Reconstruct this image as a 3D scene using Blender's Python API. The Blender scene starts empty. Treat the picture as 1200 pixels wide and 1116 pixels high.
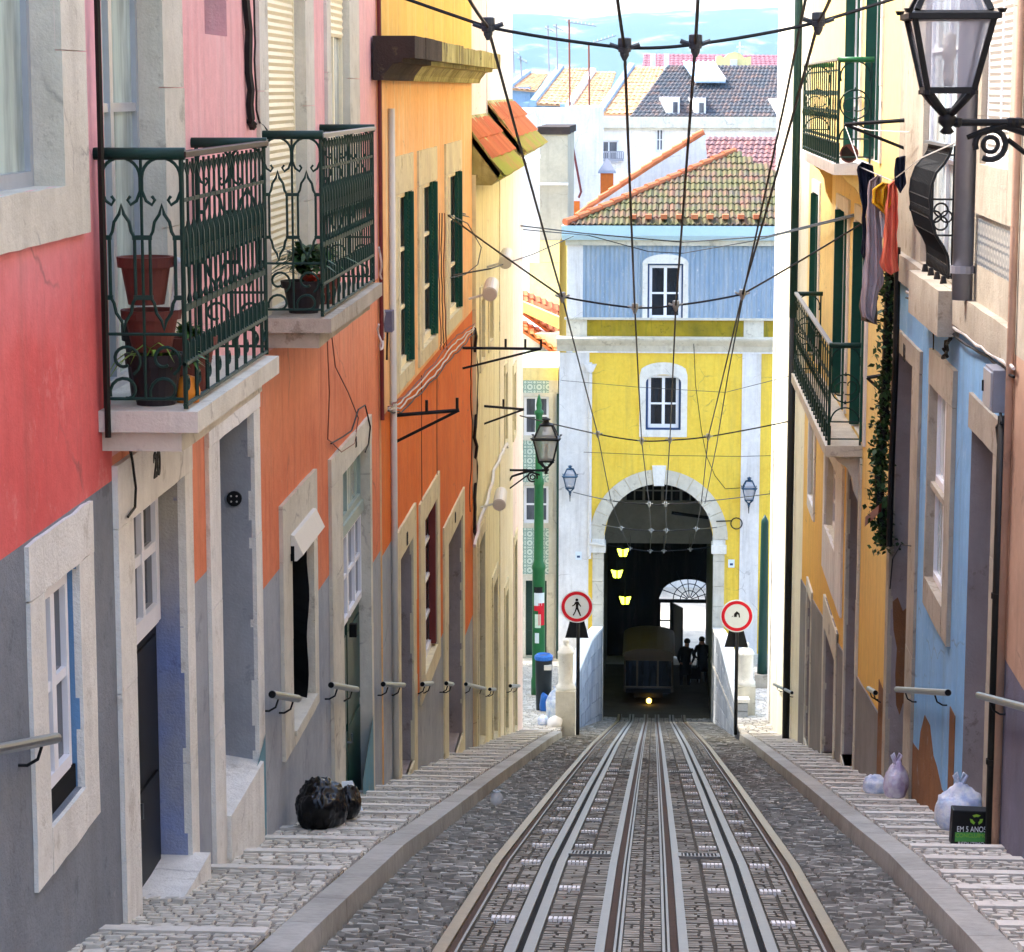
import bpy, bmesh, math, random
from mathutils import Vector
random.seed(7)
R = math.radians
SC = bpy.context.scene
COL = SC.collection
# ------------------------------------------------------------------ camera model (used to survey the place from the photograph)
F, CX, CY = 2887.0, 600.0, 558.0
PIT = math.atan((558 - 105) / F); sp, cp = math.sin(PIT), math.cos(PIT)
YAW = math.atan(172 / F * cp); sa, ca = math.sin(YAW), math.cos(YAW)
FW = (-sa * cp, ca * cp, -sp); RT = (ca, sa, 0.0); UP = (-sa * sp, ca * sp, cp)
def ray(x, y):
    u = (x - CX) / F; v = -(y - CY) / F
    return [FW[i] + u * RT[i] + v * UP[i] for i in range(3)]
def PX(px, py, x):
    r = ray(px, py); t = x / r[0]; return (x, r[1] * t, r[2] * t)
def PY(px, py, y):
    r = ray(px, py); t = y / r[1]; return (r[0] * t, y, r[2] * t)
PROF = [(-25, 3.15), (0, -2.0), (12.93, -4.66), (17.34, -5.60), (28.4, -8.21), (44.67, -12.1), (62, -16.35), (78, -20.3), (84, -21.2), (140, -21.5)]
def gz(y):
    i = 0
    while i < len(PROF) - 2 and y > PROF[i + 1][0]: i += 1
    (a, b), (c, d) = PROF[i], PROF[i + 1]
    return b + (d - b) * (y - a) / (c - a)
YP = 51.0
def plaza(y):                       # the little square in front of the arch falls less steeply than the track
    return gz(YP) + 0.13 - 0.178 * (y - YP)
def side(y): return gz(y) + 0.13 if y < YP else plaza(y)

# ------------------------------------------------------------------ node materials
def srgb(h):
    h = h.lstrip('#'); c = [int(h[i:i + 2], 16) / 255 for i in (0, 2, 4)]
    return tuple(x / 12.92 if x <= .04045 else ((x + .055) / 1.055) ** 2.4 for x in c) + (1,)
class NT:
    def __init__(s, name):
        s.m = bpy.data.materials.new(name); s.m.use_nodes = True; s.t = s.m.node_tree; s.n = s.t.nodes; s.n.clear()
        s.o = s.n.new('ShaderNodeOutputMaterial'); s.b = s.n.new('ShaderNodeBsdfPrincipled'); s.l(s.b.outputs[0], s.o.inputs[0])
        s.pos = s.n.new('ShaderNodeNewGeometry').outputs['Position']
    def l(s, a, b): s.t.links.new(a, b)
    def mp(s, sc, src=None):
        n = s.n.new('ShaderNodeMapping'); n.inputs['Scale'].default_value = sc; s.l(src or s.pos, n.inputs['Vector']); return n.outputs[0]
    def noise(s, scale, detail=4, vec=None, rough=.6):
        n = s.n.new('ShaderNodeTexNoise'); n.inputs['Scale'].default_value = scale; n.inputs['Detail'].default_value = detail
        n.inputs['Roughness'].default_value = rough; s.l(vec or s.pos, n.inputs['Vector']); return n.outputs['Fac']
    def ramp(s, f, a, b, ca_=(0, 0, 0, 1), cb=(1, 1, 1, 1)):
        n = s.n.new('ShaderNodeValToRGB'); n.color_ramp.elements[0].position = a; n.color_ramp.elements[1].position = b
        n.color_ramp.elements[0].color = ca_; n.color_ramp.elements[1].color = cb; s.l(f, n.inputs[0]); return n.outputs[0]
    def mix(s, f, a, b, typ='MIX'):
        n = s.n.new('ShaderNodeMix'); n.data_type = 'RGBA'; n.blend_type = typ
        for v, i in ((f, 0), (a, 6), (b, 7)):
            if isinstance(v, (int, float)): n.inputs[i].default_value = v
            elif isinstance(v, (tuple, list)): n.inputs[i].default_value = v
            else: s.l(v, n.inputs[i])
        return n.outputs[2]
    def math(s, op, a, b=0.0):
        n = s.n.new('ShaderNodeMath'); n.operation = op
        for v, i in ((a, 0), (b, 1)):
            if isinstance(v, (int, float)): n.inputs[i].default_value = v
            else: s.l(v, n.inputs[i])
        return n.outputs[0]
    def bump(s, h, st=.3, dist=.01):
        n = s.n.new('ShaderNodeBump'); n.inputs['Strength'].default_value = st; n.inputs['Distance'].default_value = dist
        s.l(h, n.inputs['Height']); s.l(n.outputs[0], s.b.inputs['Normal'])
    def col(s, c):
        if isinstance(c, tuple): s.b.inputs['Base Color'].default_value = c
        else: s.l(c, s.b.inputs['Base Color'])
    def set(s, rough=.8, metal=0, **k):
        s.b.inputs['Roughness'].default_value = rough; s.b.inputs['Metallic'].default_value = metal
        for a, v in k.items(): s.b.inputs[a].default_value = v
        return s.m
def plaster(name, c, c2=None, amt=.5, bump=.4, spots=None, spot_amt=.0, fade_or_light=None, streak=None):
    s = NT(name); c = srgb(c); c2 = srgb(c2) if c2 else tuple(x * .8 for x in c[:3]) + (1,)
    k = s.mix(s.ramp(s.noise(1.3, 6), .35, .7), c, c2) if amt else c
    if fade_or_light:                                             # blend upward, for light painted into upper walls or faded jamb paint: (z0, z1, colour)
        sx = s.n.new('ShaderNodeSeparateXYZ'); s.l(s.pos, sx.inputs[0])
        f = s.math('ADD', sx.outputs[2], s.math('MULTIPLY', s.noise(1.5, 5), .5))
        f = s.math('DIVIDE', s.math('SUBTRACT', f, fade_or_light[0] + .25), fade_or_light[1] - fade_or_light[0])
        n = s.n.new('ShaderNodeClamp'); s.l(f, n.inputs[0]); k = s.mix(n.outputs[0], k, srgb(fade_or_light[2]))
    if streak:
        v = s.mp((5, 5, .35)); k = s.mix(s.math('MULTIPLY', s.ramp(s.noise(1.6, 5, v), .52, .68), streak[1]), k, srgb(streak[0]))
    k = s.mix(.35, k, s.ramp(s.noise(9, 8), .25, .8, (.55, .55, .55, 1), (1, 1, 1, 1)), 'MULTIPLY')
    if spots: k = s.mix(s.math('MULTIPLY', s.ramp(s.noise(3.2, 9, rough=.75), .58, .64), spot_amt), k, srgb(spots))
    g1 = s.ramp(s.noise(1.1, 7, s.mp((3.2, 3.2, .28)), .7), .50, .78)                      # rain streaks and grime
    k = s.mix(s.math('MULTIPLY', g1, .46), k, s.mix(.62, k, (.16, .13, .10, 1)))
    k = s.mix(s.math('MULTIPLY', s.ramp(s.noise(11, 9, rough=.8), .63, .67), .5), k, s.mix(.55, k, (.62, .58, .53, 1)))     # small chips
    vo = s.n.new('ShaderNodeTexVoronoi'); vo.feature = 'DISTANCE_TO_EDGE'; vo.inputs['Scale'].default_value = .8; wv = s.n.new('ShaderNodeMix'); wv.data_type = 'VECTOR'; wv.inputs[0].default_value = .25
    nz = s.n.new('ShaderNodeTexNoise'); nz.inputs['Scale'].default_value = 2.2; nz.inputs['Detail'].default_value = 6; s.l(s.pos, nz.inputs['Vector']); s.l(s.pos, wv.inputs[4]); s.l(nz.outputs['Color'], wv.inputs[5]); s.l(wv.outputs[1], vo.inputs['Vector'])
    ck = s.math('MULTIPLY', s.ramp(vo.outputs['Distance'], .0, .008, (1, 1, 1, 1), (0, 0, 0, 1)), s.ramp(s.noise(.9, 3), .52, .6)); k = s.mix(s.math('MULTIPLY', ck, .45), k, (.12, .1, .09, 1))
    s.col(k)
    h = s.math('ADD', s.noise(5, 4), s.math('MULTIPLY', s.noise(55, 5), .5)); s.bump(h, bump, .02)
    return s.set(.9, **{'Specular IOR Level': .2})
def simple(name, c, rough=.6, metal=0, var=.25, bump=.15, scale=12):
    s = NT(name); c = srgb(c) if isinstance(c, str) else c
    s.b.inputs['Specular IOR Level'].default_value = .3; s.col(s.mix(s.noise(scale, 5), tuple(x * (1 - var) for x in c[:3]) + (1,), tuple(min(1, x * (1 + var)) for x in c[:3]) + (1,)))
    if bump: s.bump(s.noise(scale * 5, 4), bump, .004)
    return s.set(rough, metal)
def glass_dark(name, c, rough=.06):
    s = NT(name); s.col(s.mix(s.ramp(s.noise(1.6, 4, s.mp((4, 2.5, .5))), .38, .62), tuple(x * .55 for x in srgb(c)[:3]) + (1,), tuple(x * 1.35 for x in srgb(c)[:3]) + (1,)))
    return s.set(rough, **{'Specular IOR Level': .6})
def stones_mat(name, a, b, rough=.7, spec=.4):
    s = NT(name); at = s.n.new('ShaderNodeAttribute'); at.attribute_name = 'rnd'
    k = s.mix(at.outputs['Fac'], srgb(a), srgb(b)); k = s.mix(.5, k, s.ramp(s.noise(14, 7), .3, .8, (.45, .44, .42, 1), (1, 1, 1, 1)), 'MULTIPLY')
    k = s.mix(s.math('MULTIPLY', s.ramp(s.noise(1.3, 8, rough=.7), .46, .66), .5), k, s.mix(.6, k, srgb('3a342b'))); k = s.mix(s.math('MULTIPLY', s.ramp(s.noise(7, 6, rough=.8), .66, .7), .6), k, srgb('2a2622'))
    s.col(k); s.bump(s.noise(45, 6), .5, .006); return s.set(rough, **{'Specular IOR Level': spec})
def emis(name, c, st):
    s = NT(name); s.col(srgb(c)); s.b.inputs['Emission Color'].default_value = srgb(c); s.b.inputs['Emission Strength'].default_value = st
    return s.set(.5)

M = {}
M['pinkred'] = plaster('painted_plaster_rose', 'ea726e', 'e0625e', fade_or_light=(-1.2, -.1, 'f0b4ba'), spots='eeaca6', spot_amt=.25)  # paler upper part stands in for brighter light high on the wall
M['pinkup'] = plaster('painted_plaster_pink', 'f4bcba', 'efb0ae', streak=('f8d2ce', .5))
M['orange'] = plaster('painted_plaster_salmon', 'ea9068', 'e07e58', streak=('cf6e50', .6), fade_or_light=(-2.9, -1.2, 'f3ad8c'))  # stronger skylight on the upper wall is painted into the colour
M['dado'] = plaster('painted_plaster_grey', 'aeb3b9', '9aa0a8', spots='7c8086', spot_amt=.5)
M['dado2'] = plaster('rough_grey_render', '8f959d', '7b818a', bump=.9, spots='5f646b', spot_amt=.5)
M['orangeC'] = plaster('painted_plaster_orange', 'ea8038', 'e0702c', streak=('d06a2c', .4))
M['orangeCu'] = plaster('painted_plaster_apricot', 'f8c68c', 'f4ba7e', streak=('f6dcae', .9))
M['attic'] = plaster('painted_plaster_ochre', 'f4ca6c', 'eec060', streak=('f3e0a0', .5))
M['coral'] = plaster('painted_plaster_coral', 'ee7a5c', 'e66c50')
M['cream'] = plaster('painted_plaster_cream', 'f3ecc4', 'e9dfb0', streak=('cdbd8c', .5))
M['cream2'] = plaster('painted_plaster_ivory', 'f6efd6', 'eadfc0', streak=('d8c8a0', .4))
M['white'] = plaster('whitewashed_plaster', 'f2f0ee', 'e4e2e0', streak=('cfcac4', .4))
M['whitepink'] = plaster('pale_rose_plaster', 'f6e4e0', 'ecd8d4')
M['paleyel'] = plaster('pale_yellow_plaster', 'f5e2a0', 'eed890')
M['greyblk'] = plaster('grey_render', 'c8c0a8', 'b4ac98')
M['yellow'] = plaster('painted_plaster_yellow', 'fbd955', 'f5cf4c', spots='e2b83c', spot_amt=.4, streak=('e0b428', .35))
M['yellowmoss'] = plaster('mossy_yellow_plaster', 'b49a24', '7c701e', spots='5a5818', spot_amt=.6, streak=('7c7a20', .8))
M['stone'] = plaster('limestone', 'e2ddcd', 'cec8b6', spots='958c7c', spot_amt=.55, bump=.6)
M['stonew'] = plaster('whitewashed_stone', 'f8f6ee', 'ebe8de', spots='bab4a6', spot_amt=.5, bump=1.0)
M['stoney'] = plaster('yellowed_limestone', 'e8e0bc', 'd8cdae', spots='a59468', spot_amt=.7, bump=.6)
M['stoneg'] = plaster('weathered_stone', 'c0b6a4', 'a89c8a', spots='786a58', spot_amt=.6, bump=.7)
M['bluejamb'] = plaster('blue_grey_limewash', 'a4acbc', 'b0afa8', spots='80817c', spot_amt=.5, bump=1.0)
M['bluejamb2'] = plaster('periwinkle_limewash', '8296cc', 'a4a8b4', spots='6672a0', spot_amt=.6, bump=1.0, fade_or_light=(-3.5, -2.6, 'b4afa2'))
M['bluestrong'] = plaster('strong_blue_paint', '6f9ccc', '7fa6c8')
M['teal'] = plaster('peeling_teal_paint', '5f93a6', '7c9aa0', spots='a59c80', spot_amt=.7)
M['mosscorn'] = plaster('mossy_cornice_stone', 'c9c488', '8d8748', spots='4a4032', spot_amt=.85, streak=('453a30', .9), bump=.8)
M['soot'] = plaster('blackened_stone', '453932', '2f2723', spots='6a5c44', spot_amt=.6, bump=.8)
M['blue'] = plaster('painted_plaster_sky_blue', '92c2ea', '80b2e0', spots='b0cfe8', spot_amt=.5, streak=('7da6d8', .35))
M['jambg'] = plaster('mauve_grey_stone', 'aaa09e', '978c8a', spots='6f6058', spot_amt=.6, bump=.6)
M['brownpl'] = plaster('bare_brown_render', '94653f', '7c563a', spots='8c8680', spot_amt=.8, bump=1.0)
M['peach'] = plaster('painted_plaster_peach', 'c8a48c', 'b8947c', spots='8c7464', spot_amt=.5)
M['slate'] = plaster('violet_grey_render', '7c7a8c', '6a6878', bump=.7, spots='585664', spot_amt=.5)
M['yellowH'] = plaster('painted_plaster_amber', 'f3bc4e', 'eab044', fade_or_light=(-8.5, -3.5, 'f7dc92'))  # sunlit upper storeys painted in as a paler yellow
M['dadoH'] = plaster('taupe_grey_render', '8f8a86', '7c7876')
M['creamI'] = plaster('painted_plaster_pale_cream', 'f6f0d8', 'ece4c6')
M['bare'] = plaster('dark_interior', '15130f', '0c0b0a', bump=.1)
M['hall'] = plaster('dark_hall_wall', '8a8b80', '74756c', bump=.2)
M['iron'] = simple('dark_green_ironwork', '12332b', .55, .0, .4, .3)
M['ironblk'] = simple('black_ironwork', '101215', .55, 0, .4, .3)
M['ironrust'] = simple('rusty_dark_handrail', '2b1b18', .5, 0, .5, .3)
M['galv'] = simple('grey_steel_tube', '8b9094', .32, .9, .2, .1)
M['steelrail'] = simple('worn_steel_rail', '94866f', .42, .7, .25, .3)
M['steelwhite'] = simple('polished_steel_strip', '908f8a', .5, .5, .15, .2)
M['rust'] = simple('rusty_rail_groove', '4a3426', .8, .2, .4, .4)
M['black'] = simple('black_gap', '060606', .9, 0, .2, 0)
M['marker'] = simple('white_marker_stone', 'eeece8', .7, 0, .1, .2)
M['kerb'] = stones_mat('kerb_granite', 'bcbab2', 'aba89e')
M['parblk'] = stones_mat('bluish_stone_blocks', '9fa6ae', 'c2c6ca')
M['nosing'] = plaster('step_nosing_stone', 'e4dfd4', 'd4cec2', spots='928c86', spot_amt=.5)
M['joint'] = plaster('pale_joint_sand', '8f887e', '7a746a', bump=.8)
M['mortar'] = plaster('dark_joint_earth', '5a554b', '474238', bump=.8)
M['setts'] = stones_mat('basalt_setts', '8a877c', 'bcb8ac', .55)
M['track_setts'] = stones_mat('track_setts', '7e776a', '9e9686', .6)
M['cobble'] = stones_mat('limestone_cobbles', 'd6d0c2', 'ece6d8', .7)
M['winwhite'] = simple('white_window_paint', 'efeff2', .45, 0, .06, .1)
M['wincream'] = simple('cream_window_paint', 'f1e6c4', .5, 0, .08, .1)
M['alu'] = simple('grey_aluminium_frame', 'b3b8c0', .35, .5, .1, .05)
M['doorgreen'] = simple('grey_green_door_paint', '98a8a2', .45, 0, .12, .1)
M['darkgreen'] = simple('dark_green_paint', '173c34', .4, 0, .25, .1)
M['shutgreen'] = simple('bottle_green_shutter', '0f4a3a', .4, 0, .3, .1)
M['polegreen'] = simple('green_pole_paint', '24683a', .35, 0, .2, .1)
M['maroon'] = simple('maroon_paint', '6c2a28', .5, 0, .2, .1)
M['navy'] = simple('navy_window_frame', '24406a', .4, 0, .15, .1)
M['blackdoor'] = simple('black_door_paint', '0c0d0e', .5, 0, .3, .1)
M['gdark'] = glass_dark('dark_window_glass', '20242a')
M['gsea'] = glass_dark('pale_green_window_glass', 'a9b8ae', .08)
M['gmid'] = glass_dark('grey_window_glass', '4c5058')
M['glight'] = glass_dark('curtained_glass', 'c5cdc8', .15)
M['pvc'] = simple('white_pvc', 'd6d2c8', .4, 0, .05, .05)
M['pipegrey'] = simple('grey_drainpipe', '8f9098', .4, .3, .15, .1)
M['pipeblk'] = simple('black_drainpipe', '16140f', .5, 0, .3, .2)
M['cable'] = simple('black_cable', '131211', .55, 0, .2, 0)
M['cablew'] = simple('pale_cable', 'cfcac4', .6, 0, .1, 0)
M['cabler'] = simple('brown_cable', '7b4434', .6, 0, .1, 0)
M['insul'] = simple('grey_insulator', '3c4248', .4, 0, .2, .1)
M['insulw'] = simple('white_insulator', '9a9c98', .3, 0, .1, 0)
M['tc'] = simple('terracotta_pot', '6e3a30', .7, 0, .25, .3)
M['plasticpot'] = simple('dark_pot', '2b2426', .6, 0, .2, .1)
M['soil'] = simple('potting_soil', '2a1f18', .95, 0, .3, .5)
M['leaf'] = simple('leaf_green', '3f6a26', .5, 0, .5, .1)
M['leafd'] = simple('leaf_dark', '2c4a22', .5, 0, .5, .1)
M['leaflight'] = simple('leaf_light', '7fa23e', .5, 0, .3, .1)
M['flower'] = simple('orange_flower', 'c8442a', .5, 0, .2, 0)
M['orangeobj'] = simple('orange_plastic', 'e08a2c', .5, 0, .1, 0)
M['red'] = simple('sign_red', 'd0142c', .4, 0, .05, 0)
M['signwhite'] = simple('sign_white', 'dde8ee', .4, 0, .06, 0)
M['signblack'] = simple('sign_black', '07080a', .4, 0, .1, 0)
M['inkdark'] = simple('black_lettering', '1a1a1a', .6, 0, .1, 0)
M['binblk'] = simple('dark_bin_plastic', '22292c', .45, 0, .15, .1)
M['binblue'] = simple('blue_bin_liner', '2c6cc0', .35, 0, .3, .4, 20)
M['blackbag'] = simple('black_bin_bag', '050506', .24, 0, .3, .6, 6)
M['totebk'] = simple('black_shopping_bag', '0a0a0b', .5, 0, .2, .1)
M['toteg'] = simple('green_print', '4f9a4a', .5, 0, .1, 0)
M['totegl'] = simple('lime_print', '8fbf3c', .5, 0, .1, 0)
M['totew'] = simple('white_print', 'e8ecf0', .5, 0, .05, 0)
s = NT('pale_blue_plastic_bag'); s.col(s.mix(s.ramp(s.noise(9, 5), .4, .62), srgb('e0e4ea'), srgb('a4b6d6'))); s.bump(s.noise(22, 6), .7, .02)
M['bag'] = s.set(.3, **{'Subsurface Weight': .15})
s = NT('lilac_plastic_bag'); s.col(s.mix(s.ramp(s.noise(7, 5), .4, .62), srgb('dedce6'), srgb('b6a4c4'))); s.bump(s.noise(22, 6), .7, .02)
M['bag2'] = s.set(.3)
M['clothy'] = simple('yellow_cloth', 'e0a820', .9, 0, .2, .3, 30)
M['clotho'] = simple('coral_cloth', 'e8765a', .9, 0, .1, .3, 30)
M['clothg'] = simple('mauve_grey_cloth', 'b0a0a0', .9, 0, .1, .3, 30)
M['clothb'] = simple('navy_cloth', '15172a', .9, 0, .2, .3, 30)
M['clothw'] = simple('white_cloth', 'e6e4e2', .9, 0, .05, .3, 30)
M['clothbr'] = simple('taupe_cloth', '6f6052', .9, 0, .1, .3, 30)
M['coat'] = simple('dark_coat', '14120f', .9, 0, .2, .2)
M['skin'] = simple('skin', '8a6350', .6, 0, .1, 0)
M['tramy'] = simple('dark_tram_paint', '5c4e3a', .4, 0, .15, .05)
M['lampy'] = emis('lit_yellow_lamp', 'd8f03a', 2.2)
M['lampo'] = emis('lit_headlamp', 'ffc850', 2.0)
M['wood'] = simple('pale_wood', 'c4b294', .7, 0, .15, .2)
M['sky_blue_metal'] = simple('pale_blue_painted_eave', 'bcdcec', .5, 0, .08, .1)
def lantern_glass():
    s = NT('lantern_glass'); t = s.n.new('ShaderNodeBsdfTransparent'); t.inputs[0].default_value = (.86, .87, .9, 1); mx = s.n.new('ShaderNodeMixShader'); mx.inputs[0].default_value = .32
    s.col(srgb('cfd2dc')); s.set(.12); s.l(t.outputs[0], mx.inputs[1]); s.l(s.b.outputs[0], mx.inputs[2]); s.l(mx.outputs[0], s.o.inputs[0]); return s.m
M['parw'] = plaster('blue_white_plaster', 'dfe3ea', 'cfd4dd')
M['farblue'] = plaster('pale_blue_render', '9ab4cc', '8aa6c0')
M['navyl'] = simple('blue_green_lantern_iron', '1f3f58', .35, .2, .2, 0)
M['bagp'] = simple('pale_sticker', 'cfe6d4', .5, 0, .2, 0)
s = NT('sky_light_glass'); s.col(srgb('9cc0e0')); M['glass_sky'] = s.set(.05)
s = NT('far_hillside'); k = s.mix(s.ramp(s.noise(.006, 4), .4, .62), srgb('24403c'), srgb('34483c')); k = s.mix(s.ramp(s.noise(.02, 4, rough=.6), .54, .66), k, srgb('7c8478')); s.col(k); M['hillmat'] = s.set(1)
def haze_mat():
    m = bpy.data.materials.new('haze_air'); m.use_nodes = True; n = m.node_tree.nodes; n.clear(); o = n.new('ShaderNodeOutputMaterial'); v = n.new('ShaderNodeVolumePrincipled')
    v.inputs['Color'].default_value = (.5, .78, 1.0, 1); v.inputs['Density'].default_value = .00013; v.inputs['Anisotropy'].default_value = .3; m.node_tree.links.new(v.outputs[0], o.inputs['Volume']); return m
M['hazemat'] = haze_mat()
M['lglass'] = lantern_glass()
def corrug(name, c, c2, scale, axis=0, spots=None):        # corrugated painted sheet
    s = NT(name); sx = s.n.new('ShaderNodeSeparateXYZ'); s.l(s.pos, sx.inputs[0])
    h = s.math('SINE', s.math('MULTIPLY', sx.outputs[axis], scale))
    k = s.mix(s.ramp(s.noise(1.2, 6, s.mp((3, 3, .5))), .4, .66), srgb(c), srgb(c2))
    if spots: k = s.mix(s.ramp(s.noise(2.6, 9, s.mp((4, 4, 1)), .8), .58, .66), k, srgb(spots))
    s.col(k); s.bump(h, .8, .03); return s.set(.6)
M['corrblue'] = corrug('corrugated_blue_sheet', '8ca4bc', 'a4b4c4', 42, 0, 'd4d8dc')
def tiles_wall(name, a, b, size):                        # patterned glazed wall tiles
    s = NT(name); sx = s.n.new('ShaderNodeSeparateXYZ'); s.l(s.pos, sx.inputs[0])
    u = s.math('ADD', sx.outputs[0], sx.outputs[1])
    def cell(x, off=0.0): return s.math('SUBTRACT', s.math('FRACT', s.math('ADD', s.math('DIVIDE', x, size), off)), .5)
    def rad(off): 
        p, q = cell(u, off), cell(sx.outputs[2], off); return s.math('SQRT', s.math('ADD', s.math('MULTIPLY', p, p), s.math('MULTIPLY', q, q)))
    r0, r1 = rad(0.0), rad(.5)
    f0 = s.math('LESS_THAN', s.math('ABSOLUTE', s.math('SUBTRACT', r0, .38)), .06); f1 = s.math('LESS_THAN', s.math('ABSOLUTE', s.math('SUBTRACT', r1, .2)), .06)
    f2 = s.math('LESS_THAN', r0, .12)
    f = s.math('MAXIMUM', s.math('MAXIMUM', f0, f1), f2)
    k = s.mix(s.math('MULTIPLY', f, .8), srgb(a), srgb(b)); k = s.mix(.3, k, s.ramp(s.noise(6, 6), .3, .7, (.6, .6, .6, 1), (1, 1, 1, 1)), 'MULTIPLY')
    s.col(k); return s.set(.3)
M['tilegreen'] = tiles_wall('green_patterned_tiles', 'cfdccf', '6f9484', .30)
M['tilegrey'] = tiles_wall('faded_grey_tiles', 'b4b2aa', '3f5064', .17)
def rooftile(name, a, b, moss=None, mossamt=.5, c3=None):
    s = NT(name); at = s.n.new('ShaderNodeAttribute'); at.attribute_name = 'rnd'
    k = s.mix(at.outputs['Fac'], srgb(a), srgb(b))
    if c3: k = s.mix(s.ramp(s.noise(2.4, 8, rough=.8), .55, .65), k, srgb(c3))
    if moss: k = s.mix(s.math('MULTIPLY', s.ramp(s.noise(1.3, 8, rough=.7), .38, .56), mossamt), k, srgb(moss))
    s.col(k); s.bump(s.noise(30, 5), .5, .01); return s.set(.85)
M['roofo'] = rooftile('orange_clay_tiles', 'b85a36', 'cc7448', '8c6a3c', .3)
M['roofmoss'] = rooftile('mossy_clay_tiles', '4e443a', '704636', '4b531e', .72, '403c3a')
M['roofgreenmoss'] = rooftile('mossy_eave_tiles', '9a8450', 'b08a50', '8fa038', .8)
M['roofred'] = rooftile('dark_red_clay_tiles', '704a48', '8a564c', '54565e', .4)
M['rooffar'] = rooftile('far_grey_brown_tiles', '484448', '634c42', '343e46', .85)
M['rooftan'] = rooftile('far_tan_tiles', 'b98a5e', 'cf9f72')
M['rooffarred'] = rooftile('far_crimson_tiles', '7a4650', '86525a')

# ------------------------------------------------------------------ mesh building
def TL(x): return lambda u, v, w: (x + w, u, v)          # wall on the left of the street: u runs downhill, w sticks out
def TR(x): return lambda u, v, w: (x - w, u, v)
def TF(y): return lambda u, v, w: (u, y - w, v)          # facade that faces up the street
ID = lambda u, v, w: (u, v, w)
class MB:
    def __init__(s, T=ID): s.v = []; s.f = []; s.m = []; s.r = []; s.T = T; s.k = 0; s.rv = 0.0
    def add(s, vs, fs, k=None):
        b = len(s.v); s.v += [s.T(*p) for p in vs]
        for f in fs: s.f.append(tuple(b + i for i in f)); s.m.append(s.k if k is None else k); s.r.append(s.rv)
    def box(s, u0, u1, v0, v1, w0, w1, k=None, jit=0, seg=0):
        if seg:
            ax = 0 if abs(u1 - u0) >= abs(v1 - v0) else 1
            L = abs((u1 - u0), )if False else (abs(u1 - u0) if ax == 0 else abs(v1 - v0)); n = max(1, min(60, int(L / seg)))
        else: ax, n = 0, 1
        vs = []; j = lambda: random.uniform(-jit, jit) if jit else 0
        for i in range(n + 1):
            t = i / n
            if ax == 0: q = [(u0 + (u1 - u0) * t, v0, w0), (u0 + (u1 - u0) * t, v1, w0), (u0 + (u1 - u0) * t, v1, w1), (u0 + (u1 - u0) * t, v0, w1)]
            else: q = [(u0, v0 + (v1 - v0) * t, w0), (u1, v0 + (v1 - v0) * t, w0), (u1, v0 + (v1 - v0) * t, w1), (u0, v0 + (v1 - v0) * t, w1)]
            d = (j(), j())
            for a, p in enumerate(q):
                if ax == 0: vs.append((p[0] , p[1] + d[a in (1, 2)], p[2]))
                else: vs.append((p[0] + d[a in (1, 2)], p[1], p[2]))
        fs = [(0, 1, 2, 3), tuple(4 * n + i for i in (3, 2, 1, 0))]
        for i in range(n):
            for a in range(4): fs.append((4 * i + a, 4 * i + (a + 1) % 4, 4 * i + 4 + (a + 1) % 4, 4 * i + 4 + a))
        s.add(vs, fs, k)
    def quad(s, a, b, c, d, k=None): s.add([a, b, c, d], [(0, 1, 2, 3)], k)
    def poly(s, pts, k=None): s.add(pts, [tuple(range(len(pts)))], k)
    def prism(s, pts, d, k=None):                        # outline (list of points) pushed along vector d
        n = len(pts); q = [tuple(p[i] + d[i] for i in range(3)) for p in pts]
        s.add(list(pts) + q, [tuple(range(n)), tuple(range(2 * n - 1, n - 1, -1))] + [(i, (i + 1) % n, n + (i + 1) % n, n + i) for i in range(n)], k)
    def tube(s, pts, r, n=6, k=None, closed=False):
        P = [Vector(s.T(*p)) for p in pts]; N = len(P); rs = r if isinstance(r, (list, tuple)) else [r] * N
        vs = []; prev = None
        for i in range(N):
            if closed: t = P[(i + 1) % N] - P[i - 1]
            else: t = P[min(i + 1, N - 1)] - P[max(i - 1, 0)]
            t = t.normalized() if t.length > 1e-9 else Vector((0, 0, 1))
            if prev is None: a = t.orthogonal().normalized()
            else:
                a = prev - t * prev.dot(t); a = a.normalized() if a.length > 1e-6 else t.orthogonal().normalized()
            prev = a; b = t.cross(a)
            for j in range(n):
                an = 2 * math.pi * j / n; q = P[i] + (a * math.cos(an) + b * math.sin(an)) * rs[i]; vs.append(tuple(q))
        fs = []
        for i in range(N if closed else N - 1):
            i2 = (i + 1) % N
            for j in range(n): fs.append((i * n + j, i * n + (j + 1) % n, i2 * n + (j + 1) % n, i2 * n + j))
        if not closed: fs += [tuple(range(n - 1, -1, -1)), tuple((N - 1) * n + j for j in range(n))]
        b0 = len(s.v); s.v += vs
        for f in fs: s.f.append(tuple(b0 + i for i in f)); s.m.append(s.k if k is None else k); s.r.append(s.rv)
    def lathe(s, c, prof, n=16, k=None, sq=1.0, rot=0):   # c = base centre (world), prof = [(radius, height)]
        vs = [(c[0] + r * math.cos(2 * math.pi * j / n + rot), c[1] + r * sq * math.sin(2 * math.pi * j / n + rot), c[2] + h) for r, h in prof for j in range(n)]
        fs = [(i * n + j, i * n + (j + 1) % n, (i + 1) * n + (j + 1) % n, (i + 1) * n + j) for i in range(len(prof) - 1) for j in range(n)]
        fs += [tuple(range(n - 1, -1, -1)), tuple((len(prof) - 1) * n + j for j in range(n))]
        b0 = len(s.v); s.v += vs
        for f in fs: s.f.append(tuple(b0 + i for i in f)); s.m.append(s.k if k is None else k); s.r.append(s.rv)
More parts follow.
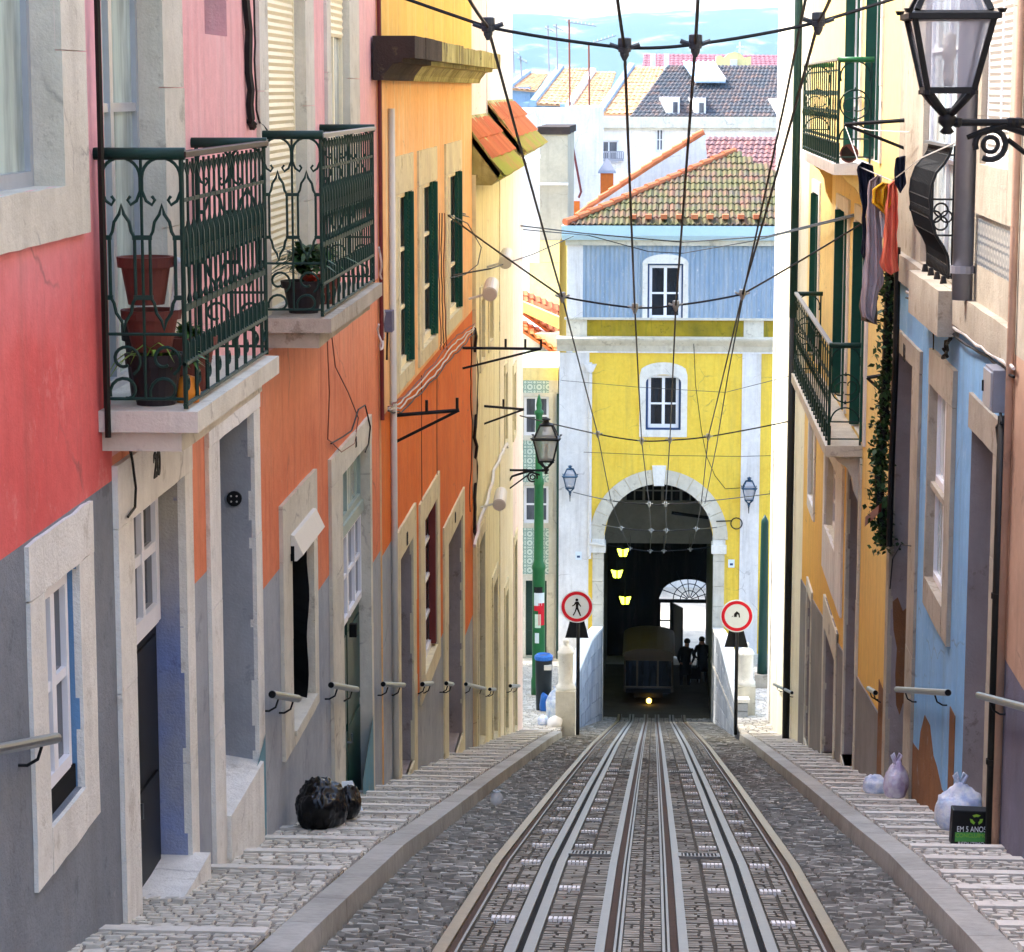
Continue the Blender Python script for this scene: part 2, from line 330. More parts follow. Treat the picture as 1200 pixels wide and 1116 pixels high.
    def build(s, name, mats, parent=None, smooth=False, bevel=0, rnd=False, recalc=True):
        if not isinstance(mats, (list, tuple)): mats = [mats]
        if parent is None:
            xs = list(zip(*s.v)); off = ((min(xs[0]) + max(xs[0])) / 2, (min(xs[1]) + max(xs[1])) / 2, min(xs[2]))
        else: off = tuple(parent['_off'])
        me = bpy.data.meshes.new(name); me.from_pydata([(a - off[0], b - off[1], c - off[2]) for a, b, c in s.v], [], s.f)
        for m in mats: me.materials.append(M[m])
        me.polygons.foreach_set('material_index', s.m)
        if rnd:
            at = me.attributes.new('rnd', 'FLOAT', 'FACE'); at.data.foreach_set('value', s.r)
        if recalc:
            bm = bmesh.new(); bm.from_mesh(me); bmesh.ops.recalc_face_normals(bm, faces=bm.faces); bm.to_mesh(me); bm.free()
        if smooth: me.polygons.foreach_set('use_smooth', [True] * len(me.polygons))
        me.update()
        o = bpy.data.objects.new(name, me); COL.objects.link(o); o['_off'] = off
        if parent is None: o.location = off
        else: o.parent = parent
        if bevel:
            b = o.modifiers.new('b', 'BEVEL'); b.width = bevel; b.segments = 2; b.limit_method = 'ANGLE'
        return o
def thing(name, label, cat, at, group=None):
    o = bpy.data.objects.new(name, None); o.location = at; o['_off'] = tuple(at); o.empty_display_size = .2; COL.objects.link(o)
    return tag(o, label, cat, group)
def tag(o, label=None, cat=None, group=None, kind=None):
    if label: o['label'] = label
    if cat: o['category'] = cat
    if group: o['group'] = group
    if kind: o['kind'] = kind
    return o
def copy_tree(root, loc, label=None, rz=0):
    r = root.copy(); COL.objects.link(r); r.location = loc; r.rotation_euler[2] = rz
    if label: r['label'] = label
    for ch in [o for o in SC.objects if o.parent is root]:
        c = ch.copy(); COL.objects.link(c); c.parent = r
        for g in [o for o in SC.objects if o.parent is ch]:
            d = g.copy(); COL.objects.link(d); d.parent = c
    return r
def text_mesh(txt, size, T, u, v, w, mat, parent, name='lettering', flip=False, bold=.0, sx=1.0, depth=.004):
    cu = bpy.data.curves.new('t', 'FONT'); cu.body = txt; cu.size = size; cu.extrude = depth; cu.align_x = 'CENTER'; cu.align_y = 'CENTER'; cu.offset = bold
    ob = bpy.data.objects.new('t', cu); COL.objects.link(ob); bpy.context.view_layer.update()
    me = bpy.data.meshes.new_from_object(ob.evaluated_get(bpy.context.evaluated_depsgraph_get())); bpy.data.objects.remove(ob)
    mb = MB(T); sg = -1 if flip else 1
    mb.add([(u + sg * sx * q.co.x, v + q.co.y, w + q.co.z) for q in me.vertices], [tuple(p.vertices) for p in me.polygons])
    bpy.data.meshes.remove(me)
    return mb.build(name, mat, parent)

# ------------------------------------------------------------------ architecture helpers
def face_wall(root, T, u0, u1, v0, v1, holes, zones, mats, thick=6.0, name='wall', back=True):
    """front skin with holes and painted fields (zones: u0,u1,v0,v1,material index), reveals, sides, top and back"""
    us = sorted({u0, u1} | {x for h in holes for x in h[:2]} | {x for z in zones for x in z[:2]})
    vs = sorted({v0, v1} | {x for h in holes for x in h[2:4]} | {x for z in zones for x in z[2:4]})
    us = [x for x in us if u0 <= x <= u1]; vs = [x for x in vs if v0 <= x <= v1]
    mb = MB(T)
    for a, b in zip(us, us[1:]):
        for c, d in zip(vs, vs[1:]):
            mu, mv = (a + b) / 2, (c + d) / 2
            if any(h[0] < mu < h[1] and h[2] < mv < h[3] for h in holes): continue
            k = 0
            for z in zones:
                if z[0] < mu < z[1] and z[2] < mv < z[3]: k = z[4]
            mb.quad((a, c, 0), (b, c, 0), (b, d, 0), (a, d, 0), k)
    for h in holes:
        a, b, c, d, dp = h[:5]; k = h[5] if len(h) > 5 else 0
        kk = h[6] if len(h) > 6 else k
        a_, b_, c_, d_ = max(a, u0), min(b, u1), max(c, v0), min(d, v1)
        mb.quad((b, c, 0), (b, d, 0), (b, d, -dp), (b, c, -dp), kk); mb.quad((a, c, 0), (a, c, -dp), (a, d, -dp), (a, d, 0), kk)
        mb.quad((a, d, 0), (b, d, 0), (b, d, -dp), (a, d, -dp), k); mb.quad((a, c, 0), (b, c, 0), (b, c, -dp), (a, c, -dp), k)
        mb.quad((a, c, -dp), (b, c, -dp), (b, d, -dp), (a, d, -dp), len(mats))
    if back:
        t = -thick
        mb.quad((u0, v0, 0), (u0, v1, 0), (u0, v1, t), (u0, v0, t)); mb.quad((u1, v0, 0), (u1, v1, 0), (u1, v1, t), (u1, v0, t))
        mb.quad((u0, v0, t), (u1, v0, t), (u1, v1, t), (u0, v1, t)); mb.quad((u0, v1, 0), (u1, v1, 0), (u1, v1, t), (u0, v1, t))
    return mb.build(name, list(mats) + ['bare'], root, recalc=False)
def surround(root, T, o, uA, uB, vT, vB, mat, w=.03, sill=True, name='stone_surround', jit=.0035):
    """o = opening (u0,u1,v0,v1); outer frame uA..uB, vB..vT"""
    mb = MB(T); a, b, c, d = o
    for p, q in ((uA, a), (b, uB)):                         # uprights of two to four long blocks with fine joints
        if q - p < .01: continue
        lo = vB if sill else c; H_ = d - lo; n = max(1, int(round(H_ / .95))); z = lo
        for i in range(n):
            z2 = d if i == n - 1 else z + H_ / n * random.uniform(.85, 1.12); mb.box(p, q, z, z2 - .005, -.02, w + random.uniform(-.003, .003), jit=jit, seg=.18); z = z2
    mb.box(uA, uB, d, vT, -.02, w + .002, jit=jit, seg=.18)
    if sill: mb.box(a, b, vB, c, -.02, w + .004, jit=jit, seg=.18)
    return mb.build(name, mat, root)
def sash(root, T, a, b, c, d, dep, cols, rows, fmat='winwhite', gmat='gdark', fr=.06, mu=.04, name='window', rowpos=None, dpt=.05):
    mb = MB(T); w0, w1 = -dep, -dep + dpt
    mb.box(a, a + fr, c, d, w0, w1); mb.box(b - fr, b, c, d, w0, w1); mb.box(a + fr, b - fr, d - fr, d, w0, w1); mb.box(a + fr, b - fr, c, c + fr * 1.3, w0, w1 + .006)
    for i in range(1, cols):
        u = a + (b - a) * i / cols; wd = mu * (1.6 if cols == 2 or i * 2 == cols else 1); mb.box(u - wd / 2, u + wd / 2, c + fr, d - fr, w0 + .004, w1 + .004)
    rp = rowpos or [i / rows for i in range(1, rows)]
    for t in rp:
        v = c + (d - c) * t; mb.box(a + fr, b - fr, v - mu / 2, v + mu / 2, w0 + .006, w1 - .006)
    f = mb.build(name, fmat, root)
    g = MB(T); g.quad((a + fr * .5, c + fr * .5, w0 + .02), (b - fr * .5, c + fr * .5, w0 + .02), (b - fr * .5, d - fr * .5, w0 + .02), (a + fr * .5, d - fr * .5, w0 + .02))
    g.build('pane', gmat, f, recalc=False); return f
def leaf(root, T, a, b, c, d, dep, mat, panels=3, name='door', gl=None, glrange=None):
    """panelled door leaf filling the opening; optional glazed upper part"""
    mb = MB(T); w = -dep + .03; mb.box(a, b, c, d, -dep, w)
    top = d if not gl else c + (d - c) * glrange[0]
    for i in range(panels):
        v0 = c + .1 + (top - c - .15) * i / panels; v1 = c + .1 + (top - c - .15) * (i + 1) / panels - .08
        if b - a > .5:
            m = (a + b) / 2; mb.box(a + .08, m - .05, v0, v1, w, w + .015); mb.box(m + .05, b - .08, v0, v1, w, w + .015)
        else: mb.box(a + .06, b - .06, v0, v1, w, w + .015)
    mb.box((a + b) / 2 - .012, (a + b) / 2 + .012, c, d, w, w + .02)
    o = mb.build(name, mat, root)
    h = MB(T); h.tube([((a + b) / 2 - .06, c + (d - c) * .42, w), ((a + b) / 2 - .06, c + (d - c) * .42, w + .06), ((a + b) / 2 - .06, c + (d - c) * .42 + .09, w + .06)], .012); h.build('handle', 'galv', o)
    return o
def L(px, py, x=-2.88): q = PX(px, py, x); return q[1], q[2]
def Rr(px, py, x=2.62): q = PX(px, py, x); return q[1], q[2]
def rect(px0, py0, px1, py1, x):
    """opening on a side wall: (px0,py0) one top corner, (px1,py1) the bottom corner on the other upright"""
    a, t = PX(px0, py0, x)[1:]; b, c = PX(px1, py1, x)[1:]
    return (min(a, b), max(a, b), min(t, c), max(t, c))
def arc(cu, cv, r, a0, a1, n=10, w=0.0):
    return [(cu + r * math.cos(R(a0 + (a1 - a0) * i / n)), cv + r * math.sin(R(a0 + (a1 - a0) * i / n)), w) for i in range(n + 1)]
def spiral(cu, cv, r0, r1, a0, a1, n=14):
    return [(cu + (r0 + (r1 - r0) * i / n) * math.cos(R(a0 + (a1 - a0) * i / n)), cv + (r0 + (r1 - r0) * i / n) * math.sin(R(a0 + (a1 - a0) * i / n))) for i in range(n + 1)]
# ------------------------------------------------------------------ camera, sky, sun
cam = bpy.data.cameras.new('camera'); cam.sensor_width = 36; cam.lens = 36 * F / 1200; cam.clip_end = 30000; cam.clip_start = .1
co = bpy.data.objects.new('camera', cam); COL.objects.link(co); SC.camera = co
from mathutils import Matrix
co.matrix_world = Matrix(((RT[0], UP[0], -FW[0], 0), (RT[1], UP[1], -FW[1], 0), (RT[2], UP[2], -FW[2], 0), (0, 0, 0, 1)))
W = bpy.data.worlds.new('World'); SC.world = W; W.use_nodes = True; wn = W.node_tree.nodes; wn.clear()
sk = wn.new('ShaderNodeTexSky'); sk.sky_type = 'NISHITA'; sk.sun_disc = False; bg = wn.new('ShaderNodeBackground'); wo = wn.new('ShaderNodeOutputWorld')
SUN_EL, SUN_AZ = R(52), R(-72)            # azimuth clockwise from +Y: the sun stands to the left of the street, a little ahead
sk.sun_elevation = SUN_EL; sk.sun_rotation = SUN_AZ; sk.air_density = 1.0; sk.dust_density = 3.0; sk.ozone_density = 1.0; sk.altitude = 50
bg.inputs[1].default_value = .15
W.node_tree.links.new(sk.outputs[0], bg.inputs[0]); W.node_tree.links.new(bg.outputs[0], wo.inputs[0])
sl = bpy.data.lights.new('sun', 'SUN'); sl.energy = 1.35; sl.angle = R(6); sl.color = (1, .96, .9)
so = bpy.data.objects.new('sun', sl); COL.objects.link(so)
d = Vector((math.sin(SUN_AZ) * math.cos(SUN_EL), math.cos(SUN_AZ) * math.cos(SUN_EL), math.sin(SUN_EL)))
so.rotation_euler = (-d).to_track_quat('-Z', 'Y').to_euler(); so.location = d * 60
SC.view_settings.view_transform = 'Standard'; SC.view_settings.look = 'None'; SC.view_settings.exposure = 2.65; SC.view_settings.gamma = 1
SC.cycles.max_bounces = 8; SC.cycles.diffuse_bounces = 5; SC.cycles.use_denoising = True

# ------------------------------------------------------------------ ground
def ys(a, b, st):
    n = max(1, int(round((b - a) / st))); return [a + (b - a) * i / n for i in range(n + 1)]
def ribbon(mb, x0, x1, a, b, dz0, dz1=None, st=1.0, k=None, zf=gz):
    """closed bar that follows the street: top at dz0, bottom at dz1"""
    Y = ys(a, b, st); dz1 = dz0 - .1 if dz1 is None else dz1; vs = []
    for y in Y: z = zf(y); vs += [(x0, y, z + dz0), (x1, y, z + dz0), (x1, y, z + dz1), (x0, y, z + dz1)]
    n = len(Y) - 1; fs = [(0, 1, 2, 3), tuple(4 * n + i for i in (3, 2, 1, 0))] + [(4 * i + j, 4 * i + (j + 1) % 4, 4 * i + 4 + (j + 1) % 4, 4 * i + 4 + j) for i in range(n) for j in range(4)]
    mb.add(vs, fs, k)
def stone(mb, x0, x1, y0, y1, zf, h=.02, ins=.008, tilt=.004, base=.03, k=None):
    mb.rv = random.random(); j = lambda: random.uniform(-tilt, tilt)
    zs = [zf(x, y) for x, y in ((x0, y0), (x1, y0), (x1, y1), (x0, y1))]; g = random.uniform(-tilt, tilt)
    s_ = lambda: random.uniform(-ins * .5, ins * .5)
    bt = [(x0, y0, zs[0] - base), (x1, y0, zs[1] - base), (x1, y1, zs[2] - base), (x0, y1, zs[3] - base)]
    tp = [(x0 + ins + s_(), y0 + ins + s_(), zs[0] + h + g + j()), (x1 - ins + s_(), y0 + ins + s_(), zs[1] + h + g + j()), (x1 - ins + s_(), y1 - ins + s_(), zs[2] + h + g + j()), (x0 + ins + s_(), y1 - ins + s_(), zs[3] + h + g + j())]
    mb.add(bt + tp, [(4, 5, 6, 7), (0, 1, 5, 4), (1, 2, 6, 5), (2, 3, 7, 6), (3, 0, 4, 7)], k)
XC = -.05
g = MB()                                                    # one ground sheet that reaches the horizon, below everything
Y = [-400, -25] + [p[0] for p in PROF[1:-1]] + [140, 3200]
for a, b in zip(Y, Y[1:]):
    za = gz(max(a, -25)) - .3; zb = gz(max(b, -25)) - .3
    if b > 140: zb = -60
    X_ = [-2500, -3.2, -1.93, 1.95, 3.0, 2500]
    for x0, x1 in zip(X_, X_[1:]):
        dz = -.25 if abs(x0) > 2.9 or abs(x1) > 3.1 else 0
        g.quad((x0, a, za + dz), (x1, a, za + dz), (x1, b, zb + dz), (x0, b, zb + dz))
tag(g.build('ground', 'mortar', recalc=False), kind='structure')
kx = lambda y: 1.75 + max(0, y - 20) * .004                 # the kerbs open slightly downhill
rd = MB()
Yr = ys(-10, 90, 1.0)
for a, b in zip(Yr, Yr[1:]):
    rd.quad((-kx(a) + XC + .02, a, gz(a)), (kx(a) + XC - .02, a, gz(a)), (kx(b) + XC - .02, b, gz(b)), (-kx(b) + XC + .02, b, gz(b)))
tag(rd.build('road', 'mortar', recalc=False), kind='structure')
# setts: irregular basalt in the margins, coursed blocks between the rails
zfr = lambda x, y: gz(y)
mb = MB(); y = 8.0
while y < 79:
    far = y > 40; st = (.088 if not far else .19); y1 = y + st * random.uniform(.8, 1.2)
    for s_, xa, xb in ((-1, XC - kx(y) + .01, XC - 1.13), (1, XC + 1.13, XC + kx(y) - .01)):
        x = xa + random.uniform(-.05, 0)
        while x < xb - .02:
            w = random.uniform(.085, .15) * (1.6 if far else 1); x2 = min(x + w, xb)
            dy = random.uniform(-.012, .012)
            stone(mb, max(x, xa), x2 - .005, y + dy, y1 - .006 + dy, zfr, .016, .014, .009); x = x2
    y = y1
tag(mb.build('road_cobbles', 'setts', rnd=True), kind='structure')
SLOT = (-.66, .60); INNER = (-.21, .115)
slotL, slotR = XC - .66, XC + .66
spans = [(XC - .985, slotL - .09, 2), (slotL + .09, XC - .245, 2), (XC - .115, XC + .115, 2), (XC + .245, slotR - .09, 2), (slotR + .09, XC + .985, 2)]
mb = MB(); y = 8.0
while y < 79:
    st = .095 if y < 38 else .19
    for a, b, n in spans:
        for i in range(n):
            xa = a + (b - a) * i / n; xb = a + (b - a) * (i + 1) / n; m = xa + (xb - xa) * random.uniform(.42, .58)
            if random.random() < .5: prs = [(xa, xb)]
            else: prs = [(xa, m), (m, xb)]
            for p, q in prs: stone(mb, p + .004, q - (.012 if q == xb and i < n - 1 else .004), y, y + st - .007, zfr, .014, .005, .0025)
    y += st
tag(mb.build('track_setts', 'track_setts', rnd=True), kind='structure')

# rails: four grooved rails and two cable slots, each one thing
def rail(sx, x, inner, label):
    # sx: side on which the worn head lies (outer side of its groove)
    root = thing('tram_rail', label, 'rail', (x, 12, gz(12)), 'grooved tram rails of the funicular')
    a = MB(); ribbon(a, x + sx * .022, x + sx * (.092 if not inner else .075), -8, 80, .026, -.05, 1.5); a.build('rail_head', 'steelwhite' if inner else 'steelrail', root)
    a = MB(); ribbon(a, x - .024, x + .020, -8, 80, .004, -.05, 1.5); a.build('groove', 'rust', root)
    a = MB(); ribbon(a, x - sx * .026, x - sx * .040, -8, 80, .027, -.05, 1.5)
    if inner: ribbon(a, x - sx * .052, x - sx * .068, -8, 80, .024, -.05, 1.5)
    a.build('guard_lip', 'steelwhite', root)
rail(-1, XC - 1.03, 0, 'outermost grooved steel rail, beside the cobbles of the black bag pavement')
rail(-1, XC - .18, 1, 'inner grooved rail nearer the black bag pavement, with a pale strip')
rail(1, XC + .18, 1, 'inner grooved rail nearer the printed shopping bag pavement, with a pale strip')
rail(1, XC + 1.03, 0, 'outermost grooved steel rail, beside the cobbles below the blue house')
def slot(x, label, rows, lr):
    root = thing('cable_slot', label, 'cable slot', (x, 12, gz(12)), 'cable slots between the rails')
    a = MB(); ribbon(a, x - .082, x - .02, -8, 80, .022, -.05, 1.5); a.build('edge_strip', 'steelwhite', root)
    a = MB(); ribbon(a, x + .02, x + .082, -8, 80, .022, -.05, 1.5); a.build('edge_strip', 'steelwhite', root)
    a = MB(); ribbon(a, x - .0195, x + .0195, -8, 80, .003, -.05, 1.5); a.build('gap', 'black', root)
    for i in range(14):
        y = 14.0 + i * 1.62
        for s_ in (-1, 1):
            a = MB()
            for j in range(5):
                c = x + s_ * (.112 + j * .029); a.box(c - .0105, c + .0105, y + random.uniform(-.01, .01), y + .13, gz(y) - .02, gz(y) + .034)
            a.v = [(p[0], p[1], p[2] + gz(p[1]) - gz(y)) for p in a.v]
            a.build('white_block_row', 'marker', root)
slot(slotL, 'dark cable slot with pale steel edges, nearer the black bag', 0, 0)
slot(slotR, 'dark cable slot with pale steel edges, nearer the blue house', 0, 0)
def grate(px, py, label, long=.32):
    q = PX(px, py, 1) ; 
    r = ray(px, py); t = 10.0
    while r[2] * t > gz(r[1] * t): t += .02
    cx_, cy = r[0] * t, r[1] * t; root = thing('drain_grate', label, 'drain grate', (cx_, cy, gz(cy)), 'iron drain grates between the rails')
    a = MB(); w = .145
    z = lambda y, h: gz(y) + h
    def bx(x0, x1, y0, y1, h0, h1):
        a.add([(x0, y0, z(y0, h0)), (x1, y0, z(y0, h0)), (x1, y1, z(y1, h0)), (x0, y1, z(y1, h0)), (x0, y0, z(y0, h1)), (x1, y0, z(y0, h1)), (x1, y1, z(y1, h1)), (x0, y1, z(y1, h1))], [(0, 1, 2, 3), (4, 5, 6, 7), (0, 1, 5, 4), (1, 2, 6, 5), (2, 3, 7, 6), (3, 0, 4, 7)])
    for s_ in (-1, 1): bx(cx_ + s_ * w - .012, cx_ + s_ * w + .012, cy - long / 2, cy + long / 2, -.02, .035); 
    for s_ in (-1, 1): bx(cx_ - w, cx_ + w, cy + s_ * long / 2 - .012, cy + s_ * long / 2 + .012, -.02, .034)
    a.build('frame', 'steelwhite', root); a = MB()
    for i in range(9): x = cx_ - w + .03 + i * (2 * w - .06) / 8; bx(x - .006, x + .006, cy - long / 2 + .012, cy + long / 2 - .012, -.02, .032)
    a.build('bars', 'steelwhite', root); a = MB(); bx(cx_ - w + .012, cx_ + w - .012, cy - long / 2 + .012, cy + long / 2 - .012, -.02, .018); a.build('pit', 'black', root)
grate(691, 1004, 'pale iron drain grate nearer the black bag pavement, the closer one of its track')
grate(819, 1007, 'pale iron drain grate beside the blue house track, the closer one')
grate(725, 906, 'small drain grate farther down the black bag side track')
grate(798, 907, 'small drain grate farther down the blue house side track')

# kerbs and stepped pavements
def pavement(sg, steps, y_end):
    kb = MB(); y = -8.0
    while y < y_end:
        L_ = 1.1; y1 = min(y + L_, y_end); xa = XC + sg * kx(y); kb.rv = random.random()
        n = 3
        for i in range(n):
            ya = y + (y1 - y) * i / n; yb = y + (y1 - y) * (i + 1) / n - (.008 if i == n - 1 else 0)
            A = XC + sg * kx(ya); B = XC + sg * kx(yb)
            vs = []
            for yy, xx in ((ya, A), (yb, B)): vs += [(xx, yy, gz(yy) - .1), (xx + sg * .012, yy, gz(yy) + .135), (xx + sg * .2, yy, gz(yy) + .14), (xx + sg * .2, yy, gz(yy) - .1)]
            kb.add(vs, [(0, 1, 2, 3), (4, 5, 6, 7), (0, 1, 5, 4), (1, 2, 6, 5), (2, 3, 7, 6), (3, 0, 4, 7)])
        y = y1
    tag(kb.build('kerb', 'kerb', rnd=True), kind='structure')
    def top(k, y):                     # level of the stepped walk: tread k from steps[k] to steps[k+1]
        a, b = steps[k], steps[k + 1]; z0 = gz(a) + .115; fall = (gz(b) - gz(a)); n_ = b - a
        riser = .045
        return z0 + (fall + riser) * (y - a) / n_ * 1.0
    xin = lambda y: XC + sg * (kx(y) + .2); xw = sg * 3.0
    base = MB(); nos = MB(); st = MB()
    for k in range(len(steps) - 1):
        a, b = steps[k], steps[k + 1]
        # base slab
        base.add([(xin(a), a, top(k, a)), (xw, a, top(k, a)), (xw, b, top(k, b)), (xin(b), b, top(k, b)), (xin(b), b, top(k, b) - .3), (xw, b, top(k, b) - .3)], [(0, 1, 2, 3), (3, 2, 5, 4)])
        nw = .16 if b < 40 else .22
        zt = lambda x, y, k=k: top(k, y)
        x0, x1 = sorted((xin(b), xw))
        zA, zB = top(k, b - nw), top(k, b)
        # nosing kerb stone across the walk at the lower edge of the tread
        x = x0
        while x < x1 - .01:
            x2 = min(x + random.uniform(.5, .9), x1); h = .022 + random.uniform(-.002, .002)
            nos.add([(x, b - nw, zA + h), (x2 - .006, b - nw, zA + h), (x2 - .006, b, zB + h), (x, b, zB + h), (x, b, zB - .2), (x2 - .006, b, zB - .2), (x, b - nw, zA - .02), (x2 - .006, b - nw, zA - .02)], [(0, 1, 2, 3), (3, 2, 5, 4), (0, 1, 7, 6), (0, 3, 4, 6), (1, 2, 5, 7)]); x = x2
        y = a + .005; size = .10 if b < 32 else .16
        nr = max(1, int(round((b - nw - a) / size))); row = (b - nw - .01 - a) / nr
        for r_ in range(nr):
            x = x0 + random.uniform(-.06, 0)
            while x < x1 - .01:
                w = random.uniform(.085, .13) * (1 if b < 32 else 1.5); x2 = min(x + w, x1); dy = random.uniform(-.008, .008)
                if x2 - max(x, x0) > .02: stone(st, max(x, x0), x2 - .009, a + r_ * row + dy, a + (r_ + 1) * row - .009 + dy, zt, .013, .010, .004)
                x = x2
    tag(base.build('pavement', 'joint', recalc=False), kind='structure'); tag(nos.build('pavement_steps', 'nosing'), kind='structure'); tag(st.build('pavement_cobbles', 'cobble', rnd=True), kind='structure')
def gsteps(first, sp, end, grow=0):
    o = list(first); s_ = sp
    while o[-1] + s_ < end - .4: o.append(o[-1] + s_); s_ += grow
    return o + [end]
pavement(-1, gsteps([-8, -5, -2, 1, 4, 7, 10, 12.35, 15.35, 16.45, 17.45], 1.0, YP, .02), YP)
pavement(1, gsteps([-8, -5, -2, 1, 4, 7, 10, 12.4], .84, YP, .02), YP)
# little square on both sides of the sunken track
for sg in (-1, 1):
    pb = MB(); st = MB(); xa = XC + sg * 1.92; xb = -26 if sg < 0 else 26
    for a, b in zip(ys(YP, 80, 4), ys(YP, 80, 4)[1:]): pb.quad((xa, a, plaza(a)), (xb, a, plaza(a)), (xb, b, plaza(b)), (xa, b, plaza(b)))
    tag(pb.build('square', 'joint', recalc=False), kind='structure')
    y = YP
    while y < 79.5:
        x0, x1 = sorted((xa, sg * 5.4)); x = x0
        while x < x1 - .02:
            x2 = min(x + random.uniform(.14, .24), x1); stone(st, x, x2 - .012, y, y + .185, lambda x, y: plaza(y), .013, .01, .004); x = x2
        y += .2
    tag(st.build('square_cobbles', 'cobble', rnd=True), kind='structure')

# ------------------------------------------------------------------ houses on the left
XL = -2.88; TLw = TL(XL)
def opn(pxn, pxf, pyt, pyb, x, at='n'):
    """opening from photo columns near/far; heights read on the near ('n') or far ('f') upright"""
    yn = PX(pxn, 500, x)[1]; yf = PX(pxf, 500, x)[1]; p = pxn if at == 'n' else pxf
    return (yn, yf, PX(p, pyb, x)[2], PX(p, pyt, x)[2])
def small_box(root, T, name, mat, *b, **k):
    m = MB(T); m.box(*b); return m.build(name, mat, root, **k)
def number(root, txt, T, u, v, size, flip=False, sx=.75):
    return text_mesh(txt, size, T, u, v, .034, 'inkdark', root, 'house_number', flip, .006, sx)
uAB = L(132, 560)[0]                                        # boundary between the rose house and the salmon house
A = thing('town_house', 'rose pink house with a big stone framed window, nearest the camera', 'house', (XL, 8, gz(8)), 'houses lining the street')
w1 = (9.6, L(69, 218)[0], L(69, 218)[1], 1.3)
bd1 = opn(126, 195, 0, 487, XL, 'n'); zfl = L(112, 484)[1]; bd1 = (bd1[0], bd1[1], zfl, .85)
lw = (L(48, 700)[0], L(90, 700)[0], L(48, 980)[1], L(48, 692)[1])
sA = (L(30, 700)[0], L(107, 700)[0], L(29, 1061)[1], L(32, 638)[1])
zd = L(0, 657)[1]
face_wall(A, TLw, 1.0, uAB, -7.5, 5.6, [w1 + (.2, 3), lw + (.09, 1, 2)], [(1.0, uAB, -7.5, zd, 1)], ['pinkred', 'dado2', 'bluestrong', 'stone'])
# the balcony door straddles the boundary: keep the boundary east of it for the upper floor by giving it to the salmon house
surround(A, TLw, w1, 9.2, L(99, 272)[0], 1.6, L(99, 272)[1], 'stone')
surround(A, TLw, lw, sA[0], sA[1], sA[3], sA[2], 'stonew', w=.02, jit=.007)
sash(A, TLw, w1[0], w1[1], w1[2], w1[3], .17, 2, 1, 'alu', 'gsea', fr=.055, mu=.05)
sash(A, TLw, lw[0] + .0, lw[1] - .05, lw[2] + .13, lw[3] - .04, .085, 2, 2, 'winwhite', 'gdark', fr=.05, mu=.05, rowpos=[.5])
small_box(A, TLw, 'frame_rail', 'black', lw[0], lw[1], lw[2], lw[2] + .12, -.085, -.03)
p = MB(TLw); u = L(110, 300)[0]; p.tube([(u, L(112, 515)[1], .05), (u, 5.5, .05)], .018); p.build('drainpipe', 'pipeblk', A)
# salmon house
B = thing('town_house', 'salmon and pink house with two green iron balconies and grey base', 'house', (XL, 18, gz(18)), 'houses lining the street')
uB1 = L(447, 800)[0]
d1 = opn(148, 210, 608, 1063, XL); d1 = (d1[0], d1[1], L(210, 1022)[1], d1[3])
d2 = opn(252, 293, 515, 985, XL); d2 = (d2[0], d2[1], gz(d2[1]) - .1, d2[3])
wb = opn(336, 362, 650, 868, XL)
d3 = opn(397, 430, 557, 935, XL); d3 = (d3[0], d3[1], gz(d3[1]) + .1, d3[3])
fd2 = (L(313, 300)[0], L(357, 300)[0], zfl, .95); w2 = (L(385, 130)[0], L(407, 130)[0], zfl + .02, .95)
nic = (L(240, 43)[0], L(266, 43)[0], L(266, 43)[1], 1.6)
zo = L(440, 328)[1]
bd1b = (uAB + .001, bd1[1], bd1[2], bd1[3])
holesB = [d1 + (.2, 5, 3), d2 + (.27, 2, 2), wb + (.25, 4, 4), d3 + (.14, 4, 4), fd2 + (.12, 4, 4), w2 + (.1, 4, 4), nic + (.22, 0, 0)]
dz1 = L(223, 690)[1]; dz2 = L(305, 695)[1]; dz3 = L(370, 697)[1]; dz4 = L(435, 663)[1]
za = -9.5
zones = [(uAB, uB1, za, zo, 1), (uAB, d1[1], za, L(132, 560)[1], 2), (d1[1], d2[0] + .5, za, dz1, 2), (d2[0] + .5, wb[0] + .2, za, dz2, 2), (wb[0] + .2, d3[0] + .2, za, dz3, 2), (d3[0] + .2, uB1, za, dz4, 2)]
# the balcony door reaches back over the rose house: widen the upper wall of B over A's edge by a hole in neither (door leaf set proud)
face_wall(B, TLw, uAB, uB1, za, 5.6, holesB + [bd1b + (.2, 6, 6)], zones, ['pinkup', 'orange', 'dado', 'bluejamb2', 'stone', 'stoneg', 'stone', 'bluejamb'])
for h, (a, b, t, bt), mt in ((d1, (L(132, 600)[0], L(221, 600)[0], L(132, 545)[1], gz(d1[0]) - .2), 'stonew'), (d2, (L(241, 600)[0], L(302, 600)[0], L(241, 497)[1], -9), 'stonew'),
                         (wb, (L(328, 700)[0], L(369, 700)[0], L(328, 592)[1], L(330, 895)[1]), 'stone'), (d3, (L(386, 700)[0], L(434, 700)[0], L(386, 537)[1], -9), 'stone'),
                         (fd2, (L(303, 300)[0], L(367, 300)[0], 1.2, zfl - .1), 'stone'), (w2, (L(380, 100)[0], L(418, 100)[0], 1.2, zfl - .1), 'stone')):
    surround(B, TLw, h, a, b, t, bt, mt, sill=h is wb or h in (d1, d2, d3))
surround(B, TLw, bd1b, uAB, L(214, 300)[0], 1.1, zfl - .1, 'stone', sill=False)
sash(B, TLw, uAB + .002, bd1[1], bd1[2], bd1[3], .17, 2, 1, 'alu', 'gsea', fr=.05, mu=.05, rowpos=[.62])
o = leaf(B, TLw, d1[0], d1[1], gz(d1[0]) - .3, d1[2] + 2.05 if False else (L(147, 790)[1]), .2, 'blackdoor', 2)
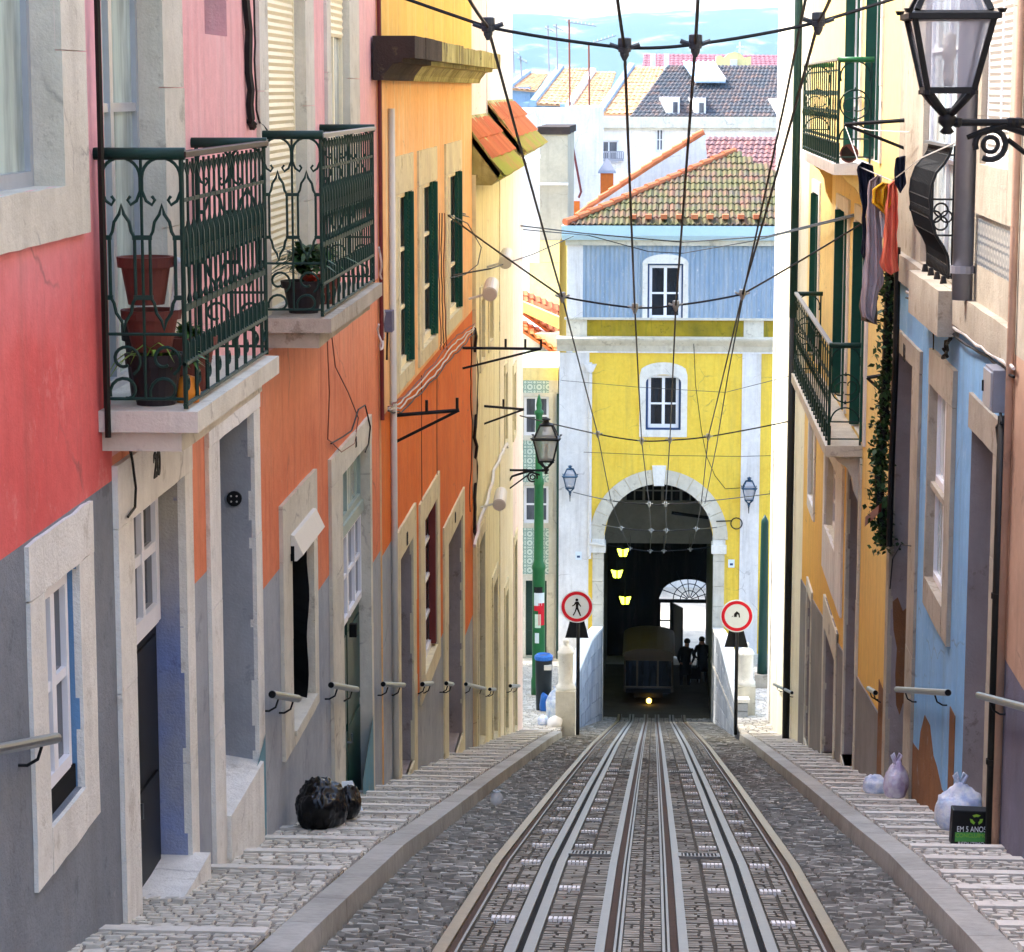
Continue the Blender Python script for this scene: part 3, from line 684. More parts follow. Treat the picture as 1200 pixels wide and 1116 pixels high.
sash(B, TLw, d1[0], d1[1] - .02, L(147, 800)[1], d1[3] - .05, .185, 3, 1, 'winwhite', 'gdark', fr=.09, mu=.06, rowpos=[.56])
leaf(B, TLw, d2[0], d2[1], d2[2], d2[3], .27, 'blackdoor', 3)
v = MB(TLw); c = ( d2[1], 0, 0)
vx, vy, vz = (-3.02, d2[1], 0); q = PY(275, 584, d2[1]); v = MB()
v.tube([(q[0], d2[1] - .005, q[2]), (q[0], d2[1] - .03, q[2])], .055, 16); o = v.build('vent_cover', 'ironblk', B)
v = MB()
for a_, b_ in ((-1, -1), (-1, 1), (1, -1), (1, 1)): v.tube([(q[0] + a_ * .02, d2[1] - .03, q[2] + b_ * .02), (q[0] + a_ * .02, d2[1] - .034, q[2] + b_ * .02)], .007, 8)
v.build('vent_hole', 'cablew', o)
sash(B, TLw, fd2[0], fd2[1], fd2[2], fd2[3], .11, 1, 1, 'wincream', 'glight', fr=.05)
def shutter(root, T, a, b, c, d, w, mat='wincream', name='roller_shutter', pitch=.055):
    m = MB(T); n = int((d - c) / pitch)
    for i in range(n): v0 = c + (d - c) * i / n; v1 = c + (d - c) * (i + 1) / n; m.add([(a, v0, w), (b, v0, w), (b, v0 + (v1 - v0) * .5, w + .014), (a, v0 + (v1 - v0) * .5, w + .014), (b, v1 - .004, w + .004), (a, v1 - .004, w + .004), (a, v1, w), (b, v1, w)], [(0, 1, 2, 3), (3, 2, 4, 5), (5, 4, 7, 6)])
    return m.build(name, mat, root, recalc=False)
shutter(B, TLw, fd2[0] + .05, fd2[1] - .05, fd2[2] + .05, fd2[3], -.075)
sash(B, TLw, w2[0], w2[1], w2[2], w2[3], .09, 2, 1, 'wincream', 'glight', fr=.05)
shutter(B, TLw, w2[0] + .04, w2[1] - .04, L(386, 42)[1], w2[3], -.04)
# white roller box in its window
bx = (L(336, 640)[0], L(363, 640)[0], L(336, 658)[1], L(336, 622)[1]); m = MB(TLw)
a, b, c, d_ = bx; m.prism([(a, c, -.1), (a, c - .0, .08), (a, c + .05, .13), (a, d_ - .04, .06), (a, d_, -.1)], (b - a, 0, 0)); m.build('shutter_box', 'pvc', B)
m = MB(TLw); m.box(a - .004, a - .002, c + .0, c + .12, -.06, .06); m.build('box_end_cap', 'black', B)
# roller curtain cloth hanging in the window (grey)
m = MB(TLw); n = 14
for i in range(n):
    t0, t1 = i / n, (i + 1) / n; f = lambda t: wb[1] - .02 - .25 * max(0, t - .35) ** 1.3 
    z0 = wb[3] - (wb[3] - wb[2]) * t0; z1 = wb[3] - (wb[3] - wb[2]) * t1
    m.quad((wb[1] - .005, z0, -.2), (wb[1] - .005, z1, -.2), (f(t1), z1, -.02 - .01 * math.sin(i)), (f(t0), z0, -.02 - .01 * math.sin(i - 1)))
m.build('curtain', 'blackdoor', B)
# door 3: grey green glazed double door, its panes
md = (d3[0] + d3[1]) / 2; zt = L(397, 640)[1]; zb = L(397, 762)[1]
fl = leaf(B, TLw, d3[0], d3[1], d3[2], zb, .13, 'darkgreen', 2)
for a, b in ((d3[0], md - .01), (md + .01, d3[1])): sash(B, TLw, a, b, zb + .02, zt - .05, .12, 2, 2, 'winwhite', 'gmid', fr=.05, mu=.035)
sash(B, TLw, d3[0], d3[1], zt + .06, d3[3], .12, 2, 1, 'doorgreen', 'gsea', fr=.05, name='fanlight')
small_box(B, TLw, 'transom', 'doorgreen', d3[0], d3[1], zt - .05, zt + .06, -.13, -.04)
m = MB(TLw); m.box(md - .02, md + .05, zb - .16, zb - .03, -.06, .01); m.box(d3[0] + .02, d3[0] + .12, zb - .3, zb - .22, -.06, .0); m.build('letter_box', 'black', B)
number(B, '20', TLw, L(177, 545)[0], L(177, 545)[1], .2, sx=.95)
number(B, '18', TLw, L(413, 515)[0] , L(412, 520)[1], .13)
# thresholds and door steps
m = MB(TLw); a = L(150, 1060)[0]; b = L(214, 1020)[0]; zt1 = L(180, 1022)[1] if False else gz(b) + .27
m.box(d1[0] - .03, d1[1] + .06, d1[2] - 1.2, d1[2] + .012, -.19, .13, jit=.006, seg=.2); m.build('door_step', 'stonew', B)
m = MB(TLw); zt2 = PX(293, 893, XL)[2]; m.add([(d2[0], zt2 - .01, -.27), (d2[1], zt2 - .01, -.27), (d2[1], zt2 - .06, .06), (d2[0], zt2 - .06, .06), (d2[0], -8, .06), (d2[1], -8, .06), (d2[1], -8, -.27), (d2[0], -8, -.27)], [(0, 1, 2, 3), (3, 2, 5, 4), (0, 3, 4, 7), (1, 2, 5, 6)]); m.build('door_step', 'stonew', B)
m = MB(TLw); m.box(wb[0], wb[1], wb[2] - .03, wb[2] + .02, -.25, .05, jit=.004, seg=.2); m.build('sill', 'stone', B)
m = MB(TLw); m.box(d3[0], d3[1], d3[2] - .3, d3[2] + .02, -.14, .07, jit=.004, seg=.2); m.build('door_step', 'stoney', B)
# painted teal corners at the foot of the wall
for px0, px1 in ((272, 306), (421, 434)):
    a, b = L(px0, 900)[0], L(px1, 900)[0]; m = MB(TLw); z0 = gz(a) - .4; m.add([(a, z0, .036), (b, z0, .036), (b, gz(b) + .95, .036), (b - .12, gz(b) + .9, .036), (a, gz(a) + .3, .036)], [(0, 1, 2, 3, 4)]); m.build('painted_corner', 'teal', B, recalc=False)
p = MB(TLw); u = L(455, 500)[0]; p.tube([(u, gz(u) + .1, .06), (u, -.2, .06)], .035, 10); p.build('drainpipe', 'pvc', B, smooth=True)
p = MB(TLw); u = L(440, 60)[0]; p.tube([(u, -3.4, .04), (u, 5.5, .04)], .022, 8); p.build('drainpipe', 'maroon', B)

# ---- ornamental balconies
def balcony_left(root, ua, ub, zf, zr, proj, hand_side='iron', hand_front='ironrust', slabm='stone'):
    T = TLw; sl = MB(T)
    sl.box(ua - .03, ub + .03, zf - .11, zf, 0, proj + .05, jit=.004, seg=.3); sl.box(ua + .04, ub - .04, zf - .22, zf - .11, 0, proj - .05, jit=.004, seg=.3)
    bal = sl.build('balcony', slabm, root)
    # side panels across the walk
    for uu, near in ((ua + .02, 1), (ub - .02, 0)):
        m = MB(T); P = lambda w, v: (uu, v, w); r = .009
        H = zr - zf; w0, w1 = .03, proj - .02; wm = (w0 + w1) / 2
        for w in (w0, w1): m.tube([P(w, zf + .01), P(w, zr - .03)], .014)
        m.tube([P(wm, zf + .06), P(wm, zr - .03)], r)
        for v in (zf + .06, zf + .30 * H, ): m.tube([P(w0, v), P(w1, v)], r)
        q = (w1 - w0) / 4
        for wc in (w0 + q, w1 - q):                               # two bays: C scrolls above, lancet cartouche, C scrolls below
            for pts in (spiral(wc, zr - .12, q * .95, q * .95, 0, 180, 12),): m.tube([P(a, b) for a, b in pts], r)
            for s_ in (-1, 1):
                e = wc + s_ * q * .95; m.tube([P(a, b) for a, b in [(e, zr - .12), (e, zr - .19), (e - s_ * .02, zr - .24), (e - s_ * .05, zr - .26), (e - s_ * .065, zr - .235), (e - s_ * .05, zr - .215)]], r)
            c0 = zf + .56 * H; hh = .2 * H; ww = q * .62
            m.tube([P(a, b) for a, b in [(wc, c0 + hh + .06), (wc + .012, c0 + hh + .01), (wc + ww * .6, c0 + hh - .03), (wc + ww * .75, c0 + hh - .08), (wc + ww, c0 + hh - .11), (wc + ww, c0 - hh + .11), (wc + ww * .75, c0 - hh + .08), (wc + ww * .6, c0 - hh + .03), (wc + .012, c0 - hh - .01), (wc, c0 - hh - .06), (wc - .012, c0 - hh - .01), (wc - ww * .6, c0 - hh + .03), (wc - ww * .75, c0 - hh + .08), (wc - ww, c0 - hh + .11), (wc - ww, c0 + hh - .11), (wc - ww * .75, c0 + hh - .08), (wc - ww * .6, c0 + hh - .03), (wc - .012, c0 + hh + .01)]], r, closed=True)
            for v in (c0 + hh - .11, c0 - hh + .11):
                m.box(uu - .012, uu + .012, v - .012, v + .012, wc - q, wc - ww + .01); m.box(uu - .012, uu + .012, v - .012, v + .012, wc + ww - .01, wc + q)
            sc = [P(a, b) for a, b in spiral(wc, zf + .2 * H, q * .85, q * .3, -60, 300, 16)]; m.tube(sc, r)
            sc = [P(a, b) for a, b in spiral(wc, zf + .1, q * .8, q * .35, 200, -90, 12)]; m.tube(sc, r)
        m.build('side_railing', 'iron', bal)
    # front panel: close set turned bars with cast bands
    m = MB(T); w = proj - .02; n = int((ub - ua) / .15)
    for v in (zf + .03, zf + .24, zf + .245 + .0): m.tube([(ua, v, w), (ub, v, w)], .012)
    H = zr - zf
    for v, hb, ww in ((zf + .60 * H, .035, .005), (zf + .40 * H, .018, .005), (zf + .82 * H, .01, .005)): m.box(ua + .05, ub - .05, v - hb, v + hb, w - ww, w + ww)
    for i in range(n + 1):
        u = ua + .03 + (ub - ua - .06) * i / n; rr = [.008, .011, .008, .008, .014, .008, .011, .008, .008]
        zs = [zf + .24 + (zr - .03 - zf - .24) * t for t in (0, .02, .05, .28, .31, .34, .66, .7, 1)]
        m.tube([(u, z, w) for z in zs], [.013, .009, .008, .008, .016, .008, .016, .008, .008], 5)
        if i < n:
            uc = u + (ub - ua - .06) / n / 2; m.tube([(uc, zf + .24, w), (uc, zf + .34, w), (uc, zf + .36, w)], [.012, .012, .003], 4); m.tube([(uc, zf + .56 * H, w), (uc, zf + .68 * H, w), (uc, zf + .72 * H, w)], [.02, .016, .002], 4)
            m.tube([(u, zr - .12, w), (uc - .02, zr - .07, w), (uc, zr - .05, w), (uc + .02, zr - .07, w), (u + 2 * (uc - u), zr - .12, w)], .006, 4)
        if i % 2 == 0: m.tube([(u, zf + .03, w), (u, zf + .24, w)], .012, 5); m.tube([(u + a_, zf + .13 + b_, w) for a_, b_ in spiral(.055, 0, .05, .02, 180, -140, 10)], .009, 4)
    m.build('front_railing', 'iron', bal)
    for uu in (ua + .02, ub - .02): m = MB(T); m.tube([(uu, zr, 0), (uu, zr, proj - .0)], .032, 10); m.build('handrail', hand_side, bal, smooth=True)
    m = MB(T); m.box(ua, ub, zr - .02, zr + .012, proj - .045, proj + .01); m.build('handrail', hand_front, bal, bevel=.004)
    return bal
ua1 = L(112, 300)[0]; q = PY(218, 300, ua1); pj = q[0] - XL
zr1 = L(112, 180)[1]
ub1 = [y for y in [PX(315, 300, XL + pj)[1]]][0]
balcony_left(B, ua1, ub1, zfl, zr1, pj)
ua2 = L(302, 300)[0] + .1; ub2 = PX(440, 250, XL + pj)[1]
balcony_left(B, ua2, ub2, zfl, zr1, pj, slabm='stoneg', hand_front='steelwhite')
# ------------------------------------------------------------------ orange house with green shutters
XC_ = -2.86; TC = TL(XC_)
def LC(px, py): return L(px, py, XC_)
C = thing('town_house', 'orange house with tall green shutters and a mossy stone cornice', 'house', (XC_, 30, gz(30)), 'houses lining the street')
uC0 = uB1; uC1 = LC(554, 600)[0]
shs = [opn(466, 482, 228, 440, XC_), opn(493, 510, 214, 410, XC_), opn(524, 539, 205, 383, XC_)]
zt = shs[0][3]; zb_ = shs[0][2]; shs = [(a, b, zb_, zt) for a, b, c, d in shs]
dC1 = opn(466, 481, 658, 905, XC_); dC1 = (dC1[0], dC1[1], gz(dC1[1]) + .3, dC1[3])
wC = opn(495, 510, 612, 795, XC_)
dC2 = opn(523, 540, 640, 900, XC_); dC2 = (dC2[0], dC2[1], gz(dC2[1]) + .45, dC2[3])
zfC = LC(462, 472)[1]; zcor = LC(460, 88)[1]; zcor1 = LC(460, 47)[1]
za = -13
zn = [(uC0, uC1, za, zfC, 1), (uC0, uC1, zcor, 6.4, 2)]
zc_ = LC(553, 690)[1]
for p0, p1, px, py in ((484, 521, 502, 785), (541, 554, 541, 757), (447, 462, 455, 640)):
    zn.append((LC(p0, 700)[0], LC(p1, 700)[0], za, LC(px, py)[1], 3))
face_wall(C, TC, uC0, uC1, za, 6.4, [s_ + (.10, 4) for s_ in shs] + [dC1 + (.35, 5, 5), wC + (.12, 4), dC2 + (.35, 5, 5)], zn, ['orangeCu', 'orangeC', 'attic', 'dado', 'stoney', 'jambg'])
for s_ in shs:
    du = .32; surround(C, TC, s_, s_[0] - .28, s_[1] + .2, s_[3] + .42, s_[2] - .18, 'stoney', w=.025)
    small_box(C, TC, 'window_apron', 'stoney', s_[0] - .1, s_[1] + .1, zfC + .1, s_[2] - .18, -.01, .015)
    sash(C, TC, s_[0], s_[1], s_[2], s_[3], .09, 2, 3, 'wincream', 'gmid', fr=.07)
    for far in (0, 1):                                     # louvred shutters: one folded at each upright, half open
        u = s_[1] - .03 if far else s_[0] + .03
        m = MB(TC); w0, w1 = .0, .26
        if far:
            m.box(u - .02, u + .02, s_[2] + .02, s_[3] - .02, -.09, .05)
            m.box(u - .16, u - .02, s_[2] + .02, s_[3] - .02, -.05, -.01)
            n = 40
            for i in range(n): v = s_[2] + .1 + (s_[3] - s_[2] - .2) * i / n; m.box(u - .15, u - .03, v, v + .03, -.012, .0)
            m.build('shutter', 'shutgreen', C)
        else:
            m.box(u - .02, u + .015, s_[2] + .02, s_[3] - .02, -.09, .04); m.build('shutter_frame', 'wincream', C)
surround(C, TC, dC1, LC(461, 700)[0], LC(486, 700)[0], dC1[3] + .35, -12, 'stoney', w=.025)
surround(C, TC, wC, LC(491, 700)[0], LC(514, 700)[0], wC[3] + .3, wC[2] - .25, 'stoney', w=.025)
surround(C, TC, dC2, LC(519, 700)[0], LC(543, 700)[0], dC2[3] + .35, -13, 'stoney', w=.025)
leaf(C, TC, dC1[0], dC1[1], dC1[2], dC1[3], .34, 'blackdoor', 2); leaf(C, TC, dC2[0], dC2[1], dC2[2], dC2[3], .34, 'blackdoor', 2)
sash(C, TC, wC[0], wC[1], wC[2], wC[3], .11, 2, 4, 'winwhite', 'gmid', fr=.07)
m = MB(TC); m.box(wC[1] - .16, wC[1] - .02, wC[2] + .04, wC[3] - .02, -.08, .01); m.build('shutter', 'maroon', C)
m = MB(TC)
for h in (dC1, dC2): pass
m.box(dC1[0], dC1[1], dC1[2] - 1, dC1[2] - .01, -.33, .03, jit=.005, seg=.2); m.build('door_step', 'stoney', C)
m = MB(TC); m.box(dC2[0], dC2[1], dC2[2] - 1, dC2[2] - .01, -.33, .03, jit=.005, seg=.2); m.build('door_step', 'stoney', C)
number(C, '12', TC, LC(474, 640)[0], LC(474, 632)[1], .2); number(C, '10', TC, LC(531, 620)[0], LC(531, 607)[1], .2)
# cornice: stepped moulding with joints, blackened over its near end
for k, (ua, ub, mt) in enumerate(((uC0 - .5, LC(474, 60)[0], 'soot'), (LC(474, 60)[0], uC1 + .3, 'mosscorn'))):
    m = MB(TC); h = zcor1 - zcor; u = ua
    while u < ub - .02:
        u2 = min(u + random.uniform(.9, 1.2), ub); j = random.uniform(-.012, .012)
        m.box(u, u2 - .012, zcor + h * .42, zcor1 + j, 0, .42 + j); u = u2
    pr = [(0, zcor - .06), (.10, zcor - .06), (.12, zcor), (.2, zcor + .1), (.3, zcor + h * .30), (.3, zcor + h * .42), (0, zcor + h * .42)]
    m.prism([(ua, v, w) for w, v in pr], (ub - ua, 0, 0)); m.build('cornice', mt, C)
# cream corner strip and pipe between the orange and cream houses
# ------------------------------------------------------------------ cream house and its pale rose neighbour farther down
XD = -2.80; TD = TL(XD)
def LD(px, py): return L(px, py, XD)
def tile_roof(root, T, a, b, c, d, mat, col=.22, row=.38, amp=.045, name='roof', thick=.08, jit=.012, seg=4, smooth=False, clip=None):
    """a,b = eave ends, c,d = ridge ends (a under d, b under c), local coords; barrel tiles in overlapping courses"""
    A, B_, C_, D_ = [Vector(p) for p in (a, b, c, d)]
    wid = max((B_ - A).length, (C_ - D_).length); ln = max((D_ - A).length, (C_ - B_).length, .2)
    nc = max(1, int(wid / col)); nr = max(1, int(ln / row)); N = (B_ - A).cross(D_ - A)
    if N.length < 1e-6: N = (C_ - B_).cross(D_ - B_)
    N.normalize()
    TT = T
    n_w = Vector(TT(*N)) - Vector(TT(0, 0, 0))
    if n_w.z < 0: N = -N
    P = lambda s_, t: (A.lerp(B_, s_)).lerp(D_.lerp(C_, s_), t)
    m = MB(T)
    for r_ in range(nr):
        t0, t1 = r_ / nr, min(1, (r_ + 1.12) / nr)
        for c_ in range(nc):
            if clip:
                q_ = P((c_ + .5) / nc, (t0 + t1) / 2)
                if not clip(q_): continue
            m.rv = random.random(); j = Vector((random.uniform(-jit, jit), random.uniform(-jit, jit) * .4, random.uniform(-jit, jit)))
            vs = []
            for i in range(seg + 1):
                s_ = (c_ + i / seg) / nc; h = amp * math.cos(2 * math.pi * (i / seg - .5)) * .5 + amp * .5
                vs.append(tuple(P(s_, t0) + N * (h + .035) + j)); vs.append(tuple(P(s_, t1) + N * (h * .75 + .004) + j))
            fs = [(2 * i, 2 * i + 2, 2 * i + 3, 2 * i + 1) for i in range(seg)]
            # thick lower lip
            k = len(vs); vs += [tuple(Vector(vs[2 * i]) - N * .03) for i in range(seg + 1)]
            fs += [(2 * i, 2 * i + 2, k + i + 1, k + i) for i in range(seg)]
            m.add(vs, fs)
    q = [A, B_, C_, D_]; m.rv = .1
    if not clip: m.add([tuple(p) for p in q] + [tuple(p - N * thick) for p in q], [(0, 1, 2, 3), (4, 5, 6, 7), (0, 1, 5, 4), (1, 2, 6, 5), (2, 3, 7, 6), (3, 0, 4, 7)])
    return m.build(name, mat, root, rnd=True, recalc=False, smooth=False)
D = thing('town_house', 'cream house with a mossy tiled eave, just below the orange one', 'house', (XD, 41, gz(41)), 'houses lining the street')
uD0, uD1, uE1 = uC1, LD(585, 600)[0], YP + .1
zev = LD(558, 205)[1]
hD = []
for pn, pf, t, b in ((560, 567, 640, 880), (577, 582, 690, 870), (563, 567.5, 352, 425), (573, 577, 350, 402)):
    y0, y1 = LD(pn, 500)[0], LD(pf, 500)[0]; z1 = LD(pn, t)[1]; z0 = LD(pn, b)[1] if b < 860 else gz(y1) + .3; hD.append((y0, y1, z0, z1))
RISE, BACK = .82, -.22
face_wall(D, TD, uD0, uD1, -15, zev, [h + (.2, 2) for h in hD], [], ['cream', 'whitepink', 'stoney'])
m = MB(TD); m.box(uD0, uD1, zev - .3, 6, -6, BACK); m.build('upper_wall', 'whitepink', D)
for i, h in enumerate(hD):
    surround(D, TD, h, h[0] - .18, h[1] + .18, h[3] + .22, h[2] - .15, 'stoney', w=.02)
    if i < 2: leaf(D, TD, *h, .19, 'blackdoor', 2)
    else: sash(D, TD, *h, .12, 2, 3, 'wincream', 'gmid')
def pent(root, T, a, b, z, wo):
    m = MB(T); m.prism([(a, z - .16, BACK), (a, z - .16, wo - .16), (a, z - .06, wo - .06), (a, z + .05, wo - .01), (a, z + RISE + .07, BACK)], (b - a, 0, 0)); m.build('eave', 'mosscorn', root)
    zf_ = lambda t: z + RISE * t; wf = lambda t: wo + (BACK - wo) * t
    tile_roof(root, T, (a, zf_(-.04), wf(-.04)), (b, zf_(-.04), wf(-.04)), (b, zf_(.30), wf(.30)), (a, zf_(.30), wf(.30)), 'roofgreenmoss', col=.24, row=.34, amp=.06, name='eave_tiles', jit=.03)
    tile_roof(root, T, (a, zf_(.28), wf(.28)), (b, zf_(.28), wf(.28)), (b, zf_(1), wf(1)), (a, zf_(1), wf(1)), 'roofo', col=.24, row=.34, amp=.06, name='eave_roof', jit=.025)
pent(D, TD, uD0 + .02, uD1, zev, .40)
E_ = thing('town_house', 'pale rose and cream house at the corner of the square, with a steeper tiled eave', 'house', (XD + .02, 48, gz(48)), 'houses lining the street')
TE = TL(XD + .02); zevE = L(600, 150, XD)[1] + .1
hE = []
for pn, pf, t, b in ((590, 593.5, 700, 860), (601, 604, 640, 860), (590, 592.5, 440, 520), (600, 602.5, 440, 510)):
    y0, y1 = L(pn, 500, XD)[0], L(pf, 500, XD)[0]; hE.append((y0, y1, L(pn, b, XD)[1] if b < 850 else gz(y1) + .3, L(pn, t, XD)[1]))
uM = L(600, 500, XD)[0]
zevE = zev + .22
face_wall(E_, TE, uD1, uE1, -16.5, zevE, [h + (.2, 2) for h in hE], [(uM, uE1, -17, zevE, 1)], ['cream2', 'whitepink', 'stoney', 'white'])
m = MB(TE); m.box(uD1 + .01, uE1, zevE - .3, 6, -6, BACK); m.build('upper_wall', 'white', E_)
for i, h in enumerate(hE):
    surround(E_, TE, h, h[0] - .15, h[1] + .15, h[3] + .2, h[2] - .12, 'stoney', w=.02)
    if i < 2: leaf(E_, TE, *h, .19, 'darkgreen', 2)
    else: sash(E_, TE, *h, .12, 2, 3, 'wincream', 'gmid')
pent(E_, TE, uD1 + .02, uE1, zevE, .42)
# ------------------------------------------------------------------ right hand houses
XR = 2.60; TRr = TR(XR)
def RG(px, py): return Rr(px, py, XR)
G = thing('town_house', 'sky blue house with tiled upper floor and pot bellied iron balcony', 'house', (XR, 22, gz(22)), 'houses lining the street')
uG0, uG1 = RG(1186, 600)[0], RG(1043, 600)[0]
def opr(pxn, pxf, pt, pb, x, at='n'):
    return opn(pxn, pxf, pt, pb, x, at)
g18 = opr(1071, 1049, 428, 935, XR); g18 = (g18[0], g18[1], gz(g18[1]) + .25, g18[3])
gw = opr(1114, 1093, 471, 722, XR)
gd = opr(1169, 1139, 532, 960, XR); gd = (gd[0], gd[1], gz(gd[1]) + .1, gd[3])
zbd = RG(1190, 430)[1]; zbd1 = zbd + .28
gbd = opr(1122, 1076, 300, 340, XR); gbd = (RG(1122, 300)[0], RG(1078, 300)[0], zbd1 + .02, 1.4)
gws = (RG(1186, 200)[0], RG(1152, 200)[0], RG(1165, 195)[1], 1.6)
gt = RG(1142, 300)[0]
zb = -11
face_wall(G, TRr, uG0, uG1, zb, 4.8, [g18 + (.45, 4, 4), gw + (.10, 3), gd + (.45, 3, 5), gbd + (.12, 3), gws + (.08, 3)], [(uG0, uG1, zbd, 4.8, 1), (uG0, gt, zbd1 + .3, gws[2] - .35, 2), (uG0 + .1, gws[0] - .1, zbd1 + .3, 3, 2)], ['blue', 'stoneg', 'tilegrey', 'stoneg', 'jambg', 'jambg'])
surround(G, TRr, g18, RG(1077, 600)[0], uG1 - .02, g18[3] + .22, -11, 'stoneg', w=.03)
surround(G, TRr, gw, RG(1118, 600)[0], RG(1089, 600)[0], gw[3] + .33, gw[2] - .27, 'stoneg', w=.04)
surround(G, TRr, gd, RG(1173, 600)[0], RG(1136, 600)[0], gd[3] + .28, -11, 'stoneg', w=.03)
zr_ = RG(1114, 600)[1]
sash(G, TRr, gw[0], gw[1], zr_ + .03, gw[3], .09, 2, 1, 'winwhite', 'glight', fr=.05)
sash(G, TRr, gw[0], gw[1], gw[2], zr_ - .03, .09, 2, 1, 'winwhite', 'gsea', fr=.05)
small_box(G, TRr, 'window_transom', 'stoneg', gw[0], gw[1], zr_ - .028, zr_ + .028, -.08, .01)
leaf(G, TRr, *g18, .44, 'blackdoor', 3); leaf(G, TRr, *gd, .44, 'blackdoor', 3)
sash(G, TRr, *gbd, .11, 2, 3, 'winwhite', 'glight', fr=.08)
f = sash(G, TRr, *gws, .07, 2, 1, 'winwhite', 'glight', fr=.06); shutter(G, TRr, gws[0] + .05, gws[1] - .05, gws[2] + .08, gws[3], -.03, 'pvc')
surround(G, TRr, gws, gws[0] - .3, gws[1] + .22, 2.0, gws[2] - .4, 'stoneg', w=.03)
m = MB(TRr); m.box(uG0, uG1, zbd, zbd1, 0, .07, jit=.004, seg=.4); m.build('string_course', 'stoneg', G)
number(G, '18', TRr, RG(1062, 420)[0] - .1, RG(1063, 414)[1], .24, True, 1.0)
m = MB(TRr); a = g18[0]; m.box(g18[0], g18[1], g18[2] - .8, g18[2], -.44, .04, jit=.005, seg=.2); m.build('door_step', 'stone', G)
m = MB(TRr); m.box(gd[0], gd[1], gd[2] - .8, gd[2], -.44, .04, jit=.005, seg=.2); m.build('door_step', 'jambg', G)
# patches where the paint has fallen off the render (thin, irregular)
def patch(root, T, pts, mat, w=.004, name='bare_patch'):
    m = MB(T); m.prism([(u, v, 0) for u, v in pts], (0, 0, w)); return m.build(name, mat, root)
pp = [(1113, 985), (1110, 935), (1104, 925), (1098, 898), (1094, 886), (1090, 850), (1084, 838), (1079, 858), (1077, 880), (1071, 872), (1066, 862), (1066, 950), (1090, 970)]
patch(G, TRr, [RG(*p) for p in pp], 'brownpl')
yj = g18[1]
pj_ = [(1046, 705), (1052, 700), (1058, 716), (1063, 712), (1063, 745), (1065, 790), (1063, 830), (1058, 824), (1054, 838), (1050, 826), (1049, 790), (1051, 760), (1047, 738)]
qq = [PY(x, y, yj) for x, y in pj_]
m = MB(); m.prism([(min(max(x, XR + .01), XR + .44), yj - .002, z) for x, y, z in qq], (0, -.004, 0)); m.build('bare_patch', 'brownpl', G)
for px0, px1, t in ((1028, 1036, 800), (1112, 1118, 830)):
    a, b = RG(px1, 900)[0], RG(px0, 900)[0]; m = MB(TRr); m.box(a, b, -8.5, RG((px0 + px1) / 2, t)[1], .0, .008, jit=.006, seg=.15); m.build('bare_patch', 'brownpl', G)
# pot bellied balcony
T = TRr; ua, ub = RG(1116, 300)[0], 23.7
ztop = PY(1116, 171, ua)[2] ; zf = zbd1 + .05
sl_ = MB(T); sl_.box(RG(1127, 300)[0], ub + .1, zbd - .12, zbd1 + .0, 0, .19, jit=.004, seg=.3); bal = sl_.build('balcony', 'stoneg', G)
Hh = ztop - zf
prof = [(0, .07), (.10, .07), (.17, .08), (.24, .12), (.33, .19), (.45, .23), (.6, .25), (.7, .24), (.8, .20), (.87, .13), (.93, .09), (1, .07)]
def belly(u, close=False): return [(u, zf + t * Hh, w - .04) for t, w in prof]
m = MB(T); n = 16
for i in range(n + 1): m.tube(belly(ua + (ub - ua) * i / n), .009, 5)
for t, w in ((.10, .07), (.33, .19), (.45, .23), (.52, .238), (.6, .25), (.93, .09)):
    m.tube([(ua, zf + t * Hh, w - .04), (ub, zf + t * Hh, w - .04)], .007, 5)
for i in range(n):                                             # small rings in the bands and diagonal lattice on the belly
    u = ua + (ub - ua) * (i + .5) / n
    for t0, t1, wa, wb_ in ((.45, .52, .23, .238), (.02, .10, .07, .07)):
        d_ = (ub - ua) / n / 2; m.tube([(u - d_, zf + t0 * Hh, wa - .04), (u + d_, zf + t1 * Hh, wb_ - .04)], .006, 4); m.tube([(u + d_, zf + t0 * Hh, wa - .04), (u - d_, zf + t1 * Hh, wb_ - .04)], .006, 4)
    m.tube([(a_, b_, .05) for a_, b_, c_ in arc(u, zf + .965 * Hh, .03, 0, 360, 8)], .007, 4)
m.build('front_railing', 'ironblk', bal)
for u in (ua, ub):
    m = MB(T); m.tube(belly(u), .014, 6); m.tube([(u, zf, .0), (u, ztop, .0)], .014)
    for t, w in ((0.02, .03), (.33, .15), (.93, .05), (.6, .2)): m.tube([(u, zf + t * Hh, 0), (u, zf + t * Hh, w)], .009)
    for c in (.42, .52): m.tube([(u, zf + c * Hh + b_, .11 + a_) for a_, b_, c_ in arc(0, 0, .06, 0, 360, 14)], .009, 5)
    for s_ in (-1, 1): m.tube([(u, zf + .47 * Hh + b_, .11 + s_ * .05 + a_) for a_, b_, c_ in arc(0, 0, .05, 0, 360, 12)], .009, 5)
    m.build('side_railing', 'ironblk', bal)
m = MB(T)
for i in range(4):
    u = ua + .1 + (ub - ua - .2) * i / 3; pts = [(u, zf - .06, .06), (u, zf + .02, .06)]; m = MB(T); m.tube(pts, [.035, .02], 8); m.build('foot', 'ironblk', bal)
m = MB(T); m.box(ua - .02, ub + .02, ztop - .012, ztop + .015, .02, .09); m.build('handrail', 'galv', bal)
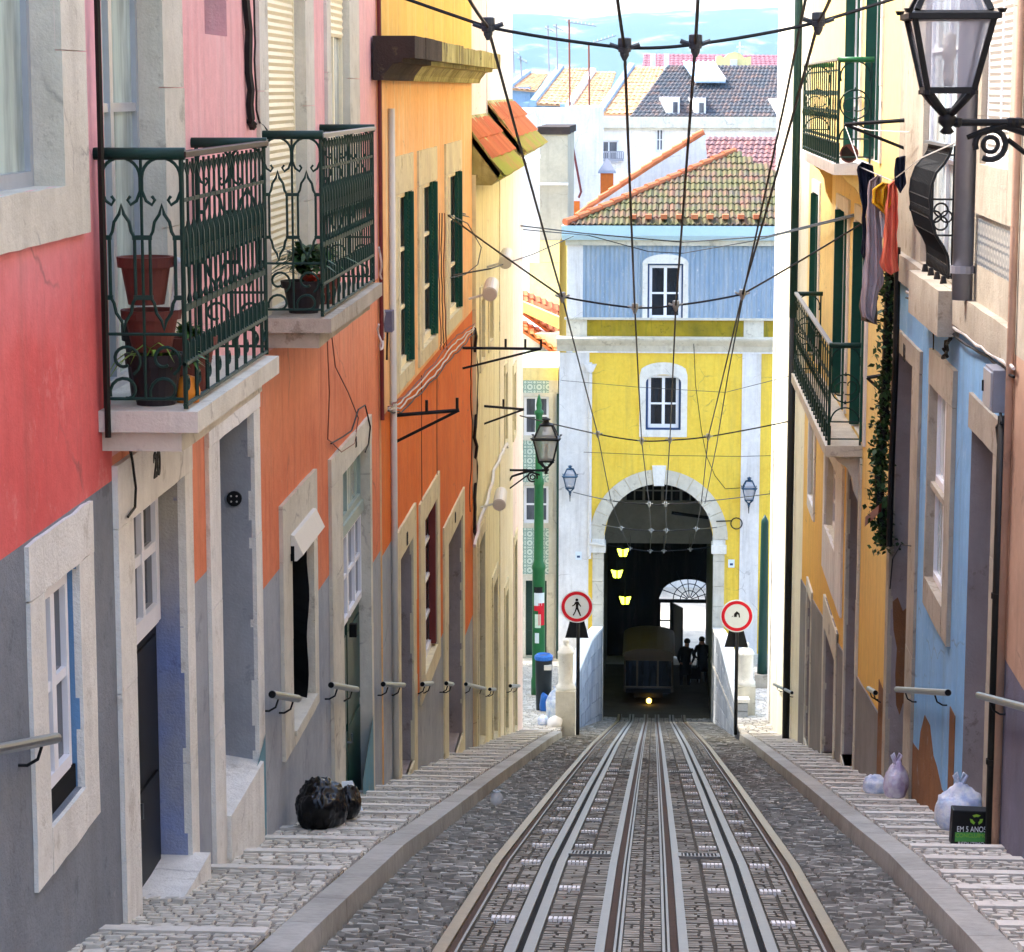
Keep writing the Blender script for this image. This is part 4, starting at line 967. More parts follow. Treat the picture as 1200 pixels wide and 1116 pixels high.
# thick grey drainpipe with its collar, thin black pipe, meter box
p = MB(TRr); u = RG(1146, 200)[0]; p.tube([(u, zbd1, .1), (u, 4.8, .1)], .085, 14); o = p.build('drainpipe', 'pipegrey', G, smooth=True)
p = MB(TRr); z = RG(1146, 318)[1]; p.tube([(u, z - .03, .1), (u, z + .03, .1)], .1, 14); p.build('pipe_collar', 'pipegrey', o)
p = MB(TRr); u = PX(1169, 700, 2.54)[1]; p.tube([(u, gz(u) + .1, .06), (u, RG(1166, 470)[1], .06)], .04, 10); o = p.build('drainpipe', 'pipeblk', G, smooth=True)
for py in (680, 880):
    p = MB(TRr); z = RG(1166, py)[1]; p.tube([(u, z - .02, .06), (u, z + .02, .06)], .05, 10); p.build('pipe_collar', 'pipeblk', o)
mbx = thing('meter_box', 'grey metal meter box on the blue house wall above the dark drainpipe', 'meter box', (XR, RG(1170, 450)[0], RG(1170, 480)[1]))
z0, z1 = RG(1184, 483)[1], RG(1184, 432)[1]; u0, u1 = RG(1186, 450)[0] - .02, RG(1186, 450)[0] + .42
m = MB(TRr); m.box(u0, u1, z0, z1, 0, .14); m.build('body', 'pipegrey', mbx, bevel=.006)
m = MB(TRr); m.box(u0 + .015, u1 - .015, z0 + .02, z1 - .02, .14, .158); o = m.build('door', 'alu', mbx, bevel=.004)
m = MB(TRr); m.box(u1 - .06, u1 - .04, (z0 + z1) / 2 - .04, (z0 + z1) / 2 + .04, .158, .17); m.build('handle', 'ironblk', o)
# peach and slate house at the picture's edge
Fh = thing('town_house', 'peach house with slate grey base, nearest the camera beside the printed shopping bag', 'house', (2.58, 10, gz(10)), 'houses lining the street')
zF = Rr(1190, 793, 2.58)[1]; hF = (12.2, 13.2, gz(13), gz(13) + 2.3); hF2 = (7.5, 8.7, gz(8) + 1.2, gz(8) + 2.8)
face_wall(Fh, TR(2.58), 1.0, uG0, -8, 4.6, [hF + (.25, 1), hF2 + (.15, 1)], [(1.0, uG0, -9, zF, 1), (1.0, uG0, zbd + .1, 4.6, 2)], ['peach', 'slate', 'stoneg'])
leaf(Fh, TR(2.58), *hF, .24, 'blackdoor', 3); sash(Fh, TR(2.58), *hF2, .12, 2, 2); surround(Fh, TR(2.58), hF, 12.0, 13.4, hF[3] + .2, -6, 'stoneg'); surround(Fh, TR(2.58), hF2, 7.3, 8.9, hF2[3] + .2, hF2[2] - .2, 'stoneg')
p = MB(TR(2.58)); u = uG0 - .06; p.tube([(u, gz(u) + .1, .035), (u, 4.6, .035)], .03, 10); p.build('drainpipe', 'peach', Fh, smooth=True)
# amber house
XH = 2.62; TH = TR(XH)
def RH(px, py): return Rr(px, py, XH)
H = thing('town_house', 'amber yellow house with two green iron balconies above each other', 'house', (XH, 34, gz(34)), 'houses lining the street')
uH0, uH1 = uG1, RH(941, 600)[0]
def oph(n, f, t, b): return opn(n, f, t, b, XH)
zUf = RH(1022, 190)[1]; zLf = RH(1012, 522)[1]
uu = [oph(1024, 1010, 10, 150), oph(1000, 986, 10, 150)]
up_ = [(a, b, zUf + .02, zUf + 2.6) for a, b, c, d in uu]
lo_ = [(a, b, zLf + .02, zLf + 2.75) for a, b, c, d in (oph(1013, 1000, 280, 500), oph(990, 978, 280, 500), oph(956, 949, 280, 480))]
hw = oph(983, 970, 556, 655); hd = oph(1010, 997, 560, 860); hd = (hd[0], hd[1], gz(hd[1]) + .3, hd[3]); hd2 = oph(986, 973, 792, 880); hd2 = (hd2[0], hd2[1], gz(hd2[1]) + .2, hd2[3]); hs = oph(956, 951, 720, 900); hs = (hs[0], hs[1], gz(hs[1]) + .3, hs[3])
hw3 = oph(956, 950, 500, 600)
zw = [h + (.13, 2) for h in up_ + lo_] + [hw + (.2, 2), hd + (.35, 3), hd2 + (.35, 3), hs + (.2, 3), hw3 + (.15, 2)]
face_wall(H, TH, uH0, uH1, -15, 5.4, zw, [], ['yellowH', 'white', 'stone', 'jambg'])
for h in up_ + lo_:
    surround(H, TH, h, h[0] - .22, h[1] + .22, h[3] + .2, h[2] - .02, 'white', w=.03, sill=False); sash(H, TH, *h, .12, 2, 4, 'winwhite', 'gmid', fr=.1)
    for u, s_ in ((h[0], 1), (h[1], -1)):
        m = MB(TH); m.box(min(u, u + s_ * .05), max(u, u + s_ * .05), h[2] + .03, h[3] - .03, -.1, .06); m.build('shutter', 'shutgreen', H)
surround(H, TH, hw, RH(989, 600)[0], RH(966, 600)[0], hw[3] + .25, hw[2] - .7, 'white', w=.03); sash(H, TH, *hw, .15, 2, 3, 'winwhite', 'gdark')
surround(H, TH, hw3, hw3[0] - .2, hw3[1] + .2, hw3[3] + .2, hw3[2] - .2, 'white', w=.03); sash(H, TH, *hw3, .12, 2, 2)
surround(H, TH, hd, hd[0] - .2, hd[1] + .2, hd[3] + .25, -14, 'stone', w=.03); leaf(H, TH, *hd, .33, 'blackdoor', 3)
surround(H, TH, hs, hs[0] - .15, hs[1] + .15, hs[3] + .2, -14, 'stone', w=.03); leaf(H, TH, *hs, .19, 'blackdoor', 2)
m = MB(TH)                                                     # base course whose top falls with the street
for a, b in ((uH0, hd[0] - .25), (hd[1] + .25, hd2[0] - .3), (hd2[1] + .3, hs[0] - .2), (hs[1] + .2, uH1)):
    if b - a < .05: continue
    zt = lambda y: RH(995, 775)[1] + (y - RH(995, 775)[0]) * ((RH(950, 697)[1] - RH(995, 775)[1]) / (RH(950, 697)[0] - RH(995, 775)[0]))
    m.add([(a, -15, 0), (b, -15, 0), (b, zt(b), 0), (a, zt(a), 0), (a, -15, .02), (b, -15, .02), (b, zt(b), .02), (a, zt(a), .02)], [(4, 5, 6, 7), (0, 1, 5, 4), (1, 2, 6, 5), (2, 3, 7, 6), (3, 0, 4, 7)])
m.add([(hd2[0] - .3, hd2[3] + .45, 0), (hd2[1] + .3, hd2[3] + .45, 0), (hd2[1] + .3, zt(hd2[1] + .3), 0), (hd2[0] - .3, zt(hd2[0] - .3), 0), (hd2[0] - .3, hd2[3] + .45, .02), (hd2[1] + .3, hd2[3] + .45, .02), (hd2[1] + .3, zt(hd2[1] + .3), .02), (hd2[0] - .3, zt(hd2[0] - .3), .02)], [(4, 5, 6, 7), (0, 1, 5, 4), (1, 2, 6, 5), (2, 3, 7, 6), (3, 0, 4, 7)])
m.build('base_course', 'dadoH', H)
surround(H, TH, hd2, hd2[0] - .3, hd2[1] + .3, hd2[3] + .45, -14, 'stone', w=.035); leaf(H, TH, *hd2, .33, 'blackdoor', 2)
number(H, '16', TH, (hd2[0] + hd2[1]) / 2, hd2[3] + .2, .22, True)
for h in (hd, hd2): m = MB(TH); m.box(h[0], h[1], h[2] - 1, h[2], -.33, .05); m.build('door_step', 'stone', H)
def balcony_right(ua, ub, zf, zr, pj, slabm):
    T = TH; sl = MB(T); sl.box(ua - .05, ub + .05, zf - .14, zf, 0, pj + .05, jit=.003, seg=.3); bal = sl.build('balcony', slabm, H)
    for u in (ua + .1, ub - .3):
        m = MB(T); m.prism([(u, zf - .14, 0), (u, zf - .14, pj - .06), (u, zf - .22, pj - .12), (u, zf - .3, pj * .45), (u, zf - .42, pj * .28), (u, zf - .62, pj * .2), (u, zf - .8, 0)], (.22, 0, 0)); m.build('bracket', 'yellowH' if zf > -3 else 'stone', bal)
    H_ = zr - zf
    for uu, near in ((ua, 1), (ub, 0)):
        m = MB(T); r = .01
        for w in (.03, pj): m.tube([(uu, zf, w), (uu, zr, w)], .014)
        wc = (.03 + pj) / 2; rr = (pj - .03) / 2 - .015
        m.tube([(uu, zf + .08, .03), (uu, zf + .08, pj)], r); m.tube([(uu, zf + .3, .03), (uu, zf + .3, pj)], r)
        for cv, a0, a1 in ((zf + .3, 0, 180), (zf + H_ * .57, 0, 360), (zr - .02 - rr, -20, 200)): m.tube([(uu, b, a) for a, b, c in arc(wc, cv, rr, a0, a1, 18)], r, 5)
        m.tube([(uu, b, a) for a, b in spiral(wc - rr * .3, zf + H_ * .57 + rr * .2, .02, rr * .7, 0, 300, 14)], .008, 5); m.tube([(uu, b, a) for a, b in spiral(wc + rr * .3, zf + H_ * .57 - rr * .2, .02, rr * .7, 180, 480, 14)], .008, 5)
        for v in (zf + H_ * .57 + rr, zf + H_ * .57 - rr): m.tube([(uu, v - .02, wc), (uu, v + .03, wc)], [.02, .004], 5)
        m.build('side_railing', 'iron', bal)
    m = MB(T); n = int((ub - ua) / .42)
    for v in (zf + .05, zf + .25): m.tube([(ua, v, pj), (ub, v, pj)], .012)
    for v, hb in ((zf + .27 + .03, .02), (zf + H_ * .5, .02), (zf + H_ * .68, .03), (zf + H_ * .9, .012)): m.box(ua, ub, v - hb, v + hb, pj - .006, pj + .006)
    for i in range(n + 1): u = ua + (ub - ua) * i / n; m.tube([(u, zf + .25, pj + .012), (u, zf + H_ * .4, pj + .012), (u, zf + H_ * .45, pj + .012), (u, zf + H_ * .5, pj + .012), (u, zr, pj + .012)], [.010, .010, .018, .010, .010], 5)
    for i in range(0, n + 1): u = ua + (ub - ua) * i / n; m.tube([(u, zf, pj), (u, zf + .25, pj)], .022, 6)
    m.build('front_railing', 'iron', bal)
    for uu in (ua, ub): m = MB(T); m.tube([(uu, zr, -.0), (uu, zr, pj + .02)], .035, 10); m.build('handrail', 'iron' if zf < -3 else 'polegreen', bal, smooth=True)
    m = MB(T); m.box(ua, ub, zr - .01, zr + .025, pj - .03, pj + .03); m.build('handrail', 'steelwhite', bal, bevel=.004)
    return bal
pj = .42
uaU = RH(1024, 100)[0]; ubU = PX(943, 100, XH - pj)[1]
balcony_right(uaU, ubU, PY(1000, 192, uaU)[2], PY(1000, 70, uaU)[2], pj, 'white')
uaL = RH(1012, 450)[0]; ubL = PX(932, 400, XH - pj)[1]
balcony_right(uaL, ubL, PY(990, 522, uaL)[2], PY(990, 405, uaL)[2], pj, 'stone')
p = MB(TH); u = RH(934, 400)[0]; p.tube([(u, gz(u), .08), (u, -4.2, .08)], .07, 12); p.build('drainpipe', 'pipeblk', H, smooth=True)
p = MB(TH); p.tube([(u, -4.2, .08), (u, 5.4, .08)], .075, 12); p.build('drainpipe', 'iron', H, smooth=True)
# ivory house at the far corner
XI = 2.63; TI = TR(XI)
I = thing('town_house', 'tall ivory corner house beyond the amber one, facing the square', 'house', (XI, 48, gz(48)), 'houses lining the street')
uI1 = Rr(906, 500, XI)[0]
hI = [(uH1 + 2.4, uH1 + 3.4, gz(48) + .4, gz(48) + 2.7)]
face_wall(I, TI, uH1, uI1, -17, 5.6, [], [], ['creamI'])
m = MB(TI); m.box(uI1 - .7, uI1 + .02, -17, 5.5, 0, .03, jit=.004, seg=.5); m.build('corner_pilaster', 'white', I)
# ------------------------------------------------------------------ the yellow building over the track
YF = 78.0; TY = TF(YF)
def Q(px, py, y=YF): q = PY(px, py, y); return q[0], q[2]
def XQ(px, y=YF): return PY(px, 560, y)[0]
def ZQ(py, y=YF, px=780): return PY(px, py, y)[2]
Y_ = thing('arch_building', 'yellow building with a tall stone arch and a corrugated blue attic', 'building', (.2, YF, plaza(YF)))
x0, x1 = XQ(655), XQ(975)
aL, aR = XQ(708), XQ(837); zTop = ZQ(567); zSp = ZQ(632); zB = -22.2; ac = (aL + aR) / 2; ar = (aR - aL) / 2
zCor = ZQ(414); rise = zTop - zSp
wy = (XQ(756), XQ(797), ZQ(504), ZQ(440))
n = 24
def az(x): t = (x - ac) / ar; return zSp + rise * math.sqrt(max(0, 1 - t * t))
m = MB(TY)
pil = [(XQ(655), XQ(690), 1), (XQ(868), XQ(890), 1)]
def fld(xa, xb, za, zb, k=0): m.quad((xa, za, 0), (xb, za, 0), (xb, zb, 0), (xa, zb, 0), k)
zBase = ZQ(765)
for a, b in ((x0, aL), (aR, x1)): fld(a, b, zB, zSp); fld(a, b, zSp, wy[2]); fld(a, b, wy[2], wy[3]); fld(a, b, wy[3], zCor)
fld(aL, wy[0], wy[2], wy[3]); fld(wy[1], aR, wy[2], wy[3]); fld(aL, aR, wy[3], zCor)
xs = [aL + (aR - aL) * i / n for i in range(n + 1)]
for a, b in zip(xs, xs[1:]):
    m.quad((a, az(a), 0), (b, az(b), 0), (b, wy[2], 0), (a, wy[2], 0))
    m.quad((a, az(a), 0), (b, az(b), 0), (b, az(b), -.8), (a, az(a), -.8), 2)
for x in (aL, aR): m.quad((x, zB, 0), (x, zSp, 0), (x, zSp, -.8), (x, zB, -.8), 2)
m.quad((wy[0], wy[2], 0), (wy[0], wy[3], 0), (wy[0], wy[3], -.2), (wy[0], wy[2], -.2), 1); m.quad((wy[1], wy[2], 0), (wy[1], wy[3], 0), (wy[1], wy[3], -.2), (wy[1], wy[2], -.2), 1)
m.quad((wy[0], wy[3], 0), (wy[1], wy[3], 0), (wy[1], wy[3], -.2), (wy[0], wy[3], -.2), 1); m.quad((wy[0], wy[2], -.2), (wy[1], wy[2], -.2), (wy[1], wy[3], -.2), (wy[0], wy[3], -.2), 3)
zEave = ZQ(283)
m.quad((x0, zB, 0), (x0, zEave, 0), (x0, zEave, -6), (x0, zB, -6)); m.quad((x1, zB, 0), (x1, zEave, 0), (x1, zEave, -6), (x1, zB, -6))
m.build('wall', ['yellow', 'white', 'stone', 'bare'], Y_, recalc=False)
for a, b, k in pil:
    m = MB(TY); m.box(a, b, zB, zCor, 0, .06); m.build('pilaster', 'white', Y_)
m = MB(TY)
for a, b in ((x0, aL - .35), (aR + .35, x1)): m = MB(TY); m.box(a - .02, b, zB, zBase, 0, .12, jit=.006, seg=.4); m.build('stone_base', 'stone', Y_)
# arch of voussoirs with a proud keystone, jambs and imposts
def vouss(a0, a1, r0, r1, w, k=None):
    P = lambda r_, a_: (ac + (ar * r_) * math.cos(R(a_)), zSp + (rise + ar * (r_ - 1)) * math.sin(R(a_)))
    pts = [P(r0, a0), P(r0, (a0 + a1) / 2), P(r0, a1), P(r1, a1), P(r1, (a0 + a1) / 2), P(r1, a0)]
    m.prism([(p[0], p[1], -.1) for p in pts], (0, 0, .1 + w))
m = MB(TY); N = 15
for i in range(N):
    a0, a1 = 180 * i / N, 180 * (i + 1) / N
    vouss(a0 + .35, a1 - .0, .995, 1.26, .05 + random.uniform(0, .008))
m.build('arch_stones', 'stone', Y_)
m = MB(TY); vouss(84.5, 95.5, .97, 1.34, .12); m.build('keystone', 'stonew', Y_)
zi0, zi1 = ZQ(648), ZQ(638)
for s_, xe in ((-1, aL), (1, aR)):
    m = MB(TY); xo = xe + s_ * .36; a, b = sorted((xe, xo)); z = zB
    while z < zi0 - .05: z2 = min(z + random.uniform(.55, .9), zi0); m.box(a, b, z, z2 - .012, -.7, .05 + random.uniform(0, .006)); z = z2
    m.build('jamb', 'stone', Y_)
    m = MB(TY); m.box(a - .06, b + .06, zi0, zi1, -.7, .11); m.box(a - .02, b + .02, zi1, zSp, -.7, .055); m.build('impost', 'stonew', Y_)
# arched window
zt = wy[3]
m = MB(TY); a, b = wy[0], wy[1]; mx = (a + b) / 2
m.box(a - .2, a, wy[2] - .22, zt, -.05, .06); m.box(b, b + .2, wy[2] - .22, zt, -.05, .06); m.box(a, b, wy[2] - .22, wy[2], -.05, .08)
ar_o = [(mx + (b - a) / 2 * 1.45 * math.cos(R(t)), zt + .42 * math.sin(R(t))) for t in range(0, 181, 15)]; ar_i = [(mx + (b - a) / 2 * math.cos(R(t)), zt - .22 + .25 * math.sin(R(t))) for t in range(180, -1, -15)]
m.prism([(p, q, -.05) for p, q in [(b + .2, zt)] + [(x, z) for x, z in ar_o if abs(x - mx) < (b - a) / 2 + .19] + [(a - .2, zt)] + ar_i], (0, 0, .115))
m.build('window_surround', 'stonew', Y_)
m = MB(TY); m.box(a, a + .07, wy[2], zt, -.16, -.02); m.box(b - .07, b, wy[2], zt, -.16, -.02); m.box(a, b, wy[2], wy[2] + .06, -.16, -.015)
m.build('window_frame', 'navy', Y_)
sash(Y_, TY, a + .07, b - .07, wy[2] + .06, zt, .15, 2, 1, 'winwhite', 'gdark', fr=.09, mu=.06, rowpos=[.46])
# cornice, mossy attic base, blue sheet, window, eave
m = MB(TY); c0, c1 = ZQ(412), ZQ(398)
xl = XQ(652)
m.prism([(xl, c0, 0), (xl, c0, .12), (xl, (c0 + c1) / 2, .2), (xl, c1, .36), (xl, c1 + .06, .38), (xl, c1 + .1, 0)], (x1 - xl, 0, 0)); m.build('cornice', 'stone', Y_)
za_, zb_ = ZQ(397), ZQ(375)
m = MB(TY); m.box(XQ(687), x1, za_, zb_, -.1, .02); m.build('attic_base', 'yellowmoss', Y_)
for a, b in ((663, 687), (869, 892)): m = MB(TY); m.box(XQ(a), XQ(b), za_, zb_, -.1, .05); m.build('attic_pier', 'stone', Y_)
m = MB(TY); m.box(XQ(661), x1, zb_, zb_ + .07, -.1, .12); m.build('ledge', 'stone', Y_)
ww = (XQ(757), XQ(798), ZQ(374), ZQ(309))
m = MB(TY)
for a, b, c, d_ in ((XQ(682), ww[0], zb_ + .07, zEave), (ww[1], x1, zb_ + .07, zEave), (ww[0], ww[1], ww[3], zEave)): m.quad((a, c, 0), (b, c, 0), (b, d_, 0), (a, d_, 0))
m.build('attic_wall', 'corrblue', Y_, recalc=False)
m = MB(TY); m.box(XQ(664), XQ(682), zb_ + .07, zEave, -.1, .05); m.build('attic_corner', 'white', Y_)
a, b, c, d_ = ww; mx = (a + b) / 2
m = MB(TY); m.box(a - .16, a, c, d_, -.1, .1); m.box(b, b + .16, c, d_, -.1, .1)
m.prism([(p, q, -.1) for p, q in [(mx + (b - a) / 2 * 1.3 * math.cos(R(t)), d_ + .3 * math.sin(R(t))) for t in range(0, 181, 15)]], (0, 0, .22)); m.build('window_surround', 'stonew', Y_)
m = MB(TY); m.box(a, a + .05, c, d_, -.12, .03); m.box(b - .05, b, c, d_, -.12, .03); m.box(a + .05, b - .05, d_ - .05, d_, -.12, .03); m.build('window_frame', 'navy', Y_)
sash(Y_, TY, a + .05, b - .05, c, d_ - .05, .08, 2, 1, 'winwhite', 'gdark', fr=.09, mu=.06, rowpos=[.48])
ze0, ze1 = ZQ(281), ZQ(264)
xe = XQ(658)
m = MB(TY); m.prism([(xe, ze0, -.3), (xe, ze0, .3), (xe, ze0 + .15, .45), (xe, ze1, .5), (xe, ze1, -.3)], (x1 - xe, 0, 0)); m.build('eave', 'sky_blue_metal', Y_)
m = MB(TY); m.box(XQ(662), x1, ze0 - .18, ze0, -.3, .14); m.build('eave_moulding', 'stone', Y_)
# roof: front slope, hipped to the left
xap, zap = Q(860, 178, YF + 5)
hl = lambda z: xe + .1 + (xap - xe - .1) * (z - ze1) / (zap - ze1)
hr = lambda z: xap + (x1 - xap) * (1 - (z - ze1) / (zap - ze1)) * 1.6
tile_roof(Y_, TY, (xe + .1, ze1, .45), (x1 + 2, ze1, .45), (x1 + 2, zap, -5), (xe + .1, zap, -5), 'roofmoss', .17, .5, .06, clip=lambda q: hl(q.y) - .05 < q.x < hr(q.y))
m = MB(TY); m.add([(xe + .1, ze1 - .03, .42), (x1 + 2, ze1 - .03, .42), (x1 + 2, ze1 - .03, -5), (xap, zap - .05, -5), (xe + .1, ze1 - .03, -5)], [(0, 1, 3), (1, 2, 3), (0, 3, 4), (0, 1, 2, 4)]); m.build('roof_deck', 'soot', Y_)
m = MB(TY); q0 = (xe + .1, ze1 + .05, .45)
for i in range(15):
    t = i / 15; p = [q0[j] + ((xap, zap, -5)[j] - q0[j]) * t for j in range(3)]; q = [q0[j] + ((xap, zap, -5)[j] - q0[j]) * (t + .075) for j in range(3)]; m.rv = random.random(); m.tube([(p[0], p[1] + .05, p[2]), (q[0], q[1] + .02, q[2])], [.13, .1], 8)
m.build('hip_tiles', 'roofo', Y_, rnd=True)
m = MB(TY)
for i in range(9):
    px = 742 + i * 18; x, z = Q(px, 257); m.rv = random.random(); m.box(x - .1, x + .1, z + .02, z + .16, -.05, .38)
m.build('snow_tiles', 'roofo', Y_, rnd=True)
# white parapet gable and second roof beyond the hip
pa = [Q(664, 262, YF + 1.2), Q(700, 232, YF + 1.2), Q(735, 205, YF + 1.2), Q(826, 153, YF + 1.2), Q(836, 180, YF + 1.2), Q(800, 240, YF + 1.2)]
m = MB(); pts = [(Q(672, 262, YF + 2.4)), Q(700, 240, YF + 2.4), Q(765, 195, YF + 2.4), Q(827, 160, YF + 2.4), Q(827, 200, YF + 2.4), Q(740, 262, YF + 2.4)]
m = MB(); m.prism([(x, YF + 6.2, z) for x, z in [Q(p, q, YF + 6.2) for p, q in ((668, 262), (690, 246), (765, 196), (826, 158), (830, 200), (800, 264))]], (0, .35, 0)); m.build('parapet', 'white', Y_)
m = MB(); pr = [Q(p, q, YF + 6.2) for p, q in ((676, 256), (690, 244), (765, 193), (824, 156))]
for (ax_, az_), (bx_, bz_) in zip(pr, pr[1:]):
    k = max(1, int(math.hypot(bx_ - ax_, bz_ - az_) / .38))
    for i in range(k):
        m.rv = random.random(); m.tube([(ax_ + (bx_ - ax_) * i / k, YF + 6.35, az_ + (bz_ - az_) * i / k + .05), (ax_ + (bx_ - ax_) * (i + 1.1) / k, YF + 6.35, az_ + (bz_ - az_) * (i + 1.1) / k + .02)], [.14, .11], 8)
m.build('parapet_tiles', 'roofo', Y_, rnd=True)
e0 = PY(812, 212, YF + 7); e1 = PY(990, 212, YF + 7); r0 = PY(828, 161, YF + 11); r1 = PY(990, 161, YF + 11)
tile_roof(Y_, ID, e0, e1, r1, r0, 'roofred', .2, .42, .05, name='rear_roof')
# drainpipe with hopper, cable loop, small plates
m = MB(TY); x = XQ(691.5); m.tube([(x, ZQ(425), .12), (x, ZQ(655), .12)], .055, 8); m.prism([(x - .2, ZQ(427), 0), (x + .2, ZQ(427), 0), (x + .08, ZQ(436), 0), (x - .08, ZQ(436), 0)], (0, 0, .2)); m.build('drainpipe', 'white', Y_)
m = MB(TY); x = XQ(698); m.tube([(x - .2, ZQ(637), .15), (x + .3, ZQ(639), .15)], .05, 8); m.build('pipe_arm', 'pvc', Y_)
for px, py in ((678, 651), (857, 660)): m = MB(TY); x, z = Q(px, py); m.box(x - .1, x + .1, z - .13, z + .13, .06, .09); o = m.build('notice_plate', 'signwhite', Y_); m = MB(TY); m.box(x - .05, x + .05, z - .06, z + .01, .09, .093); m.build('notice_mark', 'navy', o)
m = MB(TY); c = Q(863, 613); m.tube([(c[0] + .18 * math.cos(R(t)), c[1] + .18 * math.sin(R(t)), .09) for t in range(0, 360, 24)], .02, 5, closed=True); m.tube([(c[0] - .15, c[1] + .08, .09), (XQ(840), ZQ(610), .09)], .02, 5); m.build('cable_loop', 'cable', Y_)

# ------------------------------------------------------------------ station hall behind the arch
hx0, hx1 = aL - .15, aR + .1; YB = 93.0
m = MB()
zc = zTop + 1.2
m.quad((hx0, YF + .8, -23), (hx0, YB, -23), (hx0, YB, zc), (hx0, YF + .8, zc)); m.quad((hx1, YF + .8, -23), (hx1, YB, -23), (hx1, YB, zc), (hx1, YF + .8, zc)); m.quad((hx0, YF + .8, zc), (hx1, YF + .8, zc), (hx1, YB, zc), (hx0, YB, zc))
m.quad((x0, YF + .81, zB), (hx0, YF + .81, zB), (hx0, YF + .81, zc), (x0, YF + .81, zc)); m.quad((hx1, YF + .81, zB), (x1, YF + .81, zB), (x1, YF + .81, zc), (hx1, YF + .81, zc))
yi = 82.5; lt = ZQ(637, yi)                                        # inner wall with its row of windows above a lower opening
wn_ = (XQ(733, yi), XQ(820, yi), ZQ(588, yi), ZQ(562, yi))
for a, b, c, d_ in ((hx0, hx1, lt, wn_[2]), (hx0, wn_[0], wn_[2], zc), (wn_[1], hx1, wn_[2], zc)): m.quad((a, yi, c), (b, yi, c), (b, yi, d_), (a, yi, d_))
m.quad((hx0, yi, lt), (hx1, yi, lt), (hx1, yi + .4, lt), (hx0, yi + .4, lt)); m.quad((wn_[0], yi + .3, wn_[2]), (wn_[1], yi + .3, wn_[2]), (wn_[1], yi + .3, wn_[3] + .3), (wn_[0], yi + .3, wn_[3] + .3), 1)
# rear wall with door opening and fanlight
YR = 92.5
dx0, dx1, dt = XQ(774, YR), XQ(829.5, YR), ZQ(702, YR)
fz = ZQ(681, YR); fc = XQ(808, YR); fr_ = fc - dx0; fzb = ZQ(703, YR)
m.quad((hx0, YR, -23), (dx0, YR, -23), (dx0, YR, zc), (hx0, YR, zc), 1); m.quad((dx1, YR, -23), (hx1, YR, -23), (hx1, YR, zc), (dx1, YR, zc), 1)
xs = [dx0 + (dx1 - dx0) * i / 12 for i in range(13)]
fa = lambda x: fzb + .08 + .72 * math.sqrt(max(0, 1 - ((x - fc) / fr_) ** 2))
m.quad((dx0, YR, dt), (dx1, YR, dt), (dx1, YR, ZQ(703, YR)), (dx0, YR, ZQ(703, YR)), 1)
fzb = ZQ(703, YR)
for a, b in zip(xs, xs[1:]): m.quad((a, YR, fa(a)), (b, YR, fa(b)), (b, YR, zc), (a, YR, zc), 1)
m.build('station_hall', ['hall', 'bare'], Y_, recalc=False)
m = MB()
for i in range(9):
    x = wn_[0] + (wn_[1] - wn_[0]) * i / 8; w = .05 if i % 2 else .09; m.box(x - w / 2, x + w / 2, yi - .06, yi, wn_[2], wn_[3] + .2)
m.box(wn_[0], wn_[1], yi - .07, yi, wn_[2] - .05, wn_[2] + .04); m.box(wn_[0], wn_[1], yi - .05, yi, (wn_[2] + wn_[3]) / 2 - .02, (wn_[2] + wn_[3]) / 2 + .02)
m.build('inner_window', 'hall', Y_)
m = MB(); m.tube([PY(787, 601, yi - .3), PY(830, 607, yi - .3)], .06, 6); m.build('ceiling_pipe', 'black', Y_)
# fanlight bars and glazed door
m = MB()
fcx, fcz = XQ(809.5, YR), fzb + .02
def rad(t, r0, r1): m.tube([(fcx + r0 * math.cos(R(t)), YR - .03, fcz + r0 * math.sin(R(t))), (fcx + r1 * math.cos(R(t)), YR - .03, fcz + r1 * math.sin(R(t)))], .018, 5)
for t in (20, 45, 70, 95, 115, 140, 160): rad(t, .08, 1.2)
for r_ in (.35, .62): m.tube([(fcx + r_ * math.cos(R(t)), YR - .03, fcz + r_ * math.sin(R(t))) for t in range(0, 181, 15)], .018, 5)
m.box(dx0, dx1, YR - .08, YR, fzb - .1, fzb + .03); m.build('fanlight_bars', 'ironblk', Y_)
xm = XQ(787.5, YR)
m = MB(); m.box(dx0, dx0 + .05, YR - .07, YR, -23, fzb - .1); m.box(xm - .03, xm + .1, YR - .07, YR, -23, fzb - .1)
for py in (727, 744, 762): z = ZQ(py, YR); m.box(dx0 + .05, xm - .03, YR - .06, YR, z - .025, z + .025)
m.box(dx0, xm, YR - .06, YR, -23, ZQ(778, YR)); m.build('door_frame', 'ironblk', Y_)
m = MB(); xl_ = XQ(799, YR - .6); m.prism([(xm + .08, YR - .05, fzb - .12), (xm + .42, YR - .9, fzb - .12), (xm + .42, YR - .9, -21.4), (xm + .08, YR - .05, -21.4)], (.05, .0, 0)); m.build('door_leaf', 'ironblk', Y_)
m = MB(); m.quad((-6, 80, -21.45), (8, 80, -21.45), (8, 130, -21.6), (-6, 130, -21.6)); tag(m.build('lower_street', 'cobble', recalc=False), kind='structure')
# pale house across the lower street, seen through the open door
lo = thing('far_house', 'pale striped wall across the lower street, seen through the open station door', 'house', (2, 106, -21.6))
m = MB(); m.box(-4, 9, 106, 114, -22.5, -9, k=0); m.build('wall', 'white', lo)
m = MB(); m.box(-4, 9, 104.5, 106, -16.2, -16.0); m.build('awning', 'pvc', lo)
